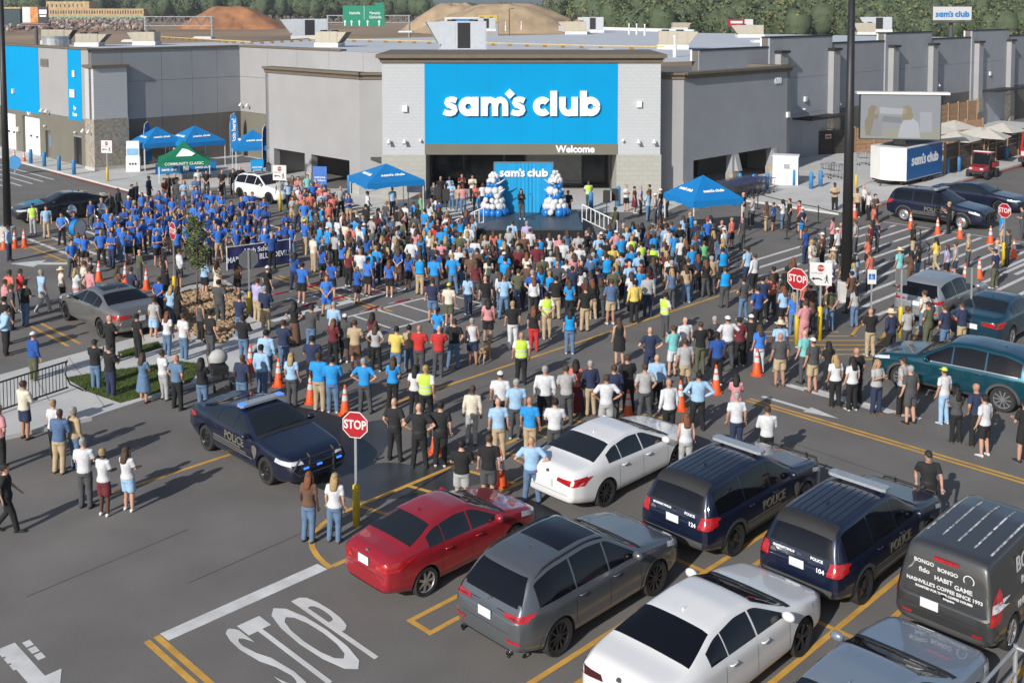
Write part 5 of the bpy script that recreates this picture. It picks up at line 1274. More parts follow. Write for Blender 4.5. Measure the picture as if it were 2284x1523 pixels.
parse(L1, """205 562 o+ Bs b f; -14 765 p kp y; 455 730 w kp y F; 490 805 d+ tp x; 635 785 t+ jp g h; 720 1050 w Gp g f; 880 1140 w Rs y F f; 1090 1120 w ls B f; 55 1272 k kp P w a75
275 155 b+ Np c h; 810 215 k jp C p; 935 250 k Bp C p; 1215 325 j jd B f; 1395 300 w gp b F h; 1500 340 j kp x o; 1720 365 k jp K p; 2045 345 B jp x h; 2225 258 l+ jp k h; 2262 130 l+ Bp k""")
parse(T1, """2070 1335 k jp C f; 940 1340 k kp x p; 1170 1330 k kp k h; 1295 1195 g ls b F h; 1410 1310 w jp A h; 1560 1320 w jp b h; 1780 1300 O Gp k h; 1700 1215 G- kp U h; 1355 1015 b Bp b; 1440 1090 l jp Y; 1500 1100 k kp K
1395 820 k- kD K i; 1520 780 w+ Gs b; 1735 860 l+ ks k F; 1845 880 o oD A; 1870 1040 G Gp k; 2005 870 T ks K; 2030 1165 B jp C f; 2180 1030 u+ tp b f; 2255 1090 B+ tp g f; 2260 925 k ks c; 365 955 l gp g w; 170 950 r Gp b p; 70 960 q kp b; 205 1050 k jp k; 40 1040 p Gp b
90 1080 G kp b; 40 1180 k kp k; 35 1265 l+ kp k; 530 935 o kp h F; 645 940 w pp Y; 770 935 p+ tp b; 700 880 o tp b; 755 858 G Gp C; 1180 785 N Gp x; 1000 930 T kp B p; 1110 935 B jp b; 275 395 V gp C a170 h; 390 415 l tp b a160 h; 70 580 l+ Bp k a80 h
930 305 G kp x a110; 1000 265 G+ kp b a110; 1120 232 k+ Bp b a110; 1155 212 B+ kp g a110; 1262 162 B+ ks C a100; 1395 180 R jp b a120; 1440 142 N+ kp b a120; 1472 138 k+ kp g a120; 1540 165 g gp g a150; 1680 100 w jp b a160; 1752 112 k Gp k a170 c; 1885 110 k Gp x a175 c; 1978 100 k kp b a150; 2040 78 k kp x a150; 1880 195 k kp k a100
1500 195 g gp y a140; 1560 200 l gp y a160; 1660 170 d Bp k a175 f""")
band = """605 700;655 645;715 655;855 622;945 632;1090 618;1168 598;1342 555;625 468;520 473;835 512;908 440;955 470;1012 560;1112 500;1150 545;1212 520;1285 482;1440 540;1522 440;1552 330;1672 308;1640 392;1712 445;1762 490;1800 400;1850 470;1902 420;1962 370;2002 500;2062 460;2102 530;2152 590;2012 560;2142 298;2050 340;1872 290;1702 340;1462 340;1352 362;1282 330;1242 388;1142 368;1142 450;1242 462;1332 440;1402 398;1392 500;1492 490;1592 565;1692 560;1832 570;1902 560;770 368;860 350;2240 345;2190 400;2255 420;2120 400;2080 300;1590 480;1420 460;1050 430;1330 620;1500 610;1650 640;1770 640"""
b_ = random.Random(2)
for i, ln in enumerate(band.replace('\n', ';').split(';')):
    x, y = map(float, ln.split()); u, v = x/3.807, 350+y/3.807; fem = b_.random() < .45
    add_person(u, v, 'b', b_.choice(['ks', 'ks', 'Bp', 'kp', 'ts', 'kp', 'Gp']), b_.choice('BYAPB' if fem else 'kbbyk'), 'F' if fem else 'M', b_.choice('ccpfho'), b_.choice([120, 170, 140, 185, 205, 100, 160]), 0, 'band')
parse(T2, """605 755 b ks K; 680 870 b ks P; 640 1000 b bs A c a170; 425 900 b ks k; 360 812 b Bp K; 775 715 b kp K p; 985 850 b ks P; 900 925 b ks H; 1175 870 b ks A h; 1245 775 b Ts B b; 1330 820 b ks B; 1440 750 b ks B i; 1570 795 b bs b h; 455 530 b tp Q p; 515 415 v Tp k h; 552 450 G Bp b f; 605 408 v Gp b h; 452 372 b gs b a175
985 660 b Gp K p; 915 582 w+ op b h; 735 512 w jp b h; 800 545 o tp b; 855 575 q jp k; 1095 600 G Gp K; 1150 588 T Gp B; 1240 628 g+ Gp x h; 1365 690 w+ jp b; 1400 610 p Bp B; 1552 665 t Gp Y; 1665 665 N+ Gp Y; 1775 640 N tp b; 1845 722 d jp x i; 1990 740 w jp H h; 2150 715 o+ Tp Y; 2225 690 w Gp K; 1960 655 T kp B; 2060 620 q Rp B; 1545 575 r Bp R h; 1620 590 c Bp R h; 1700 640 c Gp k
1540 1032 B js C h; 1680 1066 o Ns Q h; 1845 992 l Bp P h; 2000 1010 k Gp x h; 2145 1000 l jp x o; 2090 935 G kp k; 2180 935 G kp B; 1590 1276 c Bs P; 2010 1200 p ks K h; 2225 1225 k wp y h; 690 1230 l+ jp g; 500 1256 G jp C p; 362 1226 k TD K i; 275 1385 B jp b p; 1020 1322 R kp K f; 780 1332 G ks c h; 702 1372 R kp A; 885 1386 t Ts b; 1060 1402 g kp B i; 1225 1436 y js k f; 1345 1422 t jp U; 1425 1426 r Gp x f; 1585 1426 r Gp x f; 1715 1372 k jp C o; 1885 1362 w- Bs g F h
1610 165 k kp x a175; 1685 168 l kp b a175; 1790 142 R kp k a178; 1880 152 o kp k a178; 1912 232 q Gp B a170; 1962 222 w kp B a170; 1765 240 t jp Y a165; 1800 235 p jp b a175; 1550 215 w kp B a160; 1700 210 l jp b a180; 1935 310 c Gp b a100; 1560 330 w kp K; 1600 360 b kp b; 1200 255 l kp x a150; 760 250 g kp x a150; 660 278 p jp b a150; 600 290 l jp R a150; 1440 310 n np A; 990 290 w kp k; 320 205 l kp x a140; 420 210 l gp y a150; 525 215 b kp b a160; 480 150 m kp b a150; 350 160 T kp K a160; 400 165 p kp b a160""")
parse(L2, """345 330 l Gp Y h; 520 186 B kp k f; 580 330 c tp b h; 695 360 c+ jp k f; 970 375 c Gp g i; 1195 365 c kp B f; 1385 426 w kp K h; 1480 426 V kp y w; 1220 705 O kp x o; 1430 750 O kp x i; 1605 740 O kp k h; 1870 610 o+ gp b h; 2115 490 w kp c h; 2240 545 l Gp g h; 2110 705 l tp x h; 1790 1060 k gs k f; 2010 1022 k Gs b h; 480 1342 T jp A h; 700 1345 w jp Y h""")
parse(L3, """160 156 V kp x h; 240 702 c tp x h; 440 716 w Gp k f; 355 440 w+ kp g h; 555 430 g Gp b f; 640 382 q RD K h; 750 386 B+ tp g h; 885 516 w gs b i; 945 430 B+ Gp b h; 1080 346 k kp b f; 1215 420 g Gp b o; 1310 340 l+ kp x h; 1425 552 w+ kp x h; 1655 486 l+ kp k i; 1560 832 w- gp A h; 255 1032 l jp x i; 1995 668 w Bp g h; 2250 772 w+ kp b f; 1995 505 p gp K p a20; 1000 32 k- kk B h; 1255 106 B Bp x i; 1445 100 m ws b p a-20; 1545 22 w gs x h; 1685 62 k Np b f; 1558 206 g ts b h; 1832 146 b kp k h; 2185 92 b wp B h; 1815 22 G Gp g; 1920 12 w Gp c; 2010 30 R kp k; 2110 5 k kp c""")
parse(T3, """265 960 b Gp g b; 385 1146 V tp k b; 575 1282 v jp K h; 270 1262 k rp A h; 700 1092 k tp b h; 605 926 B Gp k h; 810 932 B gp k b; 920 1036 d ts b f; 955 932 N gp b o; 1125 1046 y+ kp k h; 1240 982 g+ Bp b h; 1385 1152 V Gp k a60 f; 1590 862 k jp b b; 1440 876 k jp g h; 1520 682 w kp g h; 1830 668 d dD K h; 1715 712 n nd b F p; 1885 602 w Gp c h; 1640 542 B+ Gp g h; 1950 516 q Bs y F h; 2040 516 G Gp x h; 2080 762 l Bp k h; 2140 822 w+ kp b h; 1890 932 v Gp b h; 2050 1016 G jp k i; 560 285 k kp k a175; 735 205 V Gp C a170; 320 672 v kp k h; 405 800 w Tp g h; 520 700 w kp b h; 660 740 w Gp k; 590 770 g Gp b; 210 545 u jp g h; 85 540 l jp b h; 650 640 g kp b; 1030 560 G kp x; 1250 590 j jp b; 1410 600 w kp b; 1460 640 c jp k; 1800 560 k kp C; 1745 520 b kp R; 820 655 l kp x; 940 745 y Gp x; 1010 810 l kp k; 1100 760 c Gp b; 1160 800 l+ gp b; 890 820 v kp k; 1180 720 V kp k; 1280 745 V kp k; 1100 670 V kp y; 1010 660 c kp b; 545 870 w kp b F; 660 925 w kp K
1055 235 w ks y F a170; 1130 250 R Rd k F a100; 1175 245 u kp g a110; 1240 290 l jp b a120; 1300 310 g Gp c; 1250 235 T kp k; 1345 270 k Bp c; 1400 285 k kp K; 960 425 N Gp k a-40; 2050 300 k ts x; 2130 330 g Gp b a-70""")
parse(T4, """680 220 t kp k f a190; 870 270 t kp k a200; 925 240 w kp x; 968 290 w kp g; 1025 315 G kp k a150; 155 386 b ks b F; 100 380 T tp B; 245 362 w jp K; 285 352 k kp b; 378 370 r ks C a-80; 402 426 B cs c a-60; 430 602 b Bp b; 480 702 o Gp y; 515 692 N Gp C; 572 642 T kp c; 700 602 w Gp c; 660 768 t jp h; 640 822 w jp y; 960 672 q ks B; 982 562 R kp b F; 1042 532 B Gp b; 855 542 g Gp b; 1235 772 m gp h; 1312 792 T Tp K; 1388 746 k jp K; 1345 562 k tp x; 1540 682 y tp K w a-30; 1632 742 u ks B; 1705 726 g Bs b h; 1815 652 t Gp g; 2040 782 B Np C a-50; 2150 616 G+ kp b a-60; 2058 702 g kp x; 2098 472 c ts C; 2272 420 G Gp k
150 932 k jp k; 272 932 k jp k; 325 852 T kp A; 70 1012 B kp k; 475 1072 G jp b; 655 1072 w jp K; 850 1092 g jp K; 412 1216 p pp b; 212 1392 l Gp h; 985 1282 k tp x; 1162 1292 B+ kp h; 1292 1262 g Gp b; 1472 1232 N Np C; 1440 1132 o jp b; 1622 1252 B jp b; 1762 1232 B tp C; 1250 1012 R kp K; 30 1100 b kp k i; 730 560 p kp y F; 660 520 p kp U; 1650 380 k kp y p a-60; 745 870 T kp K; 1010 400 q kp b""")
parse(L4, """215 166 G ts x h; 422 132 m Gp x; 495 202 G ts c h; 632 232 k kp K; 690 346 w kp Y h; 872 286 k kp x; 832 362 w kp K h; 1030 386 g Bp Y p a165; 1246 362 g kp C b a-50; 1330 436 G Gs g h; 1615 456 w lp Q h; 1715 622 G kp K f; 1902 592 B kp x; 1962 682 w ks k h; 2292 722 k ks k f; 1490 1162 O Op C w a185""")
# the speaker on the platform
SP_Z = .9
add_person(1164, 421, 'k+', 'Gp', 'K', 'F', 'p', 178, SP_Z, 'speaker')
# dense standing audience between the named ones
FILL = [((690, 520), (740, 470), (850, 448), (960, 440), (1050, 470), (1080, 500), (1290, 512), (1360, 490), (1470, 480), (1560, 470), (1640, 500), (1630, 560), (1560, 592), (1440, 610), (1330, 622), (1200, 626), (1080, 600), (960, 570), (860, 560), (760, 560))]
def inside(P, x, y):
    c = False
    for i in range(len(P)):
        a, b = P[i], P[i-1]
        if (a[1] > y) != (b[1] > y) and x < (b[0]-a[0])*(y-a[1])/(b[1]-a[1])+a[0]: c = not c
    return c
f_ = random.Random(13); tries = 0; nf = 0
while tries < 9000 and nf < 190:
    tries += 1; u, v = f_.uniform(690, 1640), f_.uniform(440, 626)
    if not inside(FILL[0], u, v): continue
    p = at(u, v, 1.68); p.z = 0
    if near_any(p, .60): continue
    fem = f_.random() < .48; nf += 1
    add_person(u, v, f_.choice(['w', 'w+', 'k', 'k', 'v', 'v', 'v', 'l', 'g', 'G', 'o', 'B', 'T', 'R', 'c', 'd', 'p', 'w', 'k+', 'N', 't', 'c']), f_.choice(['kp', 'Bp', 'jp', 'Gp', 'kp', 'tp']), f_.choice('KKBBYAPHB' if fem else 'kkbbbgyxxcC'), 'F' if fem else 'M', None, None, 0, None, True)
f2 = [((300, 430), (420, 410), (640, 470), (690, 520), (560, 520), (420, 510), (250, 520), (200, 480)), ((620, 390), (720, 400), (800, 430), (690, 470), (640, 440)), ((1690, 600), (1800, 560), (1960, 560), (1880, 640), (1760, 680))]
for P, n, cols in ((f2[0], 26, 'b'), (f2[1], 18, None), (f2[2], 16, None)):
    k = t = 0
    while k < n and t < 3000:
        t += 1; u, v = f_.uniform(min(a for a, b in P), max(a for a, b in P)), f_.uniform(min(b for a, b in P), max(b for a, b in P))
        if not inside(P, u, v): continue
        p = at(u, v, 1.68); p.z = 0
        if near_any(p, .66): continue
        fem = f_.random() < .48; k += 1
        add_person(u, v, cols or f_.choice(['w', 'k', 'l', 'g', 'p', 'B', 'b', 'T', 'q', 'N']), f_.choice(['kp', 'Bp', 'jp', 'Gp', 'ts', 'ks']), f_.choice('KBYAPB' if fem else 'kbbgyxcC'), 'F' if fem else 'M', None, 160 if cols else (165 if P is f2[1] else None), 0, 'band' if cols else None, True)
# keep neighbours from standing inside each other
for it in range(4):
    for i, a in enumerate(PEOPLE):
        for b in PEOPLE[i+1:]:
            d = b['pos']-a['pos']
            if a['grp'] == 'speaker' or b['grp'] == 'speaker' or abs(d.y) > .5 or abs(d.x) > .5: continue
            L = Vector((d.x, d.y, 0)).length
            if L < .44: s_ = (d if L > 1e-3 else Vector((1, 0, 0))).normalized()*(.44-L)/2; a['pos'] -= s_; b['pos'] += s_
# names for where they stand
ZONES = [(1187, 1080, 'behind the red sedan'), (780, 1110, 'by the near stop sign'), (560, 870, 'behind the police sedan'), (150, 1040, 'on the left lane edge'), (330, 830, 'by the lawn'), (60, 790, 'by the bicycle rack'), (240, 690, 'by the taupe sedan'), (40, 690, 'at the left edge'), (470, 650, 'by the sapling'), (60, 520, 'by the left light pole'), (270, 500, 'in the left blue-shirt block'), (520, 490, 'in the right blue-shirt block'), (450, 400, 'before the green canopy'), (590, 570, 'at the navy banner'), (780, 620, 'in the flag line'), (670, 500, 'left of the audience'), (660, 410, 'beside the display SUV'), (850, 440, 'by the left canopy'), (960, 470, 'left of the platform'), (1060, 430, 'left of the balloons'), (980, 540, 'in the left audience'), (1170, 540, 'before the platform'), (1320, 520, 'right of the platform'), (1420, 450, 'at the right ramp'), (1400, 570, 'in the right audience'), (1560, 510, 'under the right canopy'), (1640, 590, 'on the crossing bars'), (1740, 480, 'along the rope line'), (1880, 440, 'by the white trailer'), (1880, 540, 'behind the right light pole'), (2080, 540, 'by the far cones'), (1760, 640, 'behind the right stop sign'), (2060, 690, 'by the silver SUV'), (1880, 820, 'by the painted arrow'), (2150, 900, 'by the teal SUV'), (1660, 770, 'by the near cones'), (1480, 880, 'behind the white sedan'), (1700, 930, 'beyond the police SUVs'), (2090, 1040, 'beside the charcoal van'), (1180, 700, 'on the open lane'), (1350, 690, 'behind the audience'), (960, 720, 'on the white ladder'), (860, 790, 'behind the yellow line'), (680, 830, 'by the lane cones'), (930, 930, 'by the damp patch'), (1080, 860, 'mid lane')]
def zone(q): return min(ZONES, key=lambda z: math.hypot(z[0]-q['u'], (z[1]-q['v']-30)*1.6))[2]
def words(q):
    c = q['sh'][0]; s = CL[c][0]
    s = {'V': 'lime safety vest', 'v': 'blue work vest', 'O': 'black police uniform', 'b': 'royal blue T-shirt'}.get(c, s+(' jacket' if q['sh'].endswith('+') and c in 'BGkt' else ' long-sleeved top' if q['sh'].endswith('+') else ' tank top' if q['sh'].endswith('-') else ' shirt'))
    b = CL[q['bo'][0]][0]+{'p': ' trousers', 's': ' shorts', 'k': ' skirt', 'd': ' dress', 'D': ' long skirt'}[q['bo'][-1]]
    if c == 'O': b = b.replace(' uniform', '')
    st, hc = HAIR[q['ha']]; h = 'bald' if st is None else HAIRC[hc][0]+' cap' if st == 'cap' else 'straw hat' if st == 'hat' else ('long ' if st == 'long' else '')+HAIRC[hc][0]+(' ponytail' if st == 'pony' else '')
    return s, b, h.replace('hair ponytail', 'ponytail')
PEOPLE.sort(key=lambda q: q['pos'].y)
vis = [q for q in PEOPLE if -40 < q['u'] < 2330]
NAMED = vis[:300] if not any(q['grp'] == 'speaker' for q in vis[:300]) else vis[:300]
sp = [q for q in vis if q['grp'] == 'speaker'][0]
if sp not in NAMED: NAMED = NAMED[:-1]+[sp]
base = {}
for q in NAMED:
    s, b, h = words(q); q['zone'] = zone(q) if q is not sp else 'on the platform'; q['base'] = 'person in %s and %s %s' % (s, b, q['zone']); q['hair'] = h; base.setdefault(q['base'], []).append(q)
ORD = ['', 'leftmost', 'second from left', 'third from left', 'fourth from left', 'fifth from left', 'sixth from left', 'seventh from left', 'eighth from left', 'ninth from left', 'tenth from left', 'eleventh from left', 'twelfth from left', 'thirteenth from left', 'fourteenth from left', 'fifteenth from left']
for b, qs in base.items():
    if len(qs) == 1: qs[0]['label'] = b+', '+qs[0]['hair'] if len((b+' '+qs[0]['hair']).split()) <= 15 else b; continue
    hs = [q['hair'] for q in qs]
    if len(set(hs)) == len(hs) and len(b.split()) <= 12:
        for q in qs: q['label'] = b+', '+q['hair']
    else:
        for i, q in enumerate(sorted(qs, key=lambda q: q['u'])): q['label'] = b+', '+(ORD[i+1] if i < 15 else 'rightmost')
GRP = {'band': 'blue-shirted student group', 'speaker': None, None: 'people watching the ceremony'}
def build_person(q):
    parts = person_parts(q); root = None
    for nm, me, mats in parts:
        o = bpy.data.objects.new(nm, me); COL.objects.link(o)
        for i, m_ in enumerate(mats):
            if m_ is not None and i < len(o.material_slots): o.material_slots[i].link = 'OBJECT'; o.material_slots[i].material = m_
        if root is None: root = o
        else: o.parent = root
    root.location = q['pos']; root.rotation_euler = (R(prng.uniform(-2.2, 2.2)), R(prng.uniform(-1.8, 1.8)), -R(q['ang'])); w_ = prng.uniform(.97, 1.12); root.scale = (q['k']*w_, q['k']*w_, q['k'])
    tag(root, q['label'], 'person', GRP[q['grp']]); q['obj'] = root
    return root
for q in NAMED: build_person(q)
# everyone further back: one mass
_lo = {}
def lo_mesh(me):
    if me.name not in _lo:
        o = temp(me); d = o.modifiers.new('d', 'DECIMATE'); d.ratio = .45 if len(me.polygons) > 300 else 1
        r = evaluate(o); bpy.data.objects.remove(o)
        n = len(r.vertices); co = np.empty(n*3); r.vertices.foreach_get('co', co)
        r.calc_loop_triangles(); tr = np.empty(len(r.loop_triangles)*3, int); r.loop_triangles.foreach_get('vertices', tr); mi = np.empty(len(r.loop_triangles), int); r.loop_triangles.foreach_get('material_index', mi)
        _lo[me.name] = (co.reshape(-1, 3), tr.reshape(-1, 3), mi)
    return _lo[me.name]
def crowd(people, name, label):
    V, Fc, MI, mats, off = [], [], [], [], 0
    def mid(m):
        if m not in mats: mats.append(m)
        return mats.index(m)
    for q in people:
        a = -R(q['ang']); c, s = math.cos(a), math.sin(a); Rm = np.array([[c, -s, 0], [s, c, 0], [0, 0, 1]])*q['k']
        for nm, me, ms in person_parts(q):
            co, tr, mi = lo_mesh(me); V.append(co @ Rm.T+np.array(q['pos'])); Fc.append(tr+off); off += len(co)
            ms = [m if m is not None else me.materials[i] for i, m in enumerate(ms)]
            MI.append(np.array([mid(ms[min(i, len(ms)-1)]) for i in range(max(len(ms), 1))])[np.minimum(mi, len(ms)-1)])
    V = np.concatenate(V); Fc = np.concatenate(Fc); MI = np.concatenate(MI)
    me = bpy.data.meshes.new(name); me.vertices.add(len(V)); me.vertices.foreach_set('co', V.ravel()); me.loops.add(len(Fc)*3); me.loops.foreach_set('vertex_index', Fc.ravel().astype(np.int32))
    me.polygons.add(len(Fc)); me.polygons.foreach_set('loop_start', np.arange(0, len(Fc)*3, 3, dtype=np.int32)); me.polygons.foreach_set('material_index', MI.astype(np.int32)); me.polygons.foreach_set('use_smooth', np.ones(len(Fc), bool))
    for m in mats: me.materials.append(m)
    me.update(calc_edges=True); me.validate()
    return tag(link(name, me), label, 'crowd', kind='stuff')
ns = set(id(q) for q in NAMED); rest = [q for q in vis if id(q) not in ns]
if rest: crowd(rest, 'crowd', 'far part of the standing crowd near the entrance and the blue-shirted block')
print('PEOPLE', len(vis), 'named', len(NAMED), 'rest', len(rest))
# ------------------------------------------------------------------ street furniture and event things
M_GALV = mat('post_galvanised', (.36, .37, .38), .5, .5, vary=.1); M_SLV = mat('sleeve_yellow', (.58, .42, .02), .5, vary=.06); M_SRED = mat('sign_red', (.38, .012, .02), .4, vary=.05); M_SWH = mat('sign_face_white', (.62, .62, .62), .45, vary=.04); M_SBK = mat('sign_back', (.17, .18, .185), .5, .5, vary=.08); M_CBLU = mat('canopy_blue', (.0, .17, .46), .65, vary=.05, bump=.3, bscale=5); M_BBLU = mat('bollard_blue', (.04, .21, .46), .5, vary=.06)
def facing(o_or_rz): return o_or_rz
def octagon(r, z, y): return [(r*math.cos(R(22.5+45*k)), y, z+r*math.sin(R(22.5+45*k))) for k in range(8)]
def sign_post(name, label, P, rz, top, sleeve=1.0, cat='sign'):
    t = thing(name, label, cat, (P[0], P[1], P[2] if len(P) > 2 else 0), rz)
    m = MB(); m.box(-.03, .03, -.02, .02, .0, top); m.build('post', M_GALV, t)
    if sleeve: m = MB(); m.lathe([(.085, 0), (.085, sleeve-.03), (.05, sleeve)], 12); m.build('sleeve', M_SLV, t, True)
    return t
def flat(pts, y, mt, name, parent): m = MB(); m.add([(x, y, z) for x, z in pts], [tuple(range(len(pts)))]); return m.build(name, mt, parent)
def stop_sign(label, P, rz, zc, r=.40, sleeve=1.0, back=False):
    t = sign_post('stop_sign', label, P, rz, zc+r*.9, sleeve)
    m = MB(); o1, o2 = octagon(r, zc, -.03), octagon(r, zc, -.022); m.add(o1+o2, [tuple(range(8)), tuple(range(15, 7, -1))]+[(i, 8+i, 8+(i+1) % 8, (i+1) % 8) for i in range(8)]); m.m = [0, 1]+[0]*8
    p = m.build('sign_panel', [M_SWH, M_SBK], t)
    m = MB(); m.add(octagon(r*.93, zc, -.033), [tuple(range(8))]); m.build('sign_face', M_SRED, t)
    x = text('STOP', M_SWH, (0, 0, 0), X, Z, r*.86, .001, .008, t); x.matrix_basis = Matrix(((.80, 0, 0, 0), (0, 0, -1, -.036), (0, 1.0, 0, zc), (0, 0, 0, 1)))
    return t
stop_sign('red stop sign nearest the camera, beside the red sedan', at(795, 1172), R(-14), 2.42, .335, 1.0)
stop_sign('red stop sign on the left in front of the sapling', (*atD(377, 44)[:2], 0), R(-52), 2.88, .40)
stop_sign('red stop sign on the right beside the white pedestrian sign', at(1777, 768), R(-42), 2.40, .42, 1.15)
stop_sign('red stop sign behind the far cones at the right edge', at(2238, 592), R(-60), 2.62, .36, 1.1)
stop_sign('grey back of a stop sign right of the sapling', (*atD(546, 41.5)[:2], 0), R(200), 2.28, .40)
def ped_sign(label, P, rz, zc, w=.75, sleeve=1.1):
    t = sign_post('pedestrian_sign', label, P, rz, zc+w*.5, sleeve)
    m = MB(); m.box(-w/2, w/2, -.032, -.022, zc-w*.54, zc+w*.54); m.build('sign_panel', M_SWH, t)
    m = MB(); m.add(octagon(w*.17, zc+w*.28, -.035), [tuple(range(8))]); m.build('stop_symbol', M_SRED, t)
    x = text('STOP', M_SWH, (0, 0, 0), X, Z, w*.14, .001, .002, t); x.matrix_basis = Matrix(((1, 0, 0, 0), (0, 0, -1, -.038), (0, 1, 0, zc+w*.28), (0, 0, 0, 1)))
    x = text('STATE LAW', M_TRIM, (0, 0, 0), X, Z, w*.10, .001, .0, t); x.matrix_basis = Matrix(((1, 0, 0, -w*.18), (0, 0, -1, -.036), (0, 1, 0, zc+w*.03), (0, 0, 0, 1)))
    flat([(-w*.42, zc-w*.24), (-w*.30, zc-w*.14), (-w*.30, zc-w*.20), (-w*.1, zc-w*.18), (w*.08, zc-w*.26), (w*.06, zc-w*.30), (-w*.1, zc-w*.25), (-w*.30, zc-w*.27), (-w*.30, zc-w*.33)], -.036, M_TRIM, 'arrow_symbol', t)
    m = MB(); a = lambda x, z: (w*x, -.036, zc+w*z)
    m.add([a(.27+.035*math.cos(k*PI/4), -.06+.035*math.sin(k*PI/4)) for k in range(8)], [tuple(range(8))])
    for q in (((.23, -.10), (.31, -.10), (.30, -.25), (.24, -.25)), ((.24, -.25), (.29, -.25), (.22, -.42), (.18, -.42)), ((.26, -.25), (.30, -.25), (.37, -.42), (.33, -.42)), ((.30, -.12), (.31, -.15), (.38, -.24), (.36, -.25)), ((.23, -.12), (.24, -.15), (.18, -.24), (.16, -.23))): m.add([a(*p) for p in q], [(0, 1, 2, 3)])
    m.build('walker_symbol', M_TRIM, t); return t
ped_sign('white pedestrian crossing sign on yellow sleeve beside the right stop sign', at(1828, 758), R(-12), 2.45, .78, 1.25)
ped_sign('white pedestrian crossing sign in front of the stone corner tower', at(240, 408), R(-10), 2.55, .82)
ped_sign('grey pedestrian crossing sign in front of the display SUV', at(625, 472), R(-10), 2.35, .85)
t = sign_post('accessible_sign', 'blue and white accessible parking sign left of the silver SUV', at(1942, 735), R(-5), 2.3, 0); m = MB(); m.box(-.16, .16, -.03, -.02, 1.75, 2.3); m.build('sign_panel', M_SWH, t); m = MB(); m.box(-.12, .12, -.034, -.031, 1.92, 2.14); s_ = m.build('wheelchair_panel', mat('access_blue', (.02, .12, .42), .5), t)
m = MB(); m.lathe([(.05, 0), (.05, .003), (.035, .003), (.035, 0)], 14, (.0, -.0345, 1.99), 0, 'y', False); m.box(-.02, .0, -.038, -.035, 2.0, 2.08); m.sphere((-.01, -.036, 2.105), .018, 8, 5); m.build('wheelchair_symbol', M_SWH, t)
for u, v, rz, lab in ((2008, 752, 170, 'sign post with grey sign back and yellow sleeve behind the silver SUV'), (2164, 748, 175, 'sign post with grey sign back and yellow sleeve before the dark teal sedan')):
    t = sign_post('sign_post', lab, at(u, v), R(rz), 2.55, 1.15); m = MB(); m.box(-.2, .2, -.03, -.02, 1.95, 2.55); m.build('sign_panel', M_SBK, t)
t = sign_post('sign_post', 'white notice on a post before the green canopy', at(400, 398), 0, 2.3, .0); m = MB(); m.box(-.4, .4, -.03, -.02, 1.05, 2.2); m.build('sign_panel', M_SWH, t)
t = sign_post('sign_post', 'grey sign on a yellow sleeved post at the trailer corner', at(2010, 416), 0, 2.6, 1.1); m = MB(); m.box(-.2, .2, -.03, -.02, 1.9, 2.6); m.build('sign_panel', M_SBK, t)
t = sign_post('sign_post', 'plain yellow sleeved post left of the trailer', at(1909, 426), 0, 2.4, 1.1)
# cones
M_ORG = mat('cone_orange', (.70, .095, .02), .55, vary=.05)
cone0 = None
def cone(P, label, i):
    global cone0
    if cone0 is None:
        t = empty('traffic_cone'); m = MB(); m.prism([(.22*math.cos(R(22.5+45*k)), .22*math.sin(R(22.5+45*k))) for k in range(8)], 0, .045); m.build('base', M_ORG, t)
        m = MB(); f = lambda z: .155-(z-.045)*.145; m.lathe([(f(.045), .045), (f(.90), .90), (.001, .91)], 18, cap=False); m.build('cone_body', M_ORG, t, True)
        for a, b in ((.44, .60), (.66, .78)): m = MB(); m.lathe([(f(a)+.003, a), (f(b)+.003, b)], 18, cap=False); m.build('reflective_collar', M_REFL, t, True)
        cone0 = t; o = t
    else: o = copy_tree(cone0)
    o.location = P; o.rotation_euler = (0, 0, random.uniform(0, 6)); tag(o, label, 'cone', 'orange traffic cones')
CON = [((1597, 876), 'leaning cone line: cone in front of the man in royal blue'), ((1688, 836), 'orange cone at the feet of the white trousers'), ((1518, 913), 'orange cone between white shirts behind the white sedan'), ((1401, 935), 'orange cone touching the roofline of the upper white sedan'), ((622, 860), 'orange cone beside the blond woman in light blue'), ((559, 826), 'orange cone by the man in light blue, left lane'), ((770, 924), 'orange cone just above the near stop sign'), ((693, 898), 'orange cone between bright blue shirts'), ((327, 645), 'orange cone right of three, behind the taupe sedan'), ((280, 632), 'orange cone middle of three, behind the taupe sedan'), ((221, 626), 'orange cone left of three, behind the taupe sedan'), ((54, 550), 'orange cone rightmost of three by the left pole base'), ((33, 553), 'orange cone middle of three by the left pole base'), ((9, 556), 'orange cone leftmost of three by the left pole base'), ((32, 358), 'orange cone left of the pair by the bay doors'), ((54, 363), 'orange cone right of the pair by the bay doors'), ((2031, 510), 'orange cone by the rear wheel of the side-on police SUV'), ((2091, 522), 'orange cone below the police SUV doors'), ((2141, 531), 'orange cone by the front wheel of the side-on police SUV'), ((2209, 542), 'orange cone rightmost in the far row'), ((1906, 486), 'orange cone beside the white-shirted pair by the trailer'), ((2184, 620), 'orange cone alone above the dark teal sedan'), ((2152, 632), 'orange cone beside the grey-shirted walker'), ((2261, 574), 'orange cone by the far right stop sign'), ((2116, 622), 'orange cone behind the silver SUV'), ((1117, 1082), 'orange cone behind the red sedan bonnet'), ((972, 1010), 'orange cone behind the third police officer')]
for i, (p, l) in enumerate(CON): cone(at(*p), l, i)
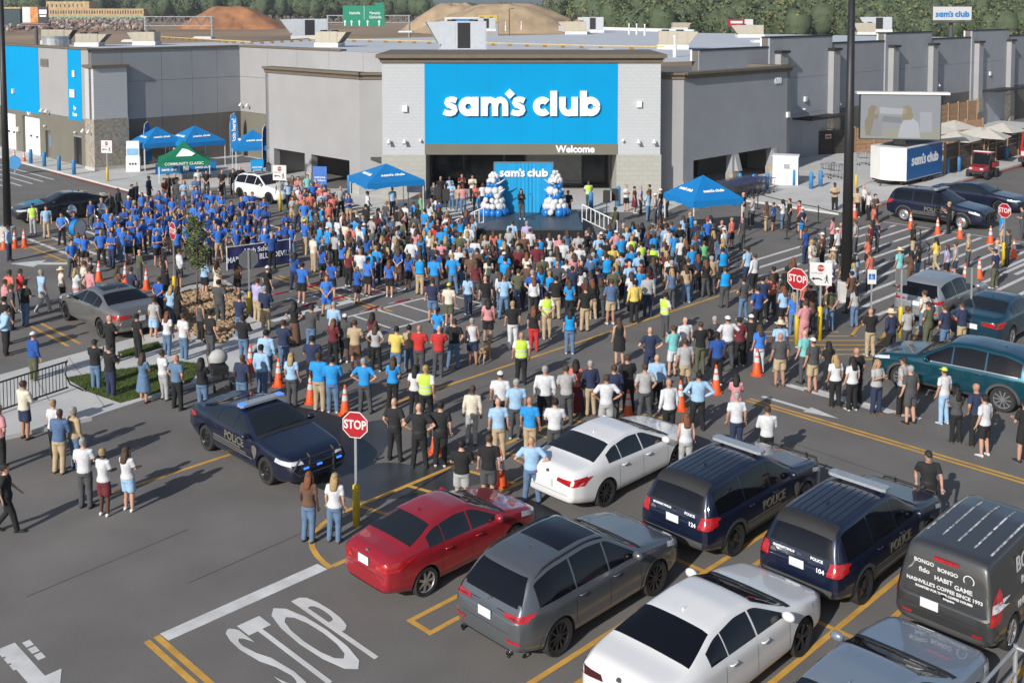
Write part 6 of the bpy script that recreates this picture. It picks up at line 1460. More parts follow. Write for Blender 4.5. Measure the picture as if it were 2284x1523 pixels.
# light poles
def light_pole(P, label, r=.21):
    t = thing('light_pole', label, 'light pole', P); m = MB(); m.lathe([(.42, -.0), (.42, .75), (.38, .8)], 20); m.build('pedestal', M_KERB, t)
    m = MB(); m.lathe([(r, .8), (r*.55, 13.4)], 16); m.build('pole', M_MET, t, True)
    m = MB(); m.box(-1.0, 1.0, -.04, .04, 13.2, 13.3); m.build('cross_arm', M_MET, t)
    for sx in (-1, 1): m = MB(); m.box(sx*1.0-.35, sx*1.0+.35, -.2, .2, 13.22, 13.38); m.build('lamp_head', M_MET, t)
light_pole(at(1887, 668), 'tall black light pole on the right, cutting the white trailer', .235); light_pole(at(18, 538), 'tall black light pole at the left edge on a concrete foot', .2)
m = MB(); c = at(33, 390); o = thing('round_sign', 'small round blue sign on the left light pole', 'sign', (c.x, c.y, 0)); m.lathe([(.5, 0), (.5, .04)], 24, (0, 0, .9), 0, 'y'); m.build('sign_disc', M_BBLU, o); m = MB(); m.box(-.03, .03, 0.02, .06, 0, .9); m.build('post', M_GALV, o)
# bollards
bol = None
for i, (u, v, lab) in enumerate(((69, 368, 'leftmost of four at the bay doors'), (99, 375, 'second of four at the bay doors'), (132, 384, 'third of four at the bay doors'), (165, 393, 'rightmost of four at the bay doors'), (1318, 474, 'right of the platform by the ramp'), (1379, 460, 'behind the right loudspeaker'), (779, 432, 'left of the middle canopy'), (1650, 427, 'leftmost of the cart row'), (1681, 430, 'second of the cart row'), (1711, 427, 'third of the cart row'), (1732, 412, 'before the white vending box, left'), (1771, 417, 'at the corner of the vending box'), (1809, 425, 'left of the pair right of the vending box'), (1830, 420, 'right of the pair right of the vending box'), (2113, 391, 'left of two in the fence shadow'), (2138, 387, 'right of two in the fence shadow'), (2203, 362, 'left of three behind the red buggy'), (2225, 356, 'middle of three behind the red buggy'), (2245, 361, 'right of three behind the red buggy'))):
    if bol is None: m = MB(); m.lathe([(.14, 0), (.14, 1.12), (.11, 1.2), (.05, 1.245), (.001, 1.25)], 16); bol = m.mesh('bollard', M_BBLU, True)
    o = link('bollard', bol); o.location = at(u, v); tag(o, 'blue bollard, '+lab, 'bollard', 'blue bollards')
# canopies
def canopy(label, c, rz, size=3.05, eave=2.15, apex=3.25, mt=M_CBLU, logo=True, val=.32, sag=0, lm=None, lean=0):
    t = thing('canopy_tent', label, 'canopy', (c[0], c[1], c[2] if len(c) > 2 else 0), rz); h = size/2; n = 8
    m = MB(); ring = []
    for s in range(4):
        a = [(-h, -h), (h, -h), (h, h), (-h, h)][s]; b = [(h, -h), (h, h), (-h, h), (-h, -h)][s]
        for k in range(n): ring.append((a[0]+(b[0]-a[0])*k/n, a[1]+(b[1]-a[1])*k/n, abs(2*k/n-1)))
    lv = []
    for j in range(6):
        f = j/6; z = eave+(apex-eave)*(f-sag*math.sin(PI*f)); lv.append([(x*(1-f), y*(1-f), z-.03*(1-cn)*math.sin(PI*f)) for x, y, cn in ring])
    N = 4*n; vs = [p for r_ in lv for p in r_]+[(0, 0, apex)]; fs = [(i*N+k, i*N+(k+1) % N, (i+1)*N+(k+1) % N, (i+1)*N+k) for i in range(5) for k in range(N)]+[(5*N+k, 5*N+(k+1) % N, 6*N) for k in range(N)]
    m.add(vs, fs); m.build('canopy_top', mt, t)
    m = MB(); b0 = [(x*1.002, y*1.002, eave) for x, y, cn in ring]; b1 = [(x*1.012, y*1.012, eave-val+.04*math.sin(cn*7)) for x, y, cn in ring]; m.add(b0+b1, [(k, (k+1) % N, N+(k+1) % N, N+k) for k in range(N)]); m.build('valance', mt, t)
    for x, y in ((-h, -h), (h, -h), (h, h), (-h, h)): m = MB(); m.box(x*.97-.022, x*.97+.022, y*.97-.022, y*.97+.022, 0, eave); m.build('leg', M_WPL, t)
    m = MB()
    for (x0, y0), (x1, y1) in (((-h, -h), (h, -h)), ((h, -h), (h, h)), ((h, h), (-h, h)), ((-h, h), (-h, -h))):
        m.tube([(x0*.97, y0*.97, eave-.5), ((x0+x1)*.485, (y0+y1)*.485, eave-.1), (x1*.97, y1*.97, eave-.5)], .014, 4)
    m.build('truss', M_GALV, t)
    if logo:
        sl = math.atan2(apex-eave, h)
        for k in range(4):
            a = k*PI/2; nx = Vector((math.sin(a), -math.cos(a), 0)); xd = Vector((math.cos(a), math.sin(a), 0)); up = (-nx*math.cos(sl)+Z*math.sin(sl)); f = .33
            o = nx*h*(1-f)+Z*(eave+(apex-eave)*f)+nx*.0+(nx*math.sin(sl)+Z*math.cos(sl))*.035
            M = world(t); put_wordmark(t, M @ o, (M.to_3x3() @ xd), (M.to_3x3() @ up), size*.42, lm or M_LET, .012, 'canopy_logo', True)
    return t
canopy('blue canopy tent right of the platform', at(1567, 524), R(22)); canopy('blue canopy tent left of the platform', at(862, 474), R(26), 3.5, 2.1, 2.95)
canopy('blue canopy tent leftmost by the shaded wall', at(352, 377), R(38)); canopy('blue canopy tent beside the leftmost one, with larger roof', at(436, 374), R(42), 3.4); canopy('blue canopy tent half hidden by a flag at the wall corner', at(566, 386), R(20), 2.9)
M_CGRN = mat('canopy_green', (.0, .16, .075), .65, vary=.08, bump=.3, bscale=5); gt = canopy('green canopy tent with white lettering before the blue ones', at(411, 402), R(18), 3.5, 1.55, 2.85, M_CGRN, False, .3, .16)
for s, z, sz in (('COMMUNITY CLASSIC', 1.42, .26),): x = text(s, M_LET, (0, 0, 0), X, Z, sz, .002, .004, gt); x.matrix_basis = Matrix(((1, 0, 0, 0), (0, 0, -1, -1.80), (0, 1, 0, z), (0, 0, 0, 1)))
m = MB(); m.add([(-.55, -1.16, 1.86), (.5, -1.16, 1.86), (.75, -1.02, 2.0), (.25, -.72, 2.28), (-.1, -.66, 2.36)], [(0, 1, 2, 3, 4)]); m.build('canopy_print', M_LET, gt)
def table(label, u, v, rz, w=1.9):
    t = thing('event_table', label, 'table', at(u, v, .0), rz); m = MB(); m.box(-w/2, w/2, -.38, .38, .72, .76); m.build('top', M_WPL, t); m = MB(); m.hexa([(-w/2-.03, -.42, .02), (w/2+.03, -.42, .02), (w/2+.03, .42, .02), (-w/2-.03, .42, .02), (-w/2-.01, -.39, .77), (w/2+.01, -.39, .77), (w/2+.01, .39, .77), (-w/2-.01, .39, .77)]); m.build('cloth', M_CBLU, t); M = world(t); put_wordmark(t, M @ Vector((0, -.43, .42)), M.to_3x3() @ X, Z, 1.1, M_LET, .006, 'cloth_logo', True)
table('table under a blue cloth, left under the green canopy', 378, 390, R(18)); table('table under a blue cloth, right under the green canopy', 452, 384, R(18))
# feather flags
def feather(label, P, rz, h, w, txt=None, mt=M_CBLU):
    t = thing('feather_flag', label, 'flag', P, rz); m = MB(); m.tube([(0, 0, 0), (0, 0, h*.75), (.12*w, 0, h*.95), (.5*w, 0, h)], .018, 6); m.build('pole', M_WPL, t)
    m = MB(); L = []; Rr = []; n = 14
    for k in range(n+1):
        f = k/n; z = .15*h+.85*h*f; a = 0.02 if f < .8 else .02+w*.5*((f-.8)/.2)**2; b = w*(1-.25*f) if f < .82 else w*(1-.25*f)*(1-((f-.82)/.18)**2*.45); yy = .03*math.sin(5*f)
        L.append((a, yy, z)); Rr.append((max(b, a+.01), yy+.02, z))
    vs = L+Rr+[(x, y+.006, z) for x, y, z in L]+[(x, y+.006, z) for x, y, z in Rr]; k = n+1; m.add(vs, [(i, k+i, k+i+1, i+1) for i in range(n)]+[(2*k+i, 2*k+i+1, 3*k+i+1, 3*k+i) for i in range(n)]); m.build('sail', mt, t)
    if txt:
        for s, z, sz in txt: x = text(s, M_LET, (0, 0, 0), X, Z, sz, .001, .008, t); x.matrix_basis = Matrix(((0, -1, 0, w*.45), (0, 0, -1, -.04), (1, 0, 0, z), (0, 0, 0, 1)))
feather('blue feather flag reading join here against the dark wall', at(514, 354), 0, 3.75, .75, (('join here!', 2.35, .48), ('s', 1.05, .9)))
feather('blue feather flag left of the blue canopies', at(322, 377), R(60), 3.6, .8, (('club', 1.9, .45),)); feather('blue feather flag at the wing wall, seen edge on', at(586, 392), R(70), 3.7, .8)
t = thing('display_stand', 'white display stand with cube logo by the stone tower', 'display', at(298, 386), R(8)); m = MB(); m.box(-.5, .5, -.2, .2, 0, 1.25); m.build('lower_panel', M_WPL, t); m = MB(); m.box(-.46, .46, -.16, .16, 1.25, 2.4); m.build('upper_panel', M_WPL, t); m = MB(); m.box(-.40, .40, -.17, -.161, 1.35, 1.85); m.build('picture', mat('print_sky', (.2, .42, .66), .6), t)
for k in (-1, 0, 1): flat([(k*.2-.1, .7), (k*.2, .8), (k*.2+.1, .7), (k*.2, .6)], -.205, M_TRIM, 'cube_logo', t)
t = thing('upright_banner', 'blue upright banner beside the left bay opening', 'banner', at(714, 440), R(-5)); m = MB(); m.box(-.45, .45, -.02, .02, .1, 2.0); m.build('print', mat('print_blue', (.05, .16, .5), .6), t); m = MB(); m.box(-.3, .3, -.15, .15, 0, .06); m.build('foot', M_MET, t); x = text('welcome\nmembers', M_LET, (0, 0, 0), X, Z, .2, .001, .003, t); x.matrix_basis = Matrix(((1, 0, 0, 0), (0, 0, -1, -.025), (0, 1, 0, 1.2), (0, 0, 0, 1)))
t = thing('notice_board', 'pale notice board right of the left platform canopy', 'board', at(928, 470), R(-5)); m = MB(); m.box(-.55, .55, -.02, .02, 1.1, 1.85); m.build('panel', mat('print_lilac', (.42, .43, .58), .6), t); m = MB(); m.box(-.5, -.45, -.02, .02, 0, 1.1); m.box(.45, .5, -.02, .02, 0, 1.1); m.build('frame', M_GALV, t)
t = thing('cargo_stand', 'bright blue bin on a stand at the left wing corner', 'stand', at(574, 398), R(12)); m = MB(); m.box(-.45, .45, -.3, .3, .7, 1.35); m.build('bin', mat('bin_blue', (.0, .26, .60), .5), t); m = MB(); m.box(-.4, -.3, -.2, .2, 0, .7); m.box(.3, .4, -.2, .2, 0, .7); m.build('leg', M_MET, t); M = world(t); put_wordmark(t, M @ Vector((0, -.31, .85)), M.to_3x3() @ X, Z, .7, M_LET, .006, 'bin_logo', True)
# platform ------------------------------------------------------------------
sx0, sx1, sy0, sy1 = at(1062, 515, .9).x, at(1302, 515, .9).x, 54.2, 59.4
t = thing('stage_platform', 'low dark platform before the store entrance', 'stage', ((sx0+sx1)/2, sy0, 0)); w = (sx1-sx0)/2
n = 5
for k in range(n): m = MB(); m.box(-w+2*w*k/n+.005, -w+2*w*(k+1)/n-.005, 0, sy1-sy0, .8, .9); m.build('deck_board', mat('deck_grey', (.045, .065, .085), .45, vary=.1), t)
m = MB(); m.box(-w, w, .03, sy1-sy0-.02, .0, .8); m.build('skirting', mat('skirt_black', (.012, .012, .014), .9), t)
bd = thing('fabric_backdrop', 'blue fabric backdrop on a frame at the back of the platform', 'backdrop', ((at(1168, 478, .9)).x, 58.6, .9)); bw, bh = 1.60, 2.76
m = MB(); n = 60; rng_ = random.Random(8)
fold = lambda x: .003*math.sin(x*23)+.03*math.exp(-((x-.25)/.5)**2)*math.sin(x*31+1)+.012*math.sin(x*9)
vs = []
for j in range(13):
    z = bh*j/12
    for i in range(n+1): x = -bw+2*bw*i/n; vs.append((x, -fold(x)*(1-.35*j/12), z))
m.add(vs, [(j*(n+1)+i, j*(n+1)+i+1, (j+1)*(n+1)+i+1, (j+1)*(n+1)+i) for j in range(12) for i in range(n)]); m.build('cloth', mat('backdrop_blue', (.0, .28, .57), .7, vary=.03), bd, True)
m = MB(); m.tube([(-bw-.03, .05, 0), (-bw-.03, .05, bh+.03), (bw+.03, .05, bh+.03), (bw+.03, .05, 0)], .03, 6); m.build('frame', M_GALV, bd)
M = world(bd); put_wordmark(bd, M @ Vector((0, -.06, 2.18)), X, Z, 2.7, M_LET, .012, 'backdrop_lettering')
def balloons(label, u, flip=1):
    c = at(u, 478, .9); t = thing('balloon_column', label, 'balloons', (c.x, 57.9, .9)); rng = random.Random(u)
    cols = [(.16, .60, .22, 1, 13), (.50, .50, .20, 0, 12), (.80, .45, .18, 0, 10), (1.06, .34, .19, 1, 7), (1.34, .34, .20, 0, 9), (1.62, .26, .15, 1, 7), (1.88, .24, .16, 0, 7), (2.12, .16, .14, 0, 5), (2.30, .08, .11, 0, 3)]
    bm_ = [mat('balloon_white', (.62, .62, .64), .3, vary=0, coat=.4), mat('balloon_blue', (.01, .16, .50), .3, vary=0, coat=.4)]
    base_ = MB().sphere((0, 0, 0), 1, 12, 8, 0, (1, 1, 1.12)); bms = [base_.mesh('balloon', b, True) for b in bm_]
    for z, rr, br, ci, n in cols:
        for k in range(n):
            a = 2*PI*k/n+rng.uniform(-.3, .3); r = br*rng.uniform(.75, 1.15); o = link('balloon', bms[ci if rng.random() > .08 else 1-ci], t); o.location = (rr*math.cos(a), rr*.75*math.sin(a), z+rng.uniform(-.06, .06)); o.scale = (r, r, r); o.rotation_euler = (rng.uniform(-.6, .6), rng.uniform(-.6, .6), 0)
    for z, a in ((1.18, .7), (1.72, .5)): m = MB(); m.tube([(flip*.1, -.2, z), (flip*.35, -.3, z+.1), (flip*.62, -.32, z+.3)], [.05, .045, .02], 6); m.build('spike_balloon', bm_[0], t)
    m = MB(); m.tube([(0, 0, 0), (0, 0, 2.3)], .02, 6); m.build('stand', M_GALV, t)
balloons('blue and white balloon column left of the backdrop', 1101, 1); balloons('blue and white balloon column right of the backdrop', 1238, -1)
def railing(label, P, d, L, h=.95, drop=0):
    t = thing('hand_railing', label, 'railing', P); d = Vector(d).normalized(); m = MB(); z = lambda s: h-drop*s/L
    m.tube([Vector((0, 0, z(0))), d*L+Z*z(L)], .035, 6); m.tube([Vector((0, 0, z(0)-.75)), d*L+Z*(z(L)-.75)], .025, 6); m.build('rail', M_WPL, t)
    n = 8
    for k in range(n+1): s = L*k/n; m = MB(); m.tube([d*s+Z*(0 if k in (0, n) else max(z(s)-.75, 0)), d*s+Z*z(s)], .024, 6); m.build('baluster', M_WPL, t)
railing('white metal railing of the left platform steps', Vector((sx0-1.5, 55.2, 0)), (1, .3, 0), 1.9, .95, -.75); railing('white metal railing of the right platform steps', Vector((sx1+.1, 56.4, 0)), (1, -.3, 0), 1.9, 1.75, .8)
def speaker(label, u, v, dz=0):
    c = at(u, v); t = thing('loudspeaker', label, 'speaker', (c.x, c.y, dz), R(-8)); m = MB(); m.hexa([(-.2, -.18, 1.35), (.2, -.18, 1.35), (.16, .16, 1.35), (-.16, .16, 1.35), (-.2, -.18, 2.0), (.2, -.18, 2.0), (.16, .16, 2.0), (-.16, .16, 2.0)]); m.build('cabinet', M_TRIM, t)
    m = MB(); m.box(-.17, .17, -.19, -.181, 1.38, 1.97); m.build('grille', mat('speaker_mesh', (.03, .03, .03), .9, bump=.5, bscale=80), t); m = MB(); m.tube([(0, 0, .0), (0, 0, 1.35)], .02, 6); m.build('pole', M_TRIM, t)
    for k in range(3): a = 2*PI*k/3; m = MB(); m.tube([(0, 0, .7), (.4*math.cos(a), .4*math.sin(a), 0)], .014, 5); m.build('leg', M_TRIM, t)
speaker('black loudspeaker left of the platform, left of the pair', 977, 494); speaker('black loudspeaker left of the platform, right of the pair', 996, 500); speaker('black loudspeaker right of the platform, left of the pair', 1353, 504); speaker('black loudspeaker right of the platform, right of the pair', 1372, 500)
c = at(1188, 488, .9); t = thing('microphone_stand', 'slim microphone stand beside the speaker on the platform', 'stand', (c.x, c.y, .9)); m = MB(); m.lathe([(.14, 0), (.14, .02), (.02, .03)], 12); m.build('base', M_TRIM, t); m = MB(); m.tube([(0, 0, 0), (0, 0, 1.25), (-.12, -.05, 1.35)], .012, 5); m.sphere((-.13, -.055, 1.36), .03, 8, 6); m.build('stem', M_TRIM, t)
# ropes -----------------------------------------------------------------------
def rope_line(lab, pts):
    prev = None
    for i, (u, v) in enumerate(pts):
        c = at(u, v); t = thing('queue_post', lab[i], 'queue post', c); m = MB(); m.lathe([(.17, 0), (.17, .02), (.04, .04)], 14); m.build('base', M_TRIM, t); m = MB(); m.lathe([(.032, .02), (.032, .98), (.04, .98), (.04, 1.02)], 10); m.build('post', M_TRIM, t)
        if prev is not None:
            a, b = prev-c+Z*.93, Z*.93; d = (b-a); m = MB(); k = 8; q = [a+d*i_/k-Z*.05*math.sin(PI*i_/k) for i_ in range(k+1)]; m.add([tuple(p) for p in q]+[tuple(p-Z*.05) for p in q], [(i_, i_+1, k+2+i_, k+1+i_) for i_ in range(k)]); m.build('belt', M_TRIM, t)
        prev = c
rope_line(['black queue post at the rope line, first from the canopy', 'black queue post at the rope line, second from the canopy', 'black queue post at the rope line, third from the canopy', 'black queue post at the rope line, fourth from the canopy'], [(1670, 512), (1755, 533), (1840, 552), (1850, 590)])
rope_line(['black queue post on the pavement, nearest the carts', 'black queue post on the pavement, in its middle', 'black queue post on the pavement, nearest the light pole'], [(1690, 466), (1825, 498), (1900, 516)])
rope_line(['black queue post left of the far cones', 'black queue post amid the far walkers', 'black queue post behind the silver SUV'], [(2052, 556), (2072, 590), (2062, 630)])
# vending box and carts -----------------------------------------------------------
c = at(1752, 414); t = thing('ice_freezer', 'white outdoor vending box with blue right side by the wing wall', 'freezer', (c.x, c.y, .12), R(-18)); m = MB(); m.box(-.85, .85, -.5, .5, 0, 1.95); m.build('cabinet', M_WPL, t); m = MB(); m.box(.851, .86, -.46, .46, .05, 1.85); m.build('side_print', mat('print_royal', (.03, .12, .40), .5), t); m = MB(); m.box(-.1, .3, -.512, -.501, 1.1, 1.45); m.build('crest', mat('print_grey', (.3, .32, .34), .6), t); m = MB(); m.box(-.9, .9, -.55, .55, 1.95, 2.02); m.build('lid', M_WPL, t)
M_CART = mat('cart_wire', (.10, .10, .11), .5, .5, vary=.1); M_CARTB = mat('cart_blue', (.02, .07, .34), .5)
def cart():
    t = empty('shopping_cart'); m = MB()
    tp = [(-.28, -.45, 1.0), (.28, -.45, 1.0), (.22, .45, .92), (-.22, .45, .92)]; bt = [(-.24, -.38, .55), (.24, -.38, .55), (.18, .38, .6), (-.18, .38, .6)]
    for q in (tp, bt):
        for i in range(4): m.tube([q[i], q[(i+1) % 4]], .012, 4)
    for i in range(4):
        for k in range(4): f = k/4; a = Vector(tp[i]).lerp(Vector(tp[(i+1) % 4]), f); b = Vector(bt[i]).lerp(Vector(bt[(i+1) % 4]), f); m.tube([a, b], .007, 4)
    for k in range(5): f = (k+.5)/5; m.tube([Vector(bt[0]).lerp(Vector(bt[3]), f), Vector(bt[1]).lerp(Vector(bt[2]), f)], .006, 4)
    m.build('basket', M_CART, t); m = MB(); m.tube([(-.26, -.52, 1.02), (.26, -.52, 1.02)], .02, 6); m.build('handle', M_CARTB, t)
    m = MB(); m.tube([(-.24, -.45, .95), (-.25, -.40, .16), (-.2, .42, .16)], .014, 4); m.tube([(.24, -.45, .95), (.25, -.40, .16), (.2, .42, .16)], .014, 4); m.build('chassis', M_CART, t)
    for x, y in ((-.24, -.38), (.24, -.38), (-.18, .40), (.18, .40)): m = MB(); m.lathe([(.06, -.02), (.06, .02)], 10, (x, y, .06), 0, 'x'); m.build('wheel', M_TYRE, t)
    return t
ct0 = cart(); k = 0; rows_ = 7
for r_ in range(rows_):
    for i in range(5):
        o = ct0 if k == 0 else copy_tree(ct0); k += 1
        q = at(1628, 452)+A*(.72*r_)+B*(.0)+B*.34*i; o.location = (q.x, q.y, .12); o.rotation_euler = (0, 0, R(45)); tag(o, 'nested wire shopping cart with blue handle in the rows before the right wing', 'cart', 'nested shopping carts by the right wing')
for i, (u, v, lab) in enumerate(((1845, 398, 'single shopping cart left of the light pole by the dark gate'), (1862, 402, 'shopping cart with red load beside the right light pole'), (1925, 372, 'shopping cart behind the trailer nose'))):
    o = copy_tree(ct0); o.location = (*at(u, v)[:2], .12); o.rotation_euler = (0, 0, R(100)); tag(o, lab, 'cart', 'loose shopping carts')
# trailer with screen ---------------------------------------------------------------
cc = at(2021, 421); tr = thing('screen_trailer', 'white box trailer with blue printed side carrying the big screen', 'trailer', cc, math.atan2(A.y, A.x))
M_TW = mat('trailer_white', (.66, .66, .64), .45, vary=.05, scale=.8); L_, W_, H_ = 5.7, 2.6, 2.75
m = MB(); m.prism([(0, 0), (L_, 0), (L_, W_), (0, W_), (-.55, W_*.62), (-.55, W_*.38)], .5, H_); m.build('box_body', M_TW, tr)
m = MB(); m.box(.02, L_-.02, -.012, -.002, .55, H_-.06); m.build('side_print', mat('trailer_blue', (.0, .105, .33), .45, vary=.04), tr)
M = world(tr); put_wordmark(tr, M @ Vector((L_*.5, -.02, 1.75)), A, Z, 4.3, M_LET, .008, 'trailer_lettering')
m = MB(); m.box(.6, L_-.3, .3, W_-.3, H_+.002, H_+.01); m.build('roof_hatch', M_TRIM, tr)
for x in (3.1, 4.0):
    for y in (.16, W_-.16): wh = empty('wheel', (x, y, .36)); wh.parent = tr; m = MB(); m.lathe([(.2, -.1), (.34, -.11), (.36, -.05), (.36, .05), (.34, .11), (.2, .1)], 22, axis='y'); m.build('tyre', M_TYRE, wh, True); m = MB(); m.lathe([(.2, .09), (.06, .06), (.001, .06)], 16, axis='y', cap=False); m.lathe([(.001, -.1), (.2, -.1)], 16, axis='y', cap=False); m.build('rim', M_RIMS, wh)
m = MB(); m.tube([(-.3, W_*.3, .45), (-1.5, W_/2, .42)], .05, 6); m.tube([(-.3, W_*.7, .45), (-1.5, W_/2, .42)], .05, 6); m.build('tongue', M_TRIM, tr); m = MB(); m.box(.1, L_-.1, .1, W_-.1, .35, .5); m.build('chassis', M_TRIM, tr)
sc_ = thing('video_screen', 'large outdoor video screen showing two people talking', 'screen', (at(1996, 305, 3.2).x, 74.0, 3.15), R(-9)); sw, sh_ = 2.66, 3.05
m = MB(); m.box(-sw-.06, sw+.06, 0, .35, -.06, sh_+.06); m.build('housing', M_TRIM, sc_); m = MB(); m.box(-sw-.3, sw+.55, -.25, .6, sh_+.06, sh_+.22); m.build('rain_cover', M_TW, sc_); m = MB(); m.box(-.4, .4, .05, .3, -.9, -.06); m.build('mast', M_TRIM, sc_)
def em(n, c, e=.75): return mat(n, (.02, .02, .02), .4, vary=0, emit=(*c, e))
pic = flat([(-sw, 0), (sw, 0), (sw, sh_), (-sw, sh_)], -.01, em('screen_pale', (.36, .38, .41)), 'picture', sc_)
PL_ = [('screen_lower', (.40, .40, .34), [(-sw, 0), (sw, 0), (sw, .9), (-sw, .6)]), ('screen_counter', (.26, .27, .28), [(-1.3, 1.2), (.1, 1.1), (.1, 1.5), (-1.1, 1.6)]), ('screen_shelf', (.52, .54, .57), [(-1.4, 1.75), (.4, 1.7), (.4, 2.1), (-1.4, 2.2)]), ('screen_right', (.46, .48, .52), [(1.3, .5), (2.1, .5), (2.1, 1.9), (1.3, 1.9)]),
       ('screen_tan', (.30, .26, .17), [(-2.3, .2), (-1.25, .2), (-1.3, .9), (-1.5, 1.35), (-1.45, 1.9), (-1.6, 2.25), (-1.9, 2.35), (-2.15, 2.1), (-2.2, 1.5), (-2.4, 1.2)]), ('screen_skin', (.42, .35, .25), [(-1.75, 1.7), (-1.5, 1.7), (-1.48, 2.05), (-1.65, 2.15)]), ('screen_dress', (.33, .34, .35), [(-2.0, .15), (-1.2, .15), (-1.25, 1.2), (-1.75, 1.45)]),
       ('screen_coat', (.56, .58, .62), [(-.15, .1), (1.35, .1), (1.2, 1.15), (.75, 1.5), (.3, 1.45), (.0, .9)]), ('screen_tan2', (.34, .29, .18), [(.1, 1.3), (.75, 1.35), (.85, 1.6), (.72, 2.2), (.45, 2.38), (.2, 2.25), (.15, 1.8)]), ('screen_skin2', (.43, .36, .26), [(.12, 1.75), (.38, 1.75), (.40, 2.1), (.2, 2.15)])]
for i, (n_, c_, q) in enumerate(PL_): flat(q, -.013-.002*i, em(n_, c_), 'picture', sc_)
# buggy -------------------------------------------------------------------------------
ug = thing('utility_buggy', 'small red utility buggy with roof beside the fence', 'buggy', at(2192, 396), math.atan2(-.72, -.69)); M_UR = paint('buggy_red', (.30, .012, .018), 0, .35)
m = MB(); m.hexa([(.5, -.62, .55), (1.35, -.55, .6), (1.35, .55, .6), (.5, .62, .55), (.45, -.62, 1.0), (1.25, -.50, .88), (1.25, .50, .88), (.45, .62, 1.0)]); m.build('bonnet', M_UR, ug); m = MB(); m.box(-1.3, .5, -.68, .68, .42, .62); m.build('tub', M_TRIM, ug); m = MB(); m.box(-1.35, -.35, -.66, .66, .75, 1.1); m.build('cargo_box', M_UR, ug)
m = MB()
for y in (-.6, .6): m.tube([(.5, y, .95), (.15, y, 1.78), (-.35, y, 1.80), (-.45, y, .8)], .03, 6)
m.build('roll_cage', M_TRIM, ug); m = MB(); m.box(-.5, .25, -.66, .66, 1.80, 1.88); m.build('roof', M_UR, ug); m = MB(); m.box(.0, .28, -.6, .6, 1.88, 1.93); m.build('light_bar', M_WPL, ug); flat_ = MB(); flat_.add([(.48, -.56, 1.0), (.48, .56, 1.0), (.2, .54, 1.72), (.2, -.54, 1.72)], [(0, 1, 2, 3)]); flat_.build('windshield', M_GLASS, ug)
m = MB(); m.box(1.3, 1.42, -.5, .5, .42, .62); m.build('bumper', M_TRIM, ug)
for y in (-.38, .38): m = MB(); m.box(1.26, 1.36, y-.1, y+.1, .72, .84); m.build('headlight', M_HEAD, ug)
for x in (.95, -.85):
    for y in (-.62, .62): wh = empty('wheel', (x, y, .33)); wh.parent = ug; m = MB(); m.lathe([(.16, -.12), (.31, -.13), (.33, -.06), (.33, .06), (.31, .13), (.16, .12)], 20, axis='y'); m.build('tyre', M_TYRE, wh, True); m = MB(); m.lathe([(.001, -.1), (.17, -.11)], 14, axis='y', cap=False); m.lathe([(.17, .11), (.001, .1)], 14, axis='y', cap=False); m.build('rim', M_RIMB, wh)
for y in (-.3, .3): m = MB(); m.box(-.35, .1, y-.22, y+.22, .62, .82); m.box(-.42, -.3, y-.22, y+.22, .82, 1.3); m.build('seat', M_TRIM, ug)
# fire engine at the right edge
fe = thing('fire_engine', 'red fire engine cut off by the right edge', 'fire engine', at(2330, 372), math.atan2(-.72, -.69)); M_FR = paint('engine_red', (.36, .012, .014), 0, .3)
m = MB(); m.box(-3.4, 1.9, -1.2, 1.2, .55, 1.5); m.build('lower_body', M_FR, fe); m = MB(); m.hexa([(-.3, -1.2, 1.5), (1.9, -1.2, 1.5), (1.9, 1.2, 1.5), (-.3, 1.2, 1.5), (-.3, -1.15, 2.75), (1.75, -1.12, 2.75), (1.75, 1.12, 2.75), (-.3, 1.15, 2.75)]); m.build('cab', M_FR, fe); m = MB(); m.box(-3.4, -.35, -1.2, 1.2, 1.5, 2.7); m.build('rear_body', M_FR, fe)
m = MB(); m.add([(1.905, -1.0, 1.6), (1.905, 1.0, 1.6), (1.79, .98, 2.55), (1.79, -.98, 2.55)], [(0, 1, 2, 3)]); m.build('windshield', M_GLASS, fe); m = MB(); m.box(1.9, 2.35, -1.2, 1.2, .5, .85); m.build('bumper', M_TRIM, fe); m = MB(); m.box(1.9, 1.95, -.6, .6, .95, 1.35); m.build('grille', M_CHR, fe)
for y in (-.9, .9): m = MB(); m.box(1.9, 1.96, y-.22, y+.22, .95, 1.3); m.build('headlight', M_HEAD, fe)
m = MB(); m.box(1.0, 1.4, -.9, .9, 2.76, 2.92); m.build('light_bar', M_WPL, fe)
for sg in (-1, 1): m = MB(); m.box(.6, 1.6, sg*1.2, sg*1.215, 1.6, 2.4); m.build('side_window', M_GLASS, fe)
for x in (1.1, -2.2):
    for y in (-1.05, 1.05): m = MB(); m.lathe([(.25, -.15), (.48, -.16), (.5, -.1), (.5, .1), (.48, .16), (.25, .15)], 22, (x, y, .5), 0, 'y'); m.build('wheel', M_TYRE, fe, True)
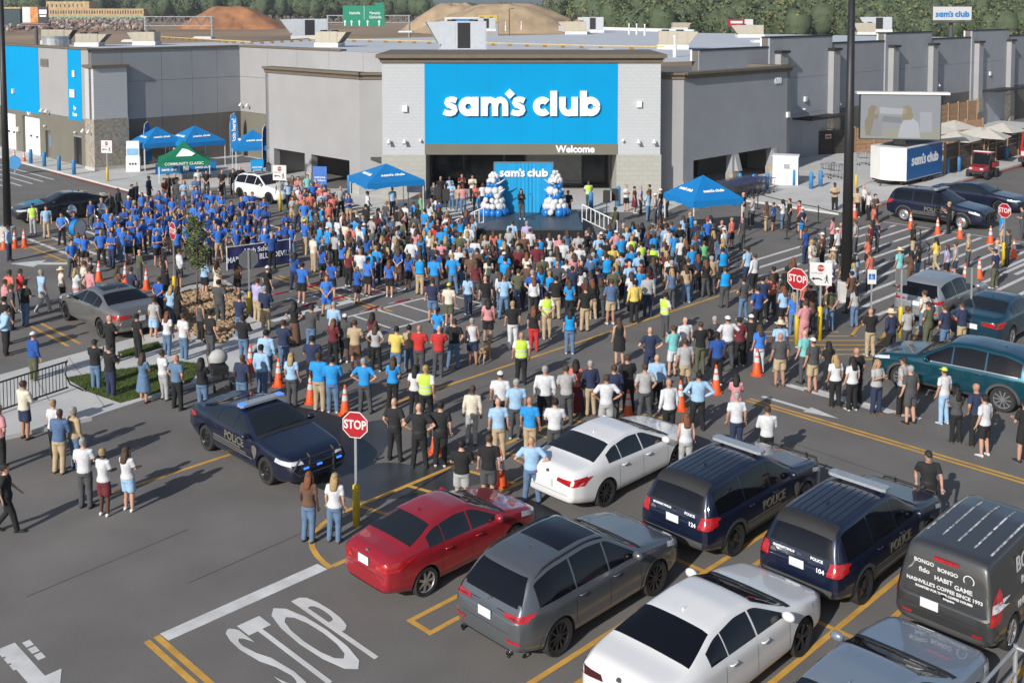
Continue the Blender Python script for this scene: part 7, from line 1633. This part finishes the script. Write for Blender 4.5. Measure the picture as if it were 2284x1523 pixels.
# fences and sunshades ---------------------------------------------------------------------
def fence(label, P, d, L, h, mt, post, name='slat_fence', n=6, pitch=2.4):
    t = thing(name, label, 'fence', P, math.atan2(d[1], d[0])); k = max(1, round(L/pitch))
    for i in range(k+1): m = MB(); x = L*i/k; m.box(x-.07, x+.07, -.09, .06, 0, h+.12); m.build('post', post, t)
    for i in range(k):
        for j in range(n): z0 = .08+(h-.08)*j/n; m = MB(); m.box(L*i/k+.07, L*(i+1)/k-.07, -.03+.006*(j % 2), .02, z0+.012, .08+(h-.08)*(j+1)/n-.012); m.build('slat', mt, t)
M_FBR = mat('fence_brown', (.085, .062, .05), .85, vary=.2, scale=2); M_FTN = mat('fence_tan', (.36, .215, .12), .8, vary=.15, scale=2); M_FDK = mat('fence_dark', (.045, .038, .034), .85, vary=.15, scale=2)
fence('brown slat fence running right behind the red buggy', at(2106, 392), A, 24, 2.3, M_FBR, M_FTN); f0 = rp(1768)-B*2.4
fence('dark gate fence between the right wing and the trailer', at(1766, 352), (.93, .36, 0), 6.2, 2.1, M_FDK, M_FDK); q = at(1766, 352)+Vector((.93, .36, 0))*6.3
fence('tan slat fence behind the video screen', q, (.88, .47, 0), 16, 2.2, M_FTN, M_FTN); fence('tan slat fence farthest right by the slatted awning', at(2215, 330)+B*7, A, 14, 3.0, M_FTN, M_FTN)
for k, s_ in enumerate((.5, 2.3)): flat_ = MB(); dd = Vector((.93, .36, 0)).normalized(); q_ = at(1766, 352)+dd*(s_+1.2)+Vector((.36, -.93, 0))*.12; flat_.obox(q_, dd, -.3, .3, 0, .02, 1.45, 1.8); o = flat_.build('fence_notice', M_SWH); tag(o, 'small red and white notice on the dark gate, '+('left' if k == 0 else 'right')+' one', 'notice', 'gate notices'); m = MB(); m.obox(q_, dd, -.25, .25, .02, .03, 1.52, 1.7); m.build('red_print', M_SRED, o)
M_UMB = mat('sunshade_cream', (.50, .475, .42), .8, vary=.06)
for i, (u, v) in enumerate(((2092, 277), (2129, 268), (2186, 283), (2237, 274), (2133, 293), (2205, 287))):
    c = at(u, v, 2.9); t = thing('sunshade', 'cream square sunshade, %s of six behind the brown fence' % ('leftmost back one', 'tallest back one', 'middle one', 'rightmost one', 'frontmost one', 'half hidden one')[i], 'sunshade', (c.x, c.y, 0), R(20+i*7)); m = MB(); h = 1.45; m.add([(-h, -h, 2.25), (h, -h, 2.25), (h, h, 2.25), (-h, h, 2.25), (0, 0, 2.9)], [(0, 1, 4), (1, 2, 4), (2, 3, 4), (3, 0, 4)]); m.build('shade', M_UMB, t); m = MB(); m.tube([(0, 0, 0), (0, 0, 2.9)], .04, 6); m.build('pole', M_FTN, t)
# banner held by students, flags, drums, rack, pushchair, dog --------------------------------
b0, b1 = at(508, 608), at(646, 588); bn = thing('parade_banner', 'navy banner with white lettering carried by blue-shirted students', 'banner', (b0.x, b0.y, 0), math.atan2(b1.y-b0.y, b1.x-b0.x)); bl = (b1-b0).length
m = MB(); n = 24; vs = [(bl*i/n, .03*math.sin(i*.9), z) for z in (.12, 1.15) for i in range(n+1)]; m.add(vs, [(i, i+1, n+2+i, n+1+i) for i in range(n)]); m.build('cloth', mat('banner_navy', (.018, .022, .10), .7, vary=.08), bn)
m = MB(); m.tube([(-.03, 0, .1), (-.03, 0, 1.25)], .022, 6); m.tube([(bl+.03, 0, .1), (bl+.03, 0, 1.25)], .022, 6); m.tube([(-.03, 0, 1.17), (bl+.03, 0, 1.17)], .018, 6); m.build('frame', M_WPL, bn)
for s, z, sz, sx_ in (('High School', .90, .30, 1), ('MARCHING BLUE DEVILS', .55, .36, .78), ('Lebanon', .26, .20, 1)):
    if s == 'Lebanon': continue
    x = text(s, M_LET, (0, 0, 0), X, Z, sz, .002, .008, bn); x.matrix_basis = Matrix(((sx_, 0, 0, bl*.5), (0, 0, -1, -.05), (0, 1, 0, z), (0, 0, 0, 1)))
fl = None
for i, (u, v, lab) in enumerate(((622, 656, 'leftmost'), (696, 640, 'behind the girl by the banner'), (687, 681, 'in front row, left'), (754, 666, 'beside the girl with clasped hands'), (836, 652, 'behind the striding girl'), (827, 690, 'in front row, middle'), (894, 673, 'in front row, right'), (960, 640, 'rightmost'))):
    if fl is None:
        fl = empty('folded_flag'); m = MB(); m.tube([(-.95, 0, .03), (.95, 0, .03)], .016, 6); m.build('pole', M_WPL, fl); m = MB(); m.tube([(-.6, .02, .05), (-.2, .0, .06), (.3, .03, .06), (.75, 0, .045)], [.03, .08, .075, .03], 8, 0, True, .6); m.build('cloth', mat('flag_red', (.42, .02, .06), .7, vary=.2, scale=6, bump=.6, bscale=9), fl, True); o = fl
    else: o = copy_tree(fl)
    o.location = at(u, v); o.scale = (.62, .62, .7); o.rotation_euler = (0, 0, R(38+(i % 3)*6)); tag(o, 'folded red flag lying on the asphalt, '+lab, 'flag', 'folded red flags')
def drum(label, u, v, z, r, w, rz): c = at(u, v, z); t = thing('bass_drum', label, 'drum', (c.x, c.y, z), rz); m = MB(); m.lathe([(r, -w/2), (r, w/2)], 24, axis='y', cap=False); m.build('shell', M_CBLU, t); m = MB(); m.lathe([(.001, -w/2), (r*.96, -w/2)], 24, axis='y', cap=False); m.lathe([(r*.96, w/2), (.001, w/2)], 24, axis='y', cap=False); m.build('drumhead', M_WPL, t); m = MB(); m.lathe([(r*1.03, -w/2-.01), (r*1.03, -w/2+.04)], 24, axis='y', cap=False); m.lathe([(r*1.03, w/2-.04), (r*1.03, w/2+.01)], 24, axis='y', cap=False); m.build('hoop', M_TRIM, t)
drum('large bass drum carried at the left of the blue-shirted block', 172, 508, 1.1, .42, .4, R(70))
def tuba(label, u, v): c = at(u, v); t = thing('sousaphone', label, 'tuba', (c.x, c.y, .2), R(160)); m = MB(); m.tube([(.34*math.cos(a), .05*a/6, .8+.42*math.sin(a)) for a in np.linspace(-1.2, 4.8, 20)], .06, 8); m.build('coil', M_CHR, t, True); m = MB(); m.lathe([(.06, 0), (.1, .2), (.3, .35), (.31, .36)], 18, (.05, -.25, 1.45), 0, 'y'); m.build('bell', M_CHR, t, True)
tuba('silver sousaphone resting at the left edge of the blue-shirted block', 145, 545); tuba('silver sousaphone behind the first blue-shirted row', 213, 540)
# bicycle rack
r0, r1 = at(-20, 930, .12), at(152, 872, .12); d = (r1-r0); L = d.length; t = thing('bicycle_rack', 'black tubular bicycle rack on the left pavement', 'rack', r0, math.atan2(d.y, d.x))
for z in (.12, .95): m = MB(); m.tube([(0, 0, z), (L, 0, z)], .028, 8); m.build('rail', M_MET, t)
n = 22
for k in range(n): m = MB(); x = L*(k+.5)/n; m.tube([(x, 0, .12), (x, 0, .95)], .012, 5); m.build('bar', M_MET, t)
m = MB(); m.tube([(L, 0, 1.0), (L-.05, 0, .9), (L-.16, -.1, .6), (L-.1, -.25, .3), (L+.2, -.5, .05)], .025, 8); m.build('end_hoop', M_MET, t)
c = at(488, 862); t = thing('pushchair', 'grey hooded pushchair beside the woman in black', 'pushchair', (c.x, c.y, 0), R(30)); m = MB(); m.sphere((0, 0, .95), .30, 14, 8, 0, (1, .9, .9)); keep = [f for f in m.f if sum(m.v[i][2] for i in f)/len(f) > .88]; m.f = keep; m.m = [0]*len(keep); m.build('hood', mat('hood_grey', (.40, .39, .38), .8), t, True); m = MB(); m.box(-.25, .25, -.3, .3, .45, .7); m.build('seat', M_TRIM, t)
m = MB(); m.tube([(-.26, -.5, .12), (-.26, .1, .6), (-.26, .55, 1.05), (.26, .55, 1.05), (.26, .1, .6), (.26, -.5, .12)], .015, 5); m.tube([(-.26, .5, .12), (-.26, -.1, .6)], .015, 5); m.tube([(.26, .5, .12), (.26, -.1, .6)], .015, 5); m.build('frame', M_TRIM, t)
for x, y in ((-.27, -.5), (.27, -.5), (-.27, .5), (.27, .5)): m = MB(); m.lathe([(.12, -.02), (.12, .02)], 16, (x, y, .12), 0, 'x'); m.build('wheel', M_TYRE, t)
# dog: shaped trunk, jointed legs, head carried on a neck
def dog(label, P, rz):
    m = MB(); body = [((0, -.36, .46), .07, .085), ((0, -.30, .47), .095, .11), ((0, -.12, .46), .095, .105), ((0, .08, .44), .105, .135), ((0, .24, .45), .105, .14), ((0, .34, .50), .08, .10), ((0, .42, .60), .06, .075), ((0, .48, .68), .055, .06)]
    m.loft([[(c[0]+rx*math.cos(2*PI*k/12), c[1]+(.3*rz_*math.sin(2*PI*k/12) if i > 4 else 0), c[2]+rz_*math.sin(2*PI*k/12)) for k in range(12)] for i, (c, rx, rz_) in enumerate(body)])
    m.sphere((0, .52, .73), .085, 10, 8, 0, (.9, 1.1, .95)); m.tube([(0, .56, .72), (0, .66, .69), (0, .72, .68)], [.055, .045, .03], 8)
    for sg in (-1, 1):
        m.tube([(sg*.08, .50, .79), (sg*.095, .48, .73), (sg*.09, .50, .67)], [.03, .032, .012], 6)
        m.tube([(sg*.07, .26, .42), (sg*.075, .24, .26), (sg*.075, .26, .14), (sg*.075, .265, .03), (sg*.075, .30, .015)], [.06, .036, .026, .024, .026], 8)
        m.tube([(sg*.07, -.28, .44), (sg*.085, -.22, .30), (sg*.085, -.36, .17), (sg*.085, -.335, .03), (sg*.085, -.29, .015)], [.08, .05, .028, .024, .026], 8)
    m.tube([(0, -.36, .50), (0, -.48, .52), (0, -.58, .46)], [.03, .026, .012], 6)
    me = remesh(m, .018, 2, .6, 'dog'); me.materials.clear(); me.materials.append(mat('dog_tan', (.42, .27, .14), .85, vary=.25, scale=5, bump=.5, bscale=40)); o = link('dog', me); o.location = P; o.rotation_euler = (0, 0, rz); tag(o, 'tan dog standing behind the woman in the white top', 'dog'); m = MB(); m.lathe([(.068, -.02), (.068, .02)], 12, (0, .44, .63), cap=False); m.build('collar', M_CBLU, o)
dog('', at(1082, 806), R(-20))
# sapling ------------------------------------------------------------------------------------
def leafy(name, label, P, h, cr, n, leaf, seed, cols, trunk_r=.05, crown0=.35, group=None, wide=1.0):
    rng = random.Random(seed); t = thing(name, label, 'tree', P, 0, group); m = MB(); tips = []
    m.tube([(0, 0, 0), (.03, .02, h*.4), (0, 0, h*.75), (.02, 0, h*.95)], [trunk_r, trunk_r*.7, trunk_r*.4, trunk_r*.15], 7)
    for k in range(16):
        z = h*(crown0+(.9-crown0)*k/16); a = k*2.4+rng.uniform(-.4, .4); r = cr*(1-.55*abs((z/h-crown0)/(1-crown0)-.35))*rng.uniform(.7, 1.05); e = Vector((r*math.cos(a), r*math.sin(a), z+r*.7)); m.tube([(0, 0, z), Vector((0, 0, z)).lerp(e, .5)+Z*.04, e], [trunk_r*.3, trunk_r*.2, .004], 5); tips.append((Vector((0, 0, z)), e))
    m.build('trunk', mat('bark', (.16, .12, .09), .9, vary=.3, scale=8), t, True); m = MB()
    for k in range(n):
        a, b = rng.choice(tips); c = a.lerp(b, rng.uniform(.35, 1.1))+Vector((rng.gauss(0, cr*.16), rng.gauss(0, cr*.16), rng.gauss(0, cr*.2))); u = Vector((rng.gauss(0, 1), rng.gauss(0, 1), rng.gauss(0, .6))).normalized(); v = u.orthogonal().normalized(); s = leaf*rng.uniform(.6, 1.3)
        m.add([tuple(c-u*s), tuple(c+v*s*.45), tuple(c+u*s), tuple(c-v*s*.45)], [(0, 1, 2, 3)], rng.randint(0, len(cols)-1))
    m.build('crown', cols, t); return t
LEAF = [mat('leaf_%d' % i, c, .7, vary=.2, scale=20) for i, c in enumerate(((.075, .115, .03), (.10, .14, .035), (.055, .09, .025), (.13, .15, .05)))]
leafy('sapling', 'young slender tree with light foliage in the rock bed', Vector((*atD(428, 42.6)[:2], .12)), 3.9, .52, 2600, .05, 3, LEAF, .04, .38)

# cart corral rails at the bottom right corner
c = at(2262, 1560); t = thing('cart_corral', 'galvanised cart corral rail at the bottom right corner', 'rail', c, math.atan2(A.y, A.x)); M_CC = mat('corral_grey', (.40, .43, .46), .4, .4, vary=.1)
m = MB(); m.tube([(-4, 0, .95), (0, 0, .95)], .03, 8); m.build('top_rail', M_CC, t); m = MB(); m.tube([(-4, 0, .5), (0, 0, .5)], .03, 8); m.build('lower_rail', M_CC, t)
for x in (0, -2, -4): m = MB(); m.tube([(x, 0, 0), (x, 0, 1.0)], .04, 8); m.build('post', M_CC, t)
m = MB(); m.tube([(0, 0, .95), (.02, -2.2, .95)], .03, 8); m.build('end_rail', M_CC, t)
# ------------------------------------------------------------------ far background
def wood(name, label, spots, seed):
    rng = random.Random(seed); cols = [mat('wood_%d' % i, c, .8, vary=.25, scale=.6) for i, c in enumerate(((.085, .115, .042), (.12, .145, .055), (.062, .088, .040), (.15, .16, .065), (.10, .125, .065)))]
    V, F_, MI = [], [], []; off = 0; r = np.random.RandomState(seed)
    for (x, y, z, h, w) in spots:
        n = 420; lob = r.normal(0, 1, (7, 3)); lob /= np.linalg.norm(lob, axis=1)[:, None]; lob *= np.array([w*.30, w*.30, h*.22]); lc = r.randint(0, 7, n)
        d = r.normal(0, 1, (n, 3)); d /= np.linalg.norm(d, axis=1)[:, None]; c = lob[lc]+d*np.array([w*.28, w*.28, h*.22])*r.uniform(.75, 1.08, (n, 1))+np.array([x, y, z+h*.58])
        u = r.normal(0, 1, (n, 3)); u /= np.linalg.norm(u, axis=1)[:, None]; t = np.cross(u, r.normal(0, 1, (n, 3))); t /= np.linalg.norm(t, axis=1)[:, None]; s = r.uniform(.35, .8, (n, 1))*max(w, 5)*.075
        V.append(np.stack([c-u*s, c+t*s*.8, c+u*s, c-t*s*.8], 1).reshape(-1, 3)); F_.append(np.arange(n*4).reshape(-1, 4)+off); off += n*4; k = r.randint(0, 5); MI.append(np.where(r.rand(n) < .7, k, r.randint(0, 5, n)))
        b = MB(); b.sphere((x, y, z+h*.55), 1, 8, 6, 2, (w*.38, w*.38, h*.36)); b.tube([(x, y, z-1), (x, y, z+h*.4)], .25, 5, 5)
        bv = np.array(b.v)+r.normal(0, .35, (len(b.v), 3)); V.append(bv); q = [f if len(f) == 4 else None for f in b.f]; fs = np.array([f for f in q if f]); F_.append(fs+off); MI.append(np.array([mi for f, mi in zip(b.f, b.m) if len(f) == 4])); off += len(bv)
    V = np.concatenate(V); F_ = np.concatenate(F_); MI = np.concatenate(MI); me = bpy.data.meshes.new(name); me.vertices.add(len(V)); me.vertices.foreach_set('co', V.ravel()); me.loops.add(F_.size); me.loops.foreach_set('vertex_index', F_.ravel().astype(np.int32)); me.polygons.add(len(F_)); me.polygons.foreach_set('loop_start', np.arange(0, F_.size, 4, dtype=np.int32)); me.polygons.foreach_set('material_index', MI.astype(np.int32))
    for c_ in cols+[MATS['bark']]: me.materials.append(c_)
    me.update(calc_edges=True); return tag(link(name, me), label, 'wood', kind='stuff')
rng = random.Random(31); sp_ = []
def gz(D): s = min(max((D-190)/330, 0), 1); return -.4+7*s*s*(3-2*s)
for D, u0, u1, st, h0, h1 in ((300, 1395, 2330, 22, 11, 15), (330, 1340, 2330, 21, 12, 16), (380, 1290, 2340, 19, 13, 17), (440, 1230, 2340, 18, 13, 18), (520, 330, 2340, 17, 11, 16), (600, -40, 2340, 15, 12, 18), (720, -60, 2340, 14, 12, 19), (860, -60, 1200, 13, 12, 20)):
    u = u0
    while u < u1:
        u += st*rng.uniform(.6, 1.4); dd = D*rng.uniform(.94, 1.06); h = rng.uniform(h0, h1); x = (u-PX)/2387*dd
        if D == 520 and u < 1230 and rng.random() < .35: continue
        if D >= 520 and 955 < u < 1400: h *= .62
        sp_.append((x, dd, gz(dd), h, h*rng.uniform(.55, .85)))
wood('far_wood', 'dense green wood on the rising ground behind the store', sp_, 5)
def mound(name, label, u, D, w, h, mt, seed, z0=None, dp=.5):
    c = atD(u, D); m = MB(); n = 40; k = 12; rng = random.Random(seed); ph = [rng.uniform(0, 6) for _ in range(5)]; vs = []
    for j in range(k+1):
        f = j/k
        for i in range(n):
            a = 2*PI*i/n; rr = (1+.10*math.sin(2*a+ph[0])+.07*math.sin(5*a+ph[1])); zz = h*min(1, 1.28*(1-f**1.25))*(1+.05*math.sin(3*a+ph[2]))+rng.uniform(-.12, .12)*h*.3*(f < .95); vs.append((c.x+w/2*f*rr*math.cos(a), c.y+w/2*dp*f*rr*math.sin(a), (gz(D) if z0 is None else z0)-1+zz))
    m.add(vs, [(j*n+i, j*n+(i+1) % n, (j+1)*n+(i+1) % n, (j+1)*n+i) for j in range(k) for i in range(n)]); o = m.build(name, mt, smooth=True); tag(o, kind='structure'); return o
M_DO = mat('dirt_orange', (.30, .135, .06), .95, vary=.35, scale=.25, bump=.8, bscale=.8); M_DT = mat('dirt_tan', (.36, .265, .165), .95, vary=.25, scale=.2, bump=.8, bscale=.8)
mound('dirt_mound', '', 520, 430, 44, 9.2, M_DO, 1); mound('dirt_mound', '', 1125, 400, 74, 10.8, M_DT, 2); mound('dirt_mound', '', 1340, 390, 32, 8.0, M_DO, 3); mound('dirt_mound', '', 1010, 420, 40, 10.5, M_DT, 4)
# rubble in front of the framed building
m = MB(); rr = random.Random(6)
for k in range(1500):
    u = rr.uniform(-40, 330); D = rr.uniform(400, 560); c = atD(u, D); s = rr.uniform(.3, 1.3); q = MB(); q.sphere((0, 0, 0), s, 5, 3, rr.randint(0, 3), (1, rr.uniform(.4, 1), rr.uniform(.3, .8))); m.join(q, Matrix.Translation((c.x, c.y, gz(D)+s*.3+rr.uniform(0, 1.6))) @ Matrix.Rotation(rr.uniform(0, 6), 4, 'Z'))
tag(m.build('rubble', [mat('rubble_%d' % i, c, .9, vary=.3) for i, c in enumerate(((.30, .22, .18), (.42, .36, .32), (.24, .13, .10), (.20, .19, .18)))]), 'heap of broken rubble before the timber building', 'rubble', kind='stuff')
# timber building under construction
fb = thing('timber_building', 'timber framed building under construction far behind the store', 'building', atD(212, 560)+Z*gz(560)); M_OSB = mat('timber_sheathing', (.52, .37, .20), .9, vary=.25, scale=.6); M_GRS = mat('green_sheathing', (.30, .40, .24), .9, vary=.15, scale=.6)
wB = 25.5
for (x0, x1, z0, z1, mt) in ((-wB, wB, .0, 3.3, M_GRS), (-wB, wB, 3.3, 6.7, M_OSB), (-wB, -3, 6.7, 10.6, M_OSB)): m = MB(); m.box(x0, x1, 0, 12, z0, z1); m.build('storey_wall', mt, fb)
for z0, z1, x0, x1, st in ((.8, 2.4, -wB, wB, 2.0), (4.1, 5.9, -wB, wB, 1.35), (7.6, 9.2, -wB, -4, 2.2)):
    x = x0+1
    while x < x1-.8: m = MB(); m.box(x-.33, x+.33, -.03, .0, z0, z1); m.build('window_opening', M_DARK, fb); x += st
for x in range(-25, 26, 2): m = MB(); m.box(x-.06, x+.06, -.08, -.01, 3.3, 6.7+(3.6 if x < -3 else .5)); m.build('stud', M_OSB, fb)
for z in (3.3, 6.7): m = MB(); m.box(-wB-.1, wB+.1, -.12, 0, z-.15, z+.15); m.build('floor_band', M_OSB, fb)
# billboards and road signs
M_BDK = mat('billboard_steel', (.07, .07, .075), .6)
def billboard(label, u, D, w, z0, z1, rz, panels, text_=None):
    c = atD(u, D); t = thing('billboard', label, 'billboard', (c.x, c.y, 0), rz); m = MB(); m.box(-w/2, w/2, 0, .4, z0, z1); m.build('board', M_BDK, t); m = MB(); m.box(-w/2, w/2, -.7, .6, z0-.5, z0-.3); m.build('catwalk', M_BDK, t); m = MB(); m.lathe([(.5, gz(D)-1), (.45, z0-.3)], 12, (0, .4, 0)); m.build('column', M_BDK, t)
    for a, b, mt in panels: m = MB(); m.box(-w/2+w*a+.02, -w/2+w*b-.02, -.03, -.001, z0+.05, z1-.05); m.build('print', mt, t)
    return t
bb = billboard('billboard with white, orange and black panels at far left', 78, 300, 8.0, 8.8, 13.3, R(-12), [(0, .32, M_SWH), (.32, .62, mat('print_orange', (.55, .22, .06), .6, vary=.4, scale=.8)), (.62, 1, mat('print_black', (.03, .03, .035), .6))]); x = text('OPEN', M_LET, (0, 0, 0), X, Z, 1.1, .01, .03, bb); x.matrix_basis = Matrix(((.8, 0, 0, 2.5), (0, 0, -1, -.05), (0, 1, 0, 11.8), (0, 0, 0, 1))); bpy.data.objects.remove(x)
m = MB(); m.box(1.3, 3.7, -.045, -.031, 11.3, 12.5); m.build('lettering_block', M_LET, bb); m = MB(); m.box(1.5, 3.5, -.045, -.031, 10.5, 11.0); m.build('lettering_block', M_LET, bb); m = MB(); m.box(-4.2, 3.6, -.5, -.45, 8.0, 8.7); m.build('skirt_board', mat('print_rust', (.42, .16, .09), .6), bb)
b2 = billboard('white billboard with blue wordmark above the right wall', 2124, 240, 9.3, 10.0, 13.1, R(8), [(0, 1, M_SWH)]); M = world(b2); put_wordmark(b2, M @ Vector((0, -.06, 11.3)), M.to_3x3() @ X, Z, 8.2, mat('wordmark_blue', (.01, .22, .55), .5), .03, 'billboard_lettering')
b3 = billboard('small red and white billboard behind the roof units, right', 1652, 280, 6.6, 8.3, 10.0, R(0), [(0, .66, M_SRED), (.66, 1, M_SWH)]); m = MB(); m.box(-2.6, .5, -.045, -.031, 8.9, 9.5); m.build('lettering_block', M_LET, b3)
def gantry(label, u0, u1, D, z0, z1):
    a, b = atD(u0, D), atD(u1, D); L = b.x-a.x; t = thing('road_gantry', label, 'gantry', (a.x, D, 0)); m = MB()
    for y in (0, 1.0):
        for z in (z0, z1): m.tube([(0, y, z), (L, y, z)], .14, 5)
    n = max(4, int(L/1.6))
    for k in range(n): x0, x1 = L*k/n, L*(k+1)/n; m.tube([(x0, 0, z0 if k % 2 else z1), (x1, 0, z1 if k % 2 else z0)], .09, 4); m.tube([(x0, 1, z0 if k % 2 else z1), (x1, 1, z1 if k % 2 else z0)], .09, 4)
    m.build('truss', M_GALV, t); 
    for x in (.3, L-.3):
        for y in (0, 1): m = MB(); m.tube([(x, y, gz(D)-1), (x, y, z1)], .2, 6); m.build('leg', M_GALV, t)
    return t
g1_ = gantry('steel road gantry carrying the green direction sign', 728, 915, 260, 9.3, 11.0); gx = atD(765, 260).x-atD(728, 260).x; m = MB(); M_SGR = mat('sign_green', (.0, .22, .13), .5); m.box(gx, gx+10.1, -.3, -.15, 8.4, 13.4); m.build('sign_panel', M_SGR, g1_); m = MB(); m.box(gx+7.9, gx+9.9, -.3, -.15, 13.42, 14.1); m.build('exit_tab', M_SGR, g1_)
for x0, s, z, sz in ((2.9, 'Nashville', 11.6, .9), (7.8, 'Memphis', 11.6, .9), (7.9, 'Clarksville', 10.6, .9)): x = text(s, M_LET, (0, 0, 0), X, Z, sz, .01, .01, g1_); x.matrix_basis = Matrix(((.8, 0, 0, gx+x0), (0, 0, -1, -.33), (0, 1, 0, z), (0, 0, 0, 1)))
for x0 in (.5, 2.1, 4.0, 6.0, 8.8): flat([(gx+x0-.12, 8.5), (gx+x0+.12, 8.5), (gx+x0+.12, 9.4), (gx+x0+.35, 9.4), (gx+x0, 9.95), (gx+x0-.35, 9.4), (gx+x0-.12, 9.4)], -.33, M_LET, 'arrow', g1_)
m = MB(); m.box(gx+5.15, gx+5.22, -.32, -.3, 10.0, 13.3); m.build('sign_divider', M_LET, g1_)
gantry('empty steel road gantry left of the orange dirt mound', 320, 474, 285, 8.2, 10.6)
m = MB(); c = atD(1052, 300); t = thing('filling_station', 'distant shop with yellow and blue fascia behind the roof', 'building', (c.x, 300, 0)); m.box(-7.5, 7.5, 0, 8, 0, 8.8); m.build('wall', M_WL, t); m = MB(); m.box(-7.6, 2, -.1, 8, 8.8, 10.4); m.build('fascia', M_SWH, t); m = MB(); m.box(-5.5, .5, -.15, -.1, 9.1, 9.9); m.build('blue_sign', M_CBLU, t); m = MB(); m.box(2, 7.2, -.1, 8, 9.2, 11.0); m.build('yellow_sign', mat('print_yellow', (.55, .40, .06), .6), t)
m = MB(); c = atD(1136, 250); t = thing('street_lamp', 'thin dark street lamp before the tan dirt mound', 'lamp', (c.x, 250, 0)); m.tube([(0, 0, 0), (0, 0, 12.6), (.8, 0, 12.7)], .09, 6); m.build('pole', M_MET, t); m = MB(); m.box(.6, 1.1, -.15, .15, 12.6, 12.75); m.build('lamp_head', M_MET, t)
m = MB(); c = atD(22, 420); t = thing('screened_building', 'dark green sheeted building behind the left billboard', 'building', (c.x, 420, gz(420))); m.box(-9, 4, 0, 10, 0, 8); m.build('wall', mat('sheet_teal', (.03, .06, .07), .7), t); m = MB(); m.box(-9.3, 4.3, -.3, 10.3, 8, 8.6); m.build('roof_edge', M_OSB, t)

# ------------------------------------------------------------------ the air between: one even, thin haze
m = MB(); m.box(-4200, 4200, -60, 5600, -8, 140); hz = m.build('haze', None); hz.data.materials.clear()
hm = bpy.data.materials.new('haze'); hm.use_nodes = True; hn = hm.node_tree.nodes; hn.clear(); ho = hn.new('ShaderNodeOutputMaterial'); hv = hn.new('ShaderNodeVolumePrincipled')
hv.inputs['Color'].default_value = (.80, .88, 1, 1); hv.inputs['Density'].default_value = .00022; hv.inputs['Anisotropy'].default_value = .2; hm.node_tree.links.new(hv.outputs[0], ho.inputs['Volume']); hz.data.materials.append(hm); tag(hz, kind='stuff')
bpy.data.scenes.remove(_WS)
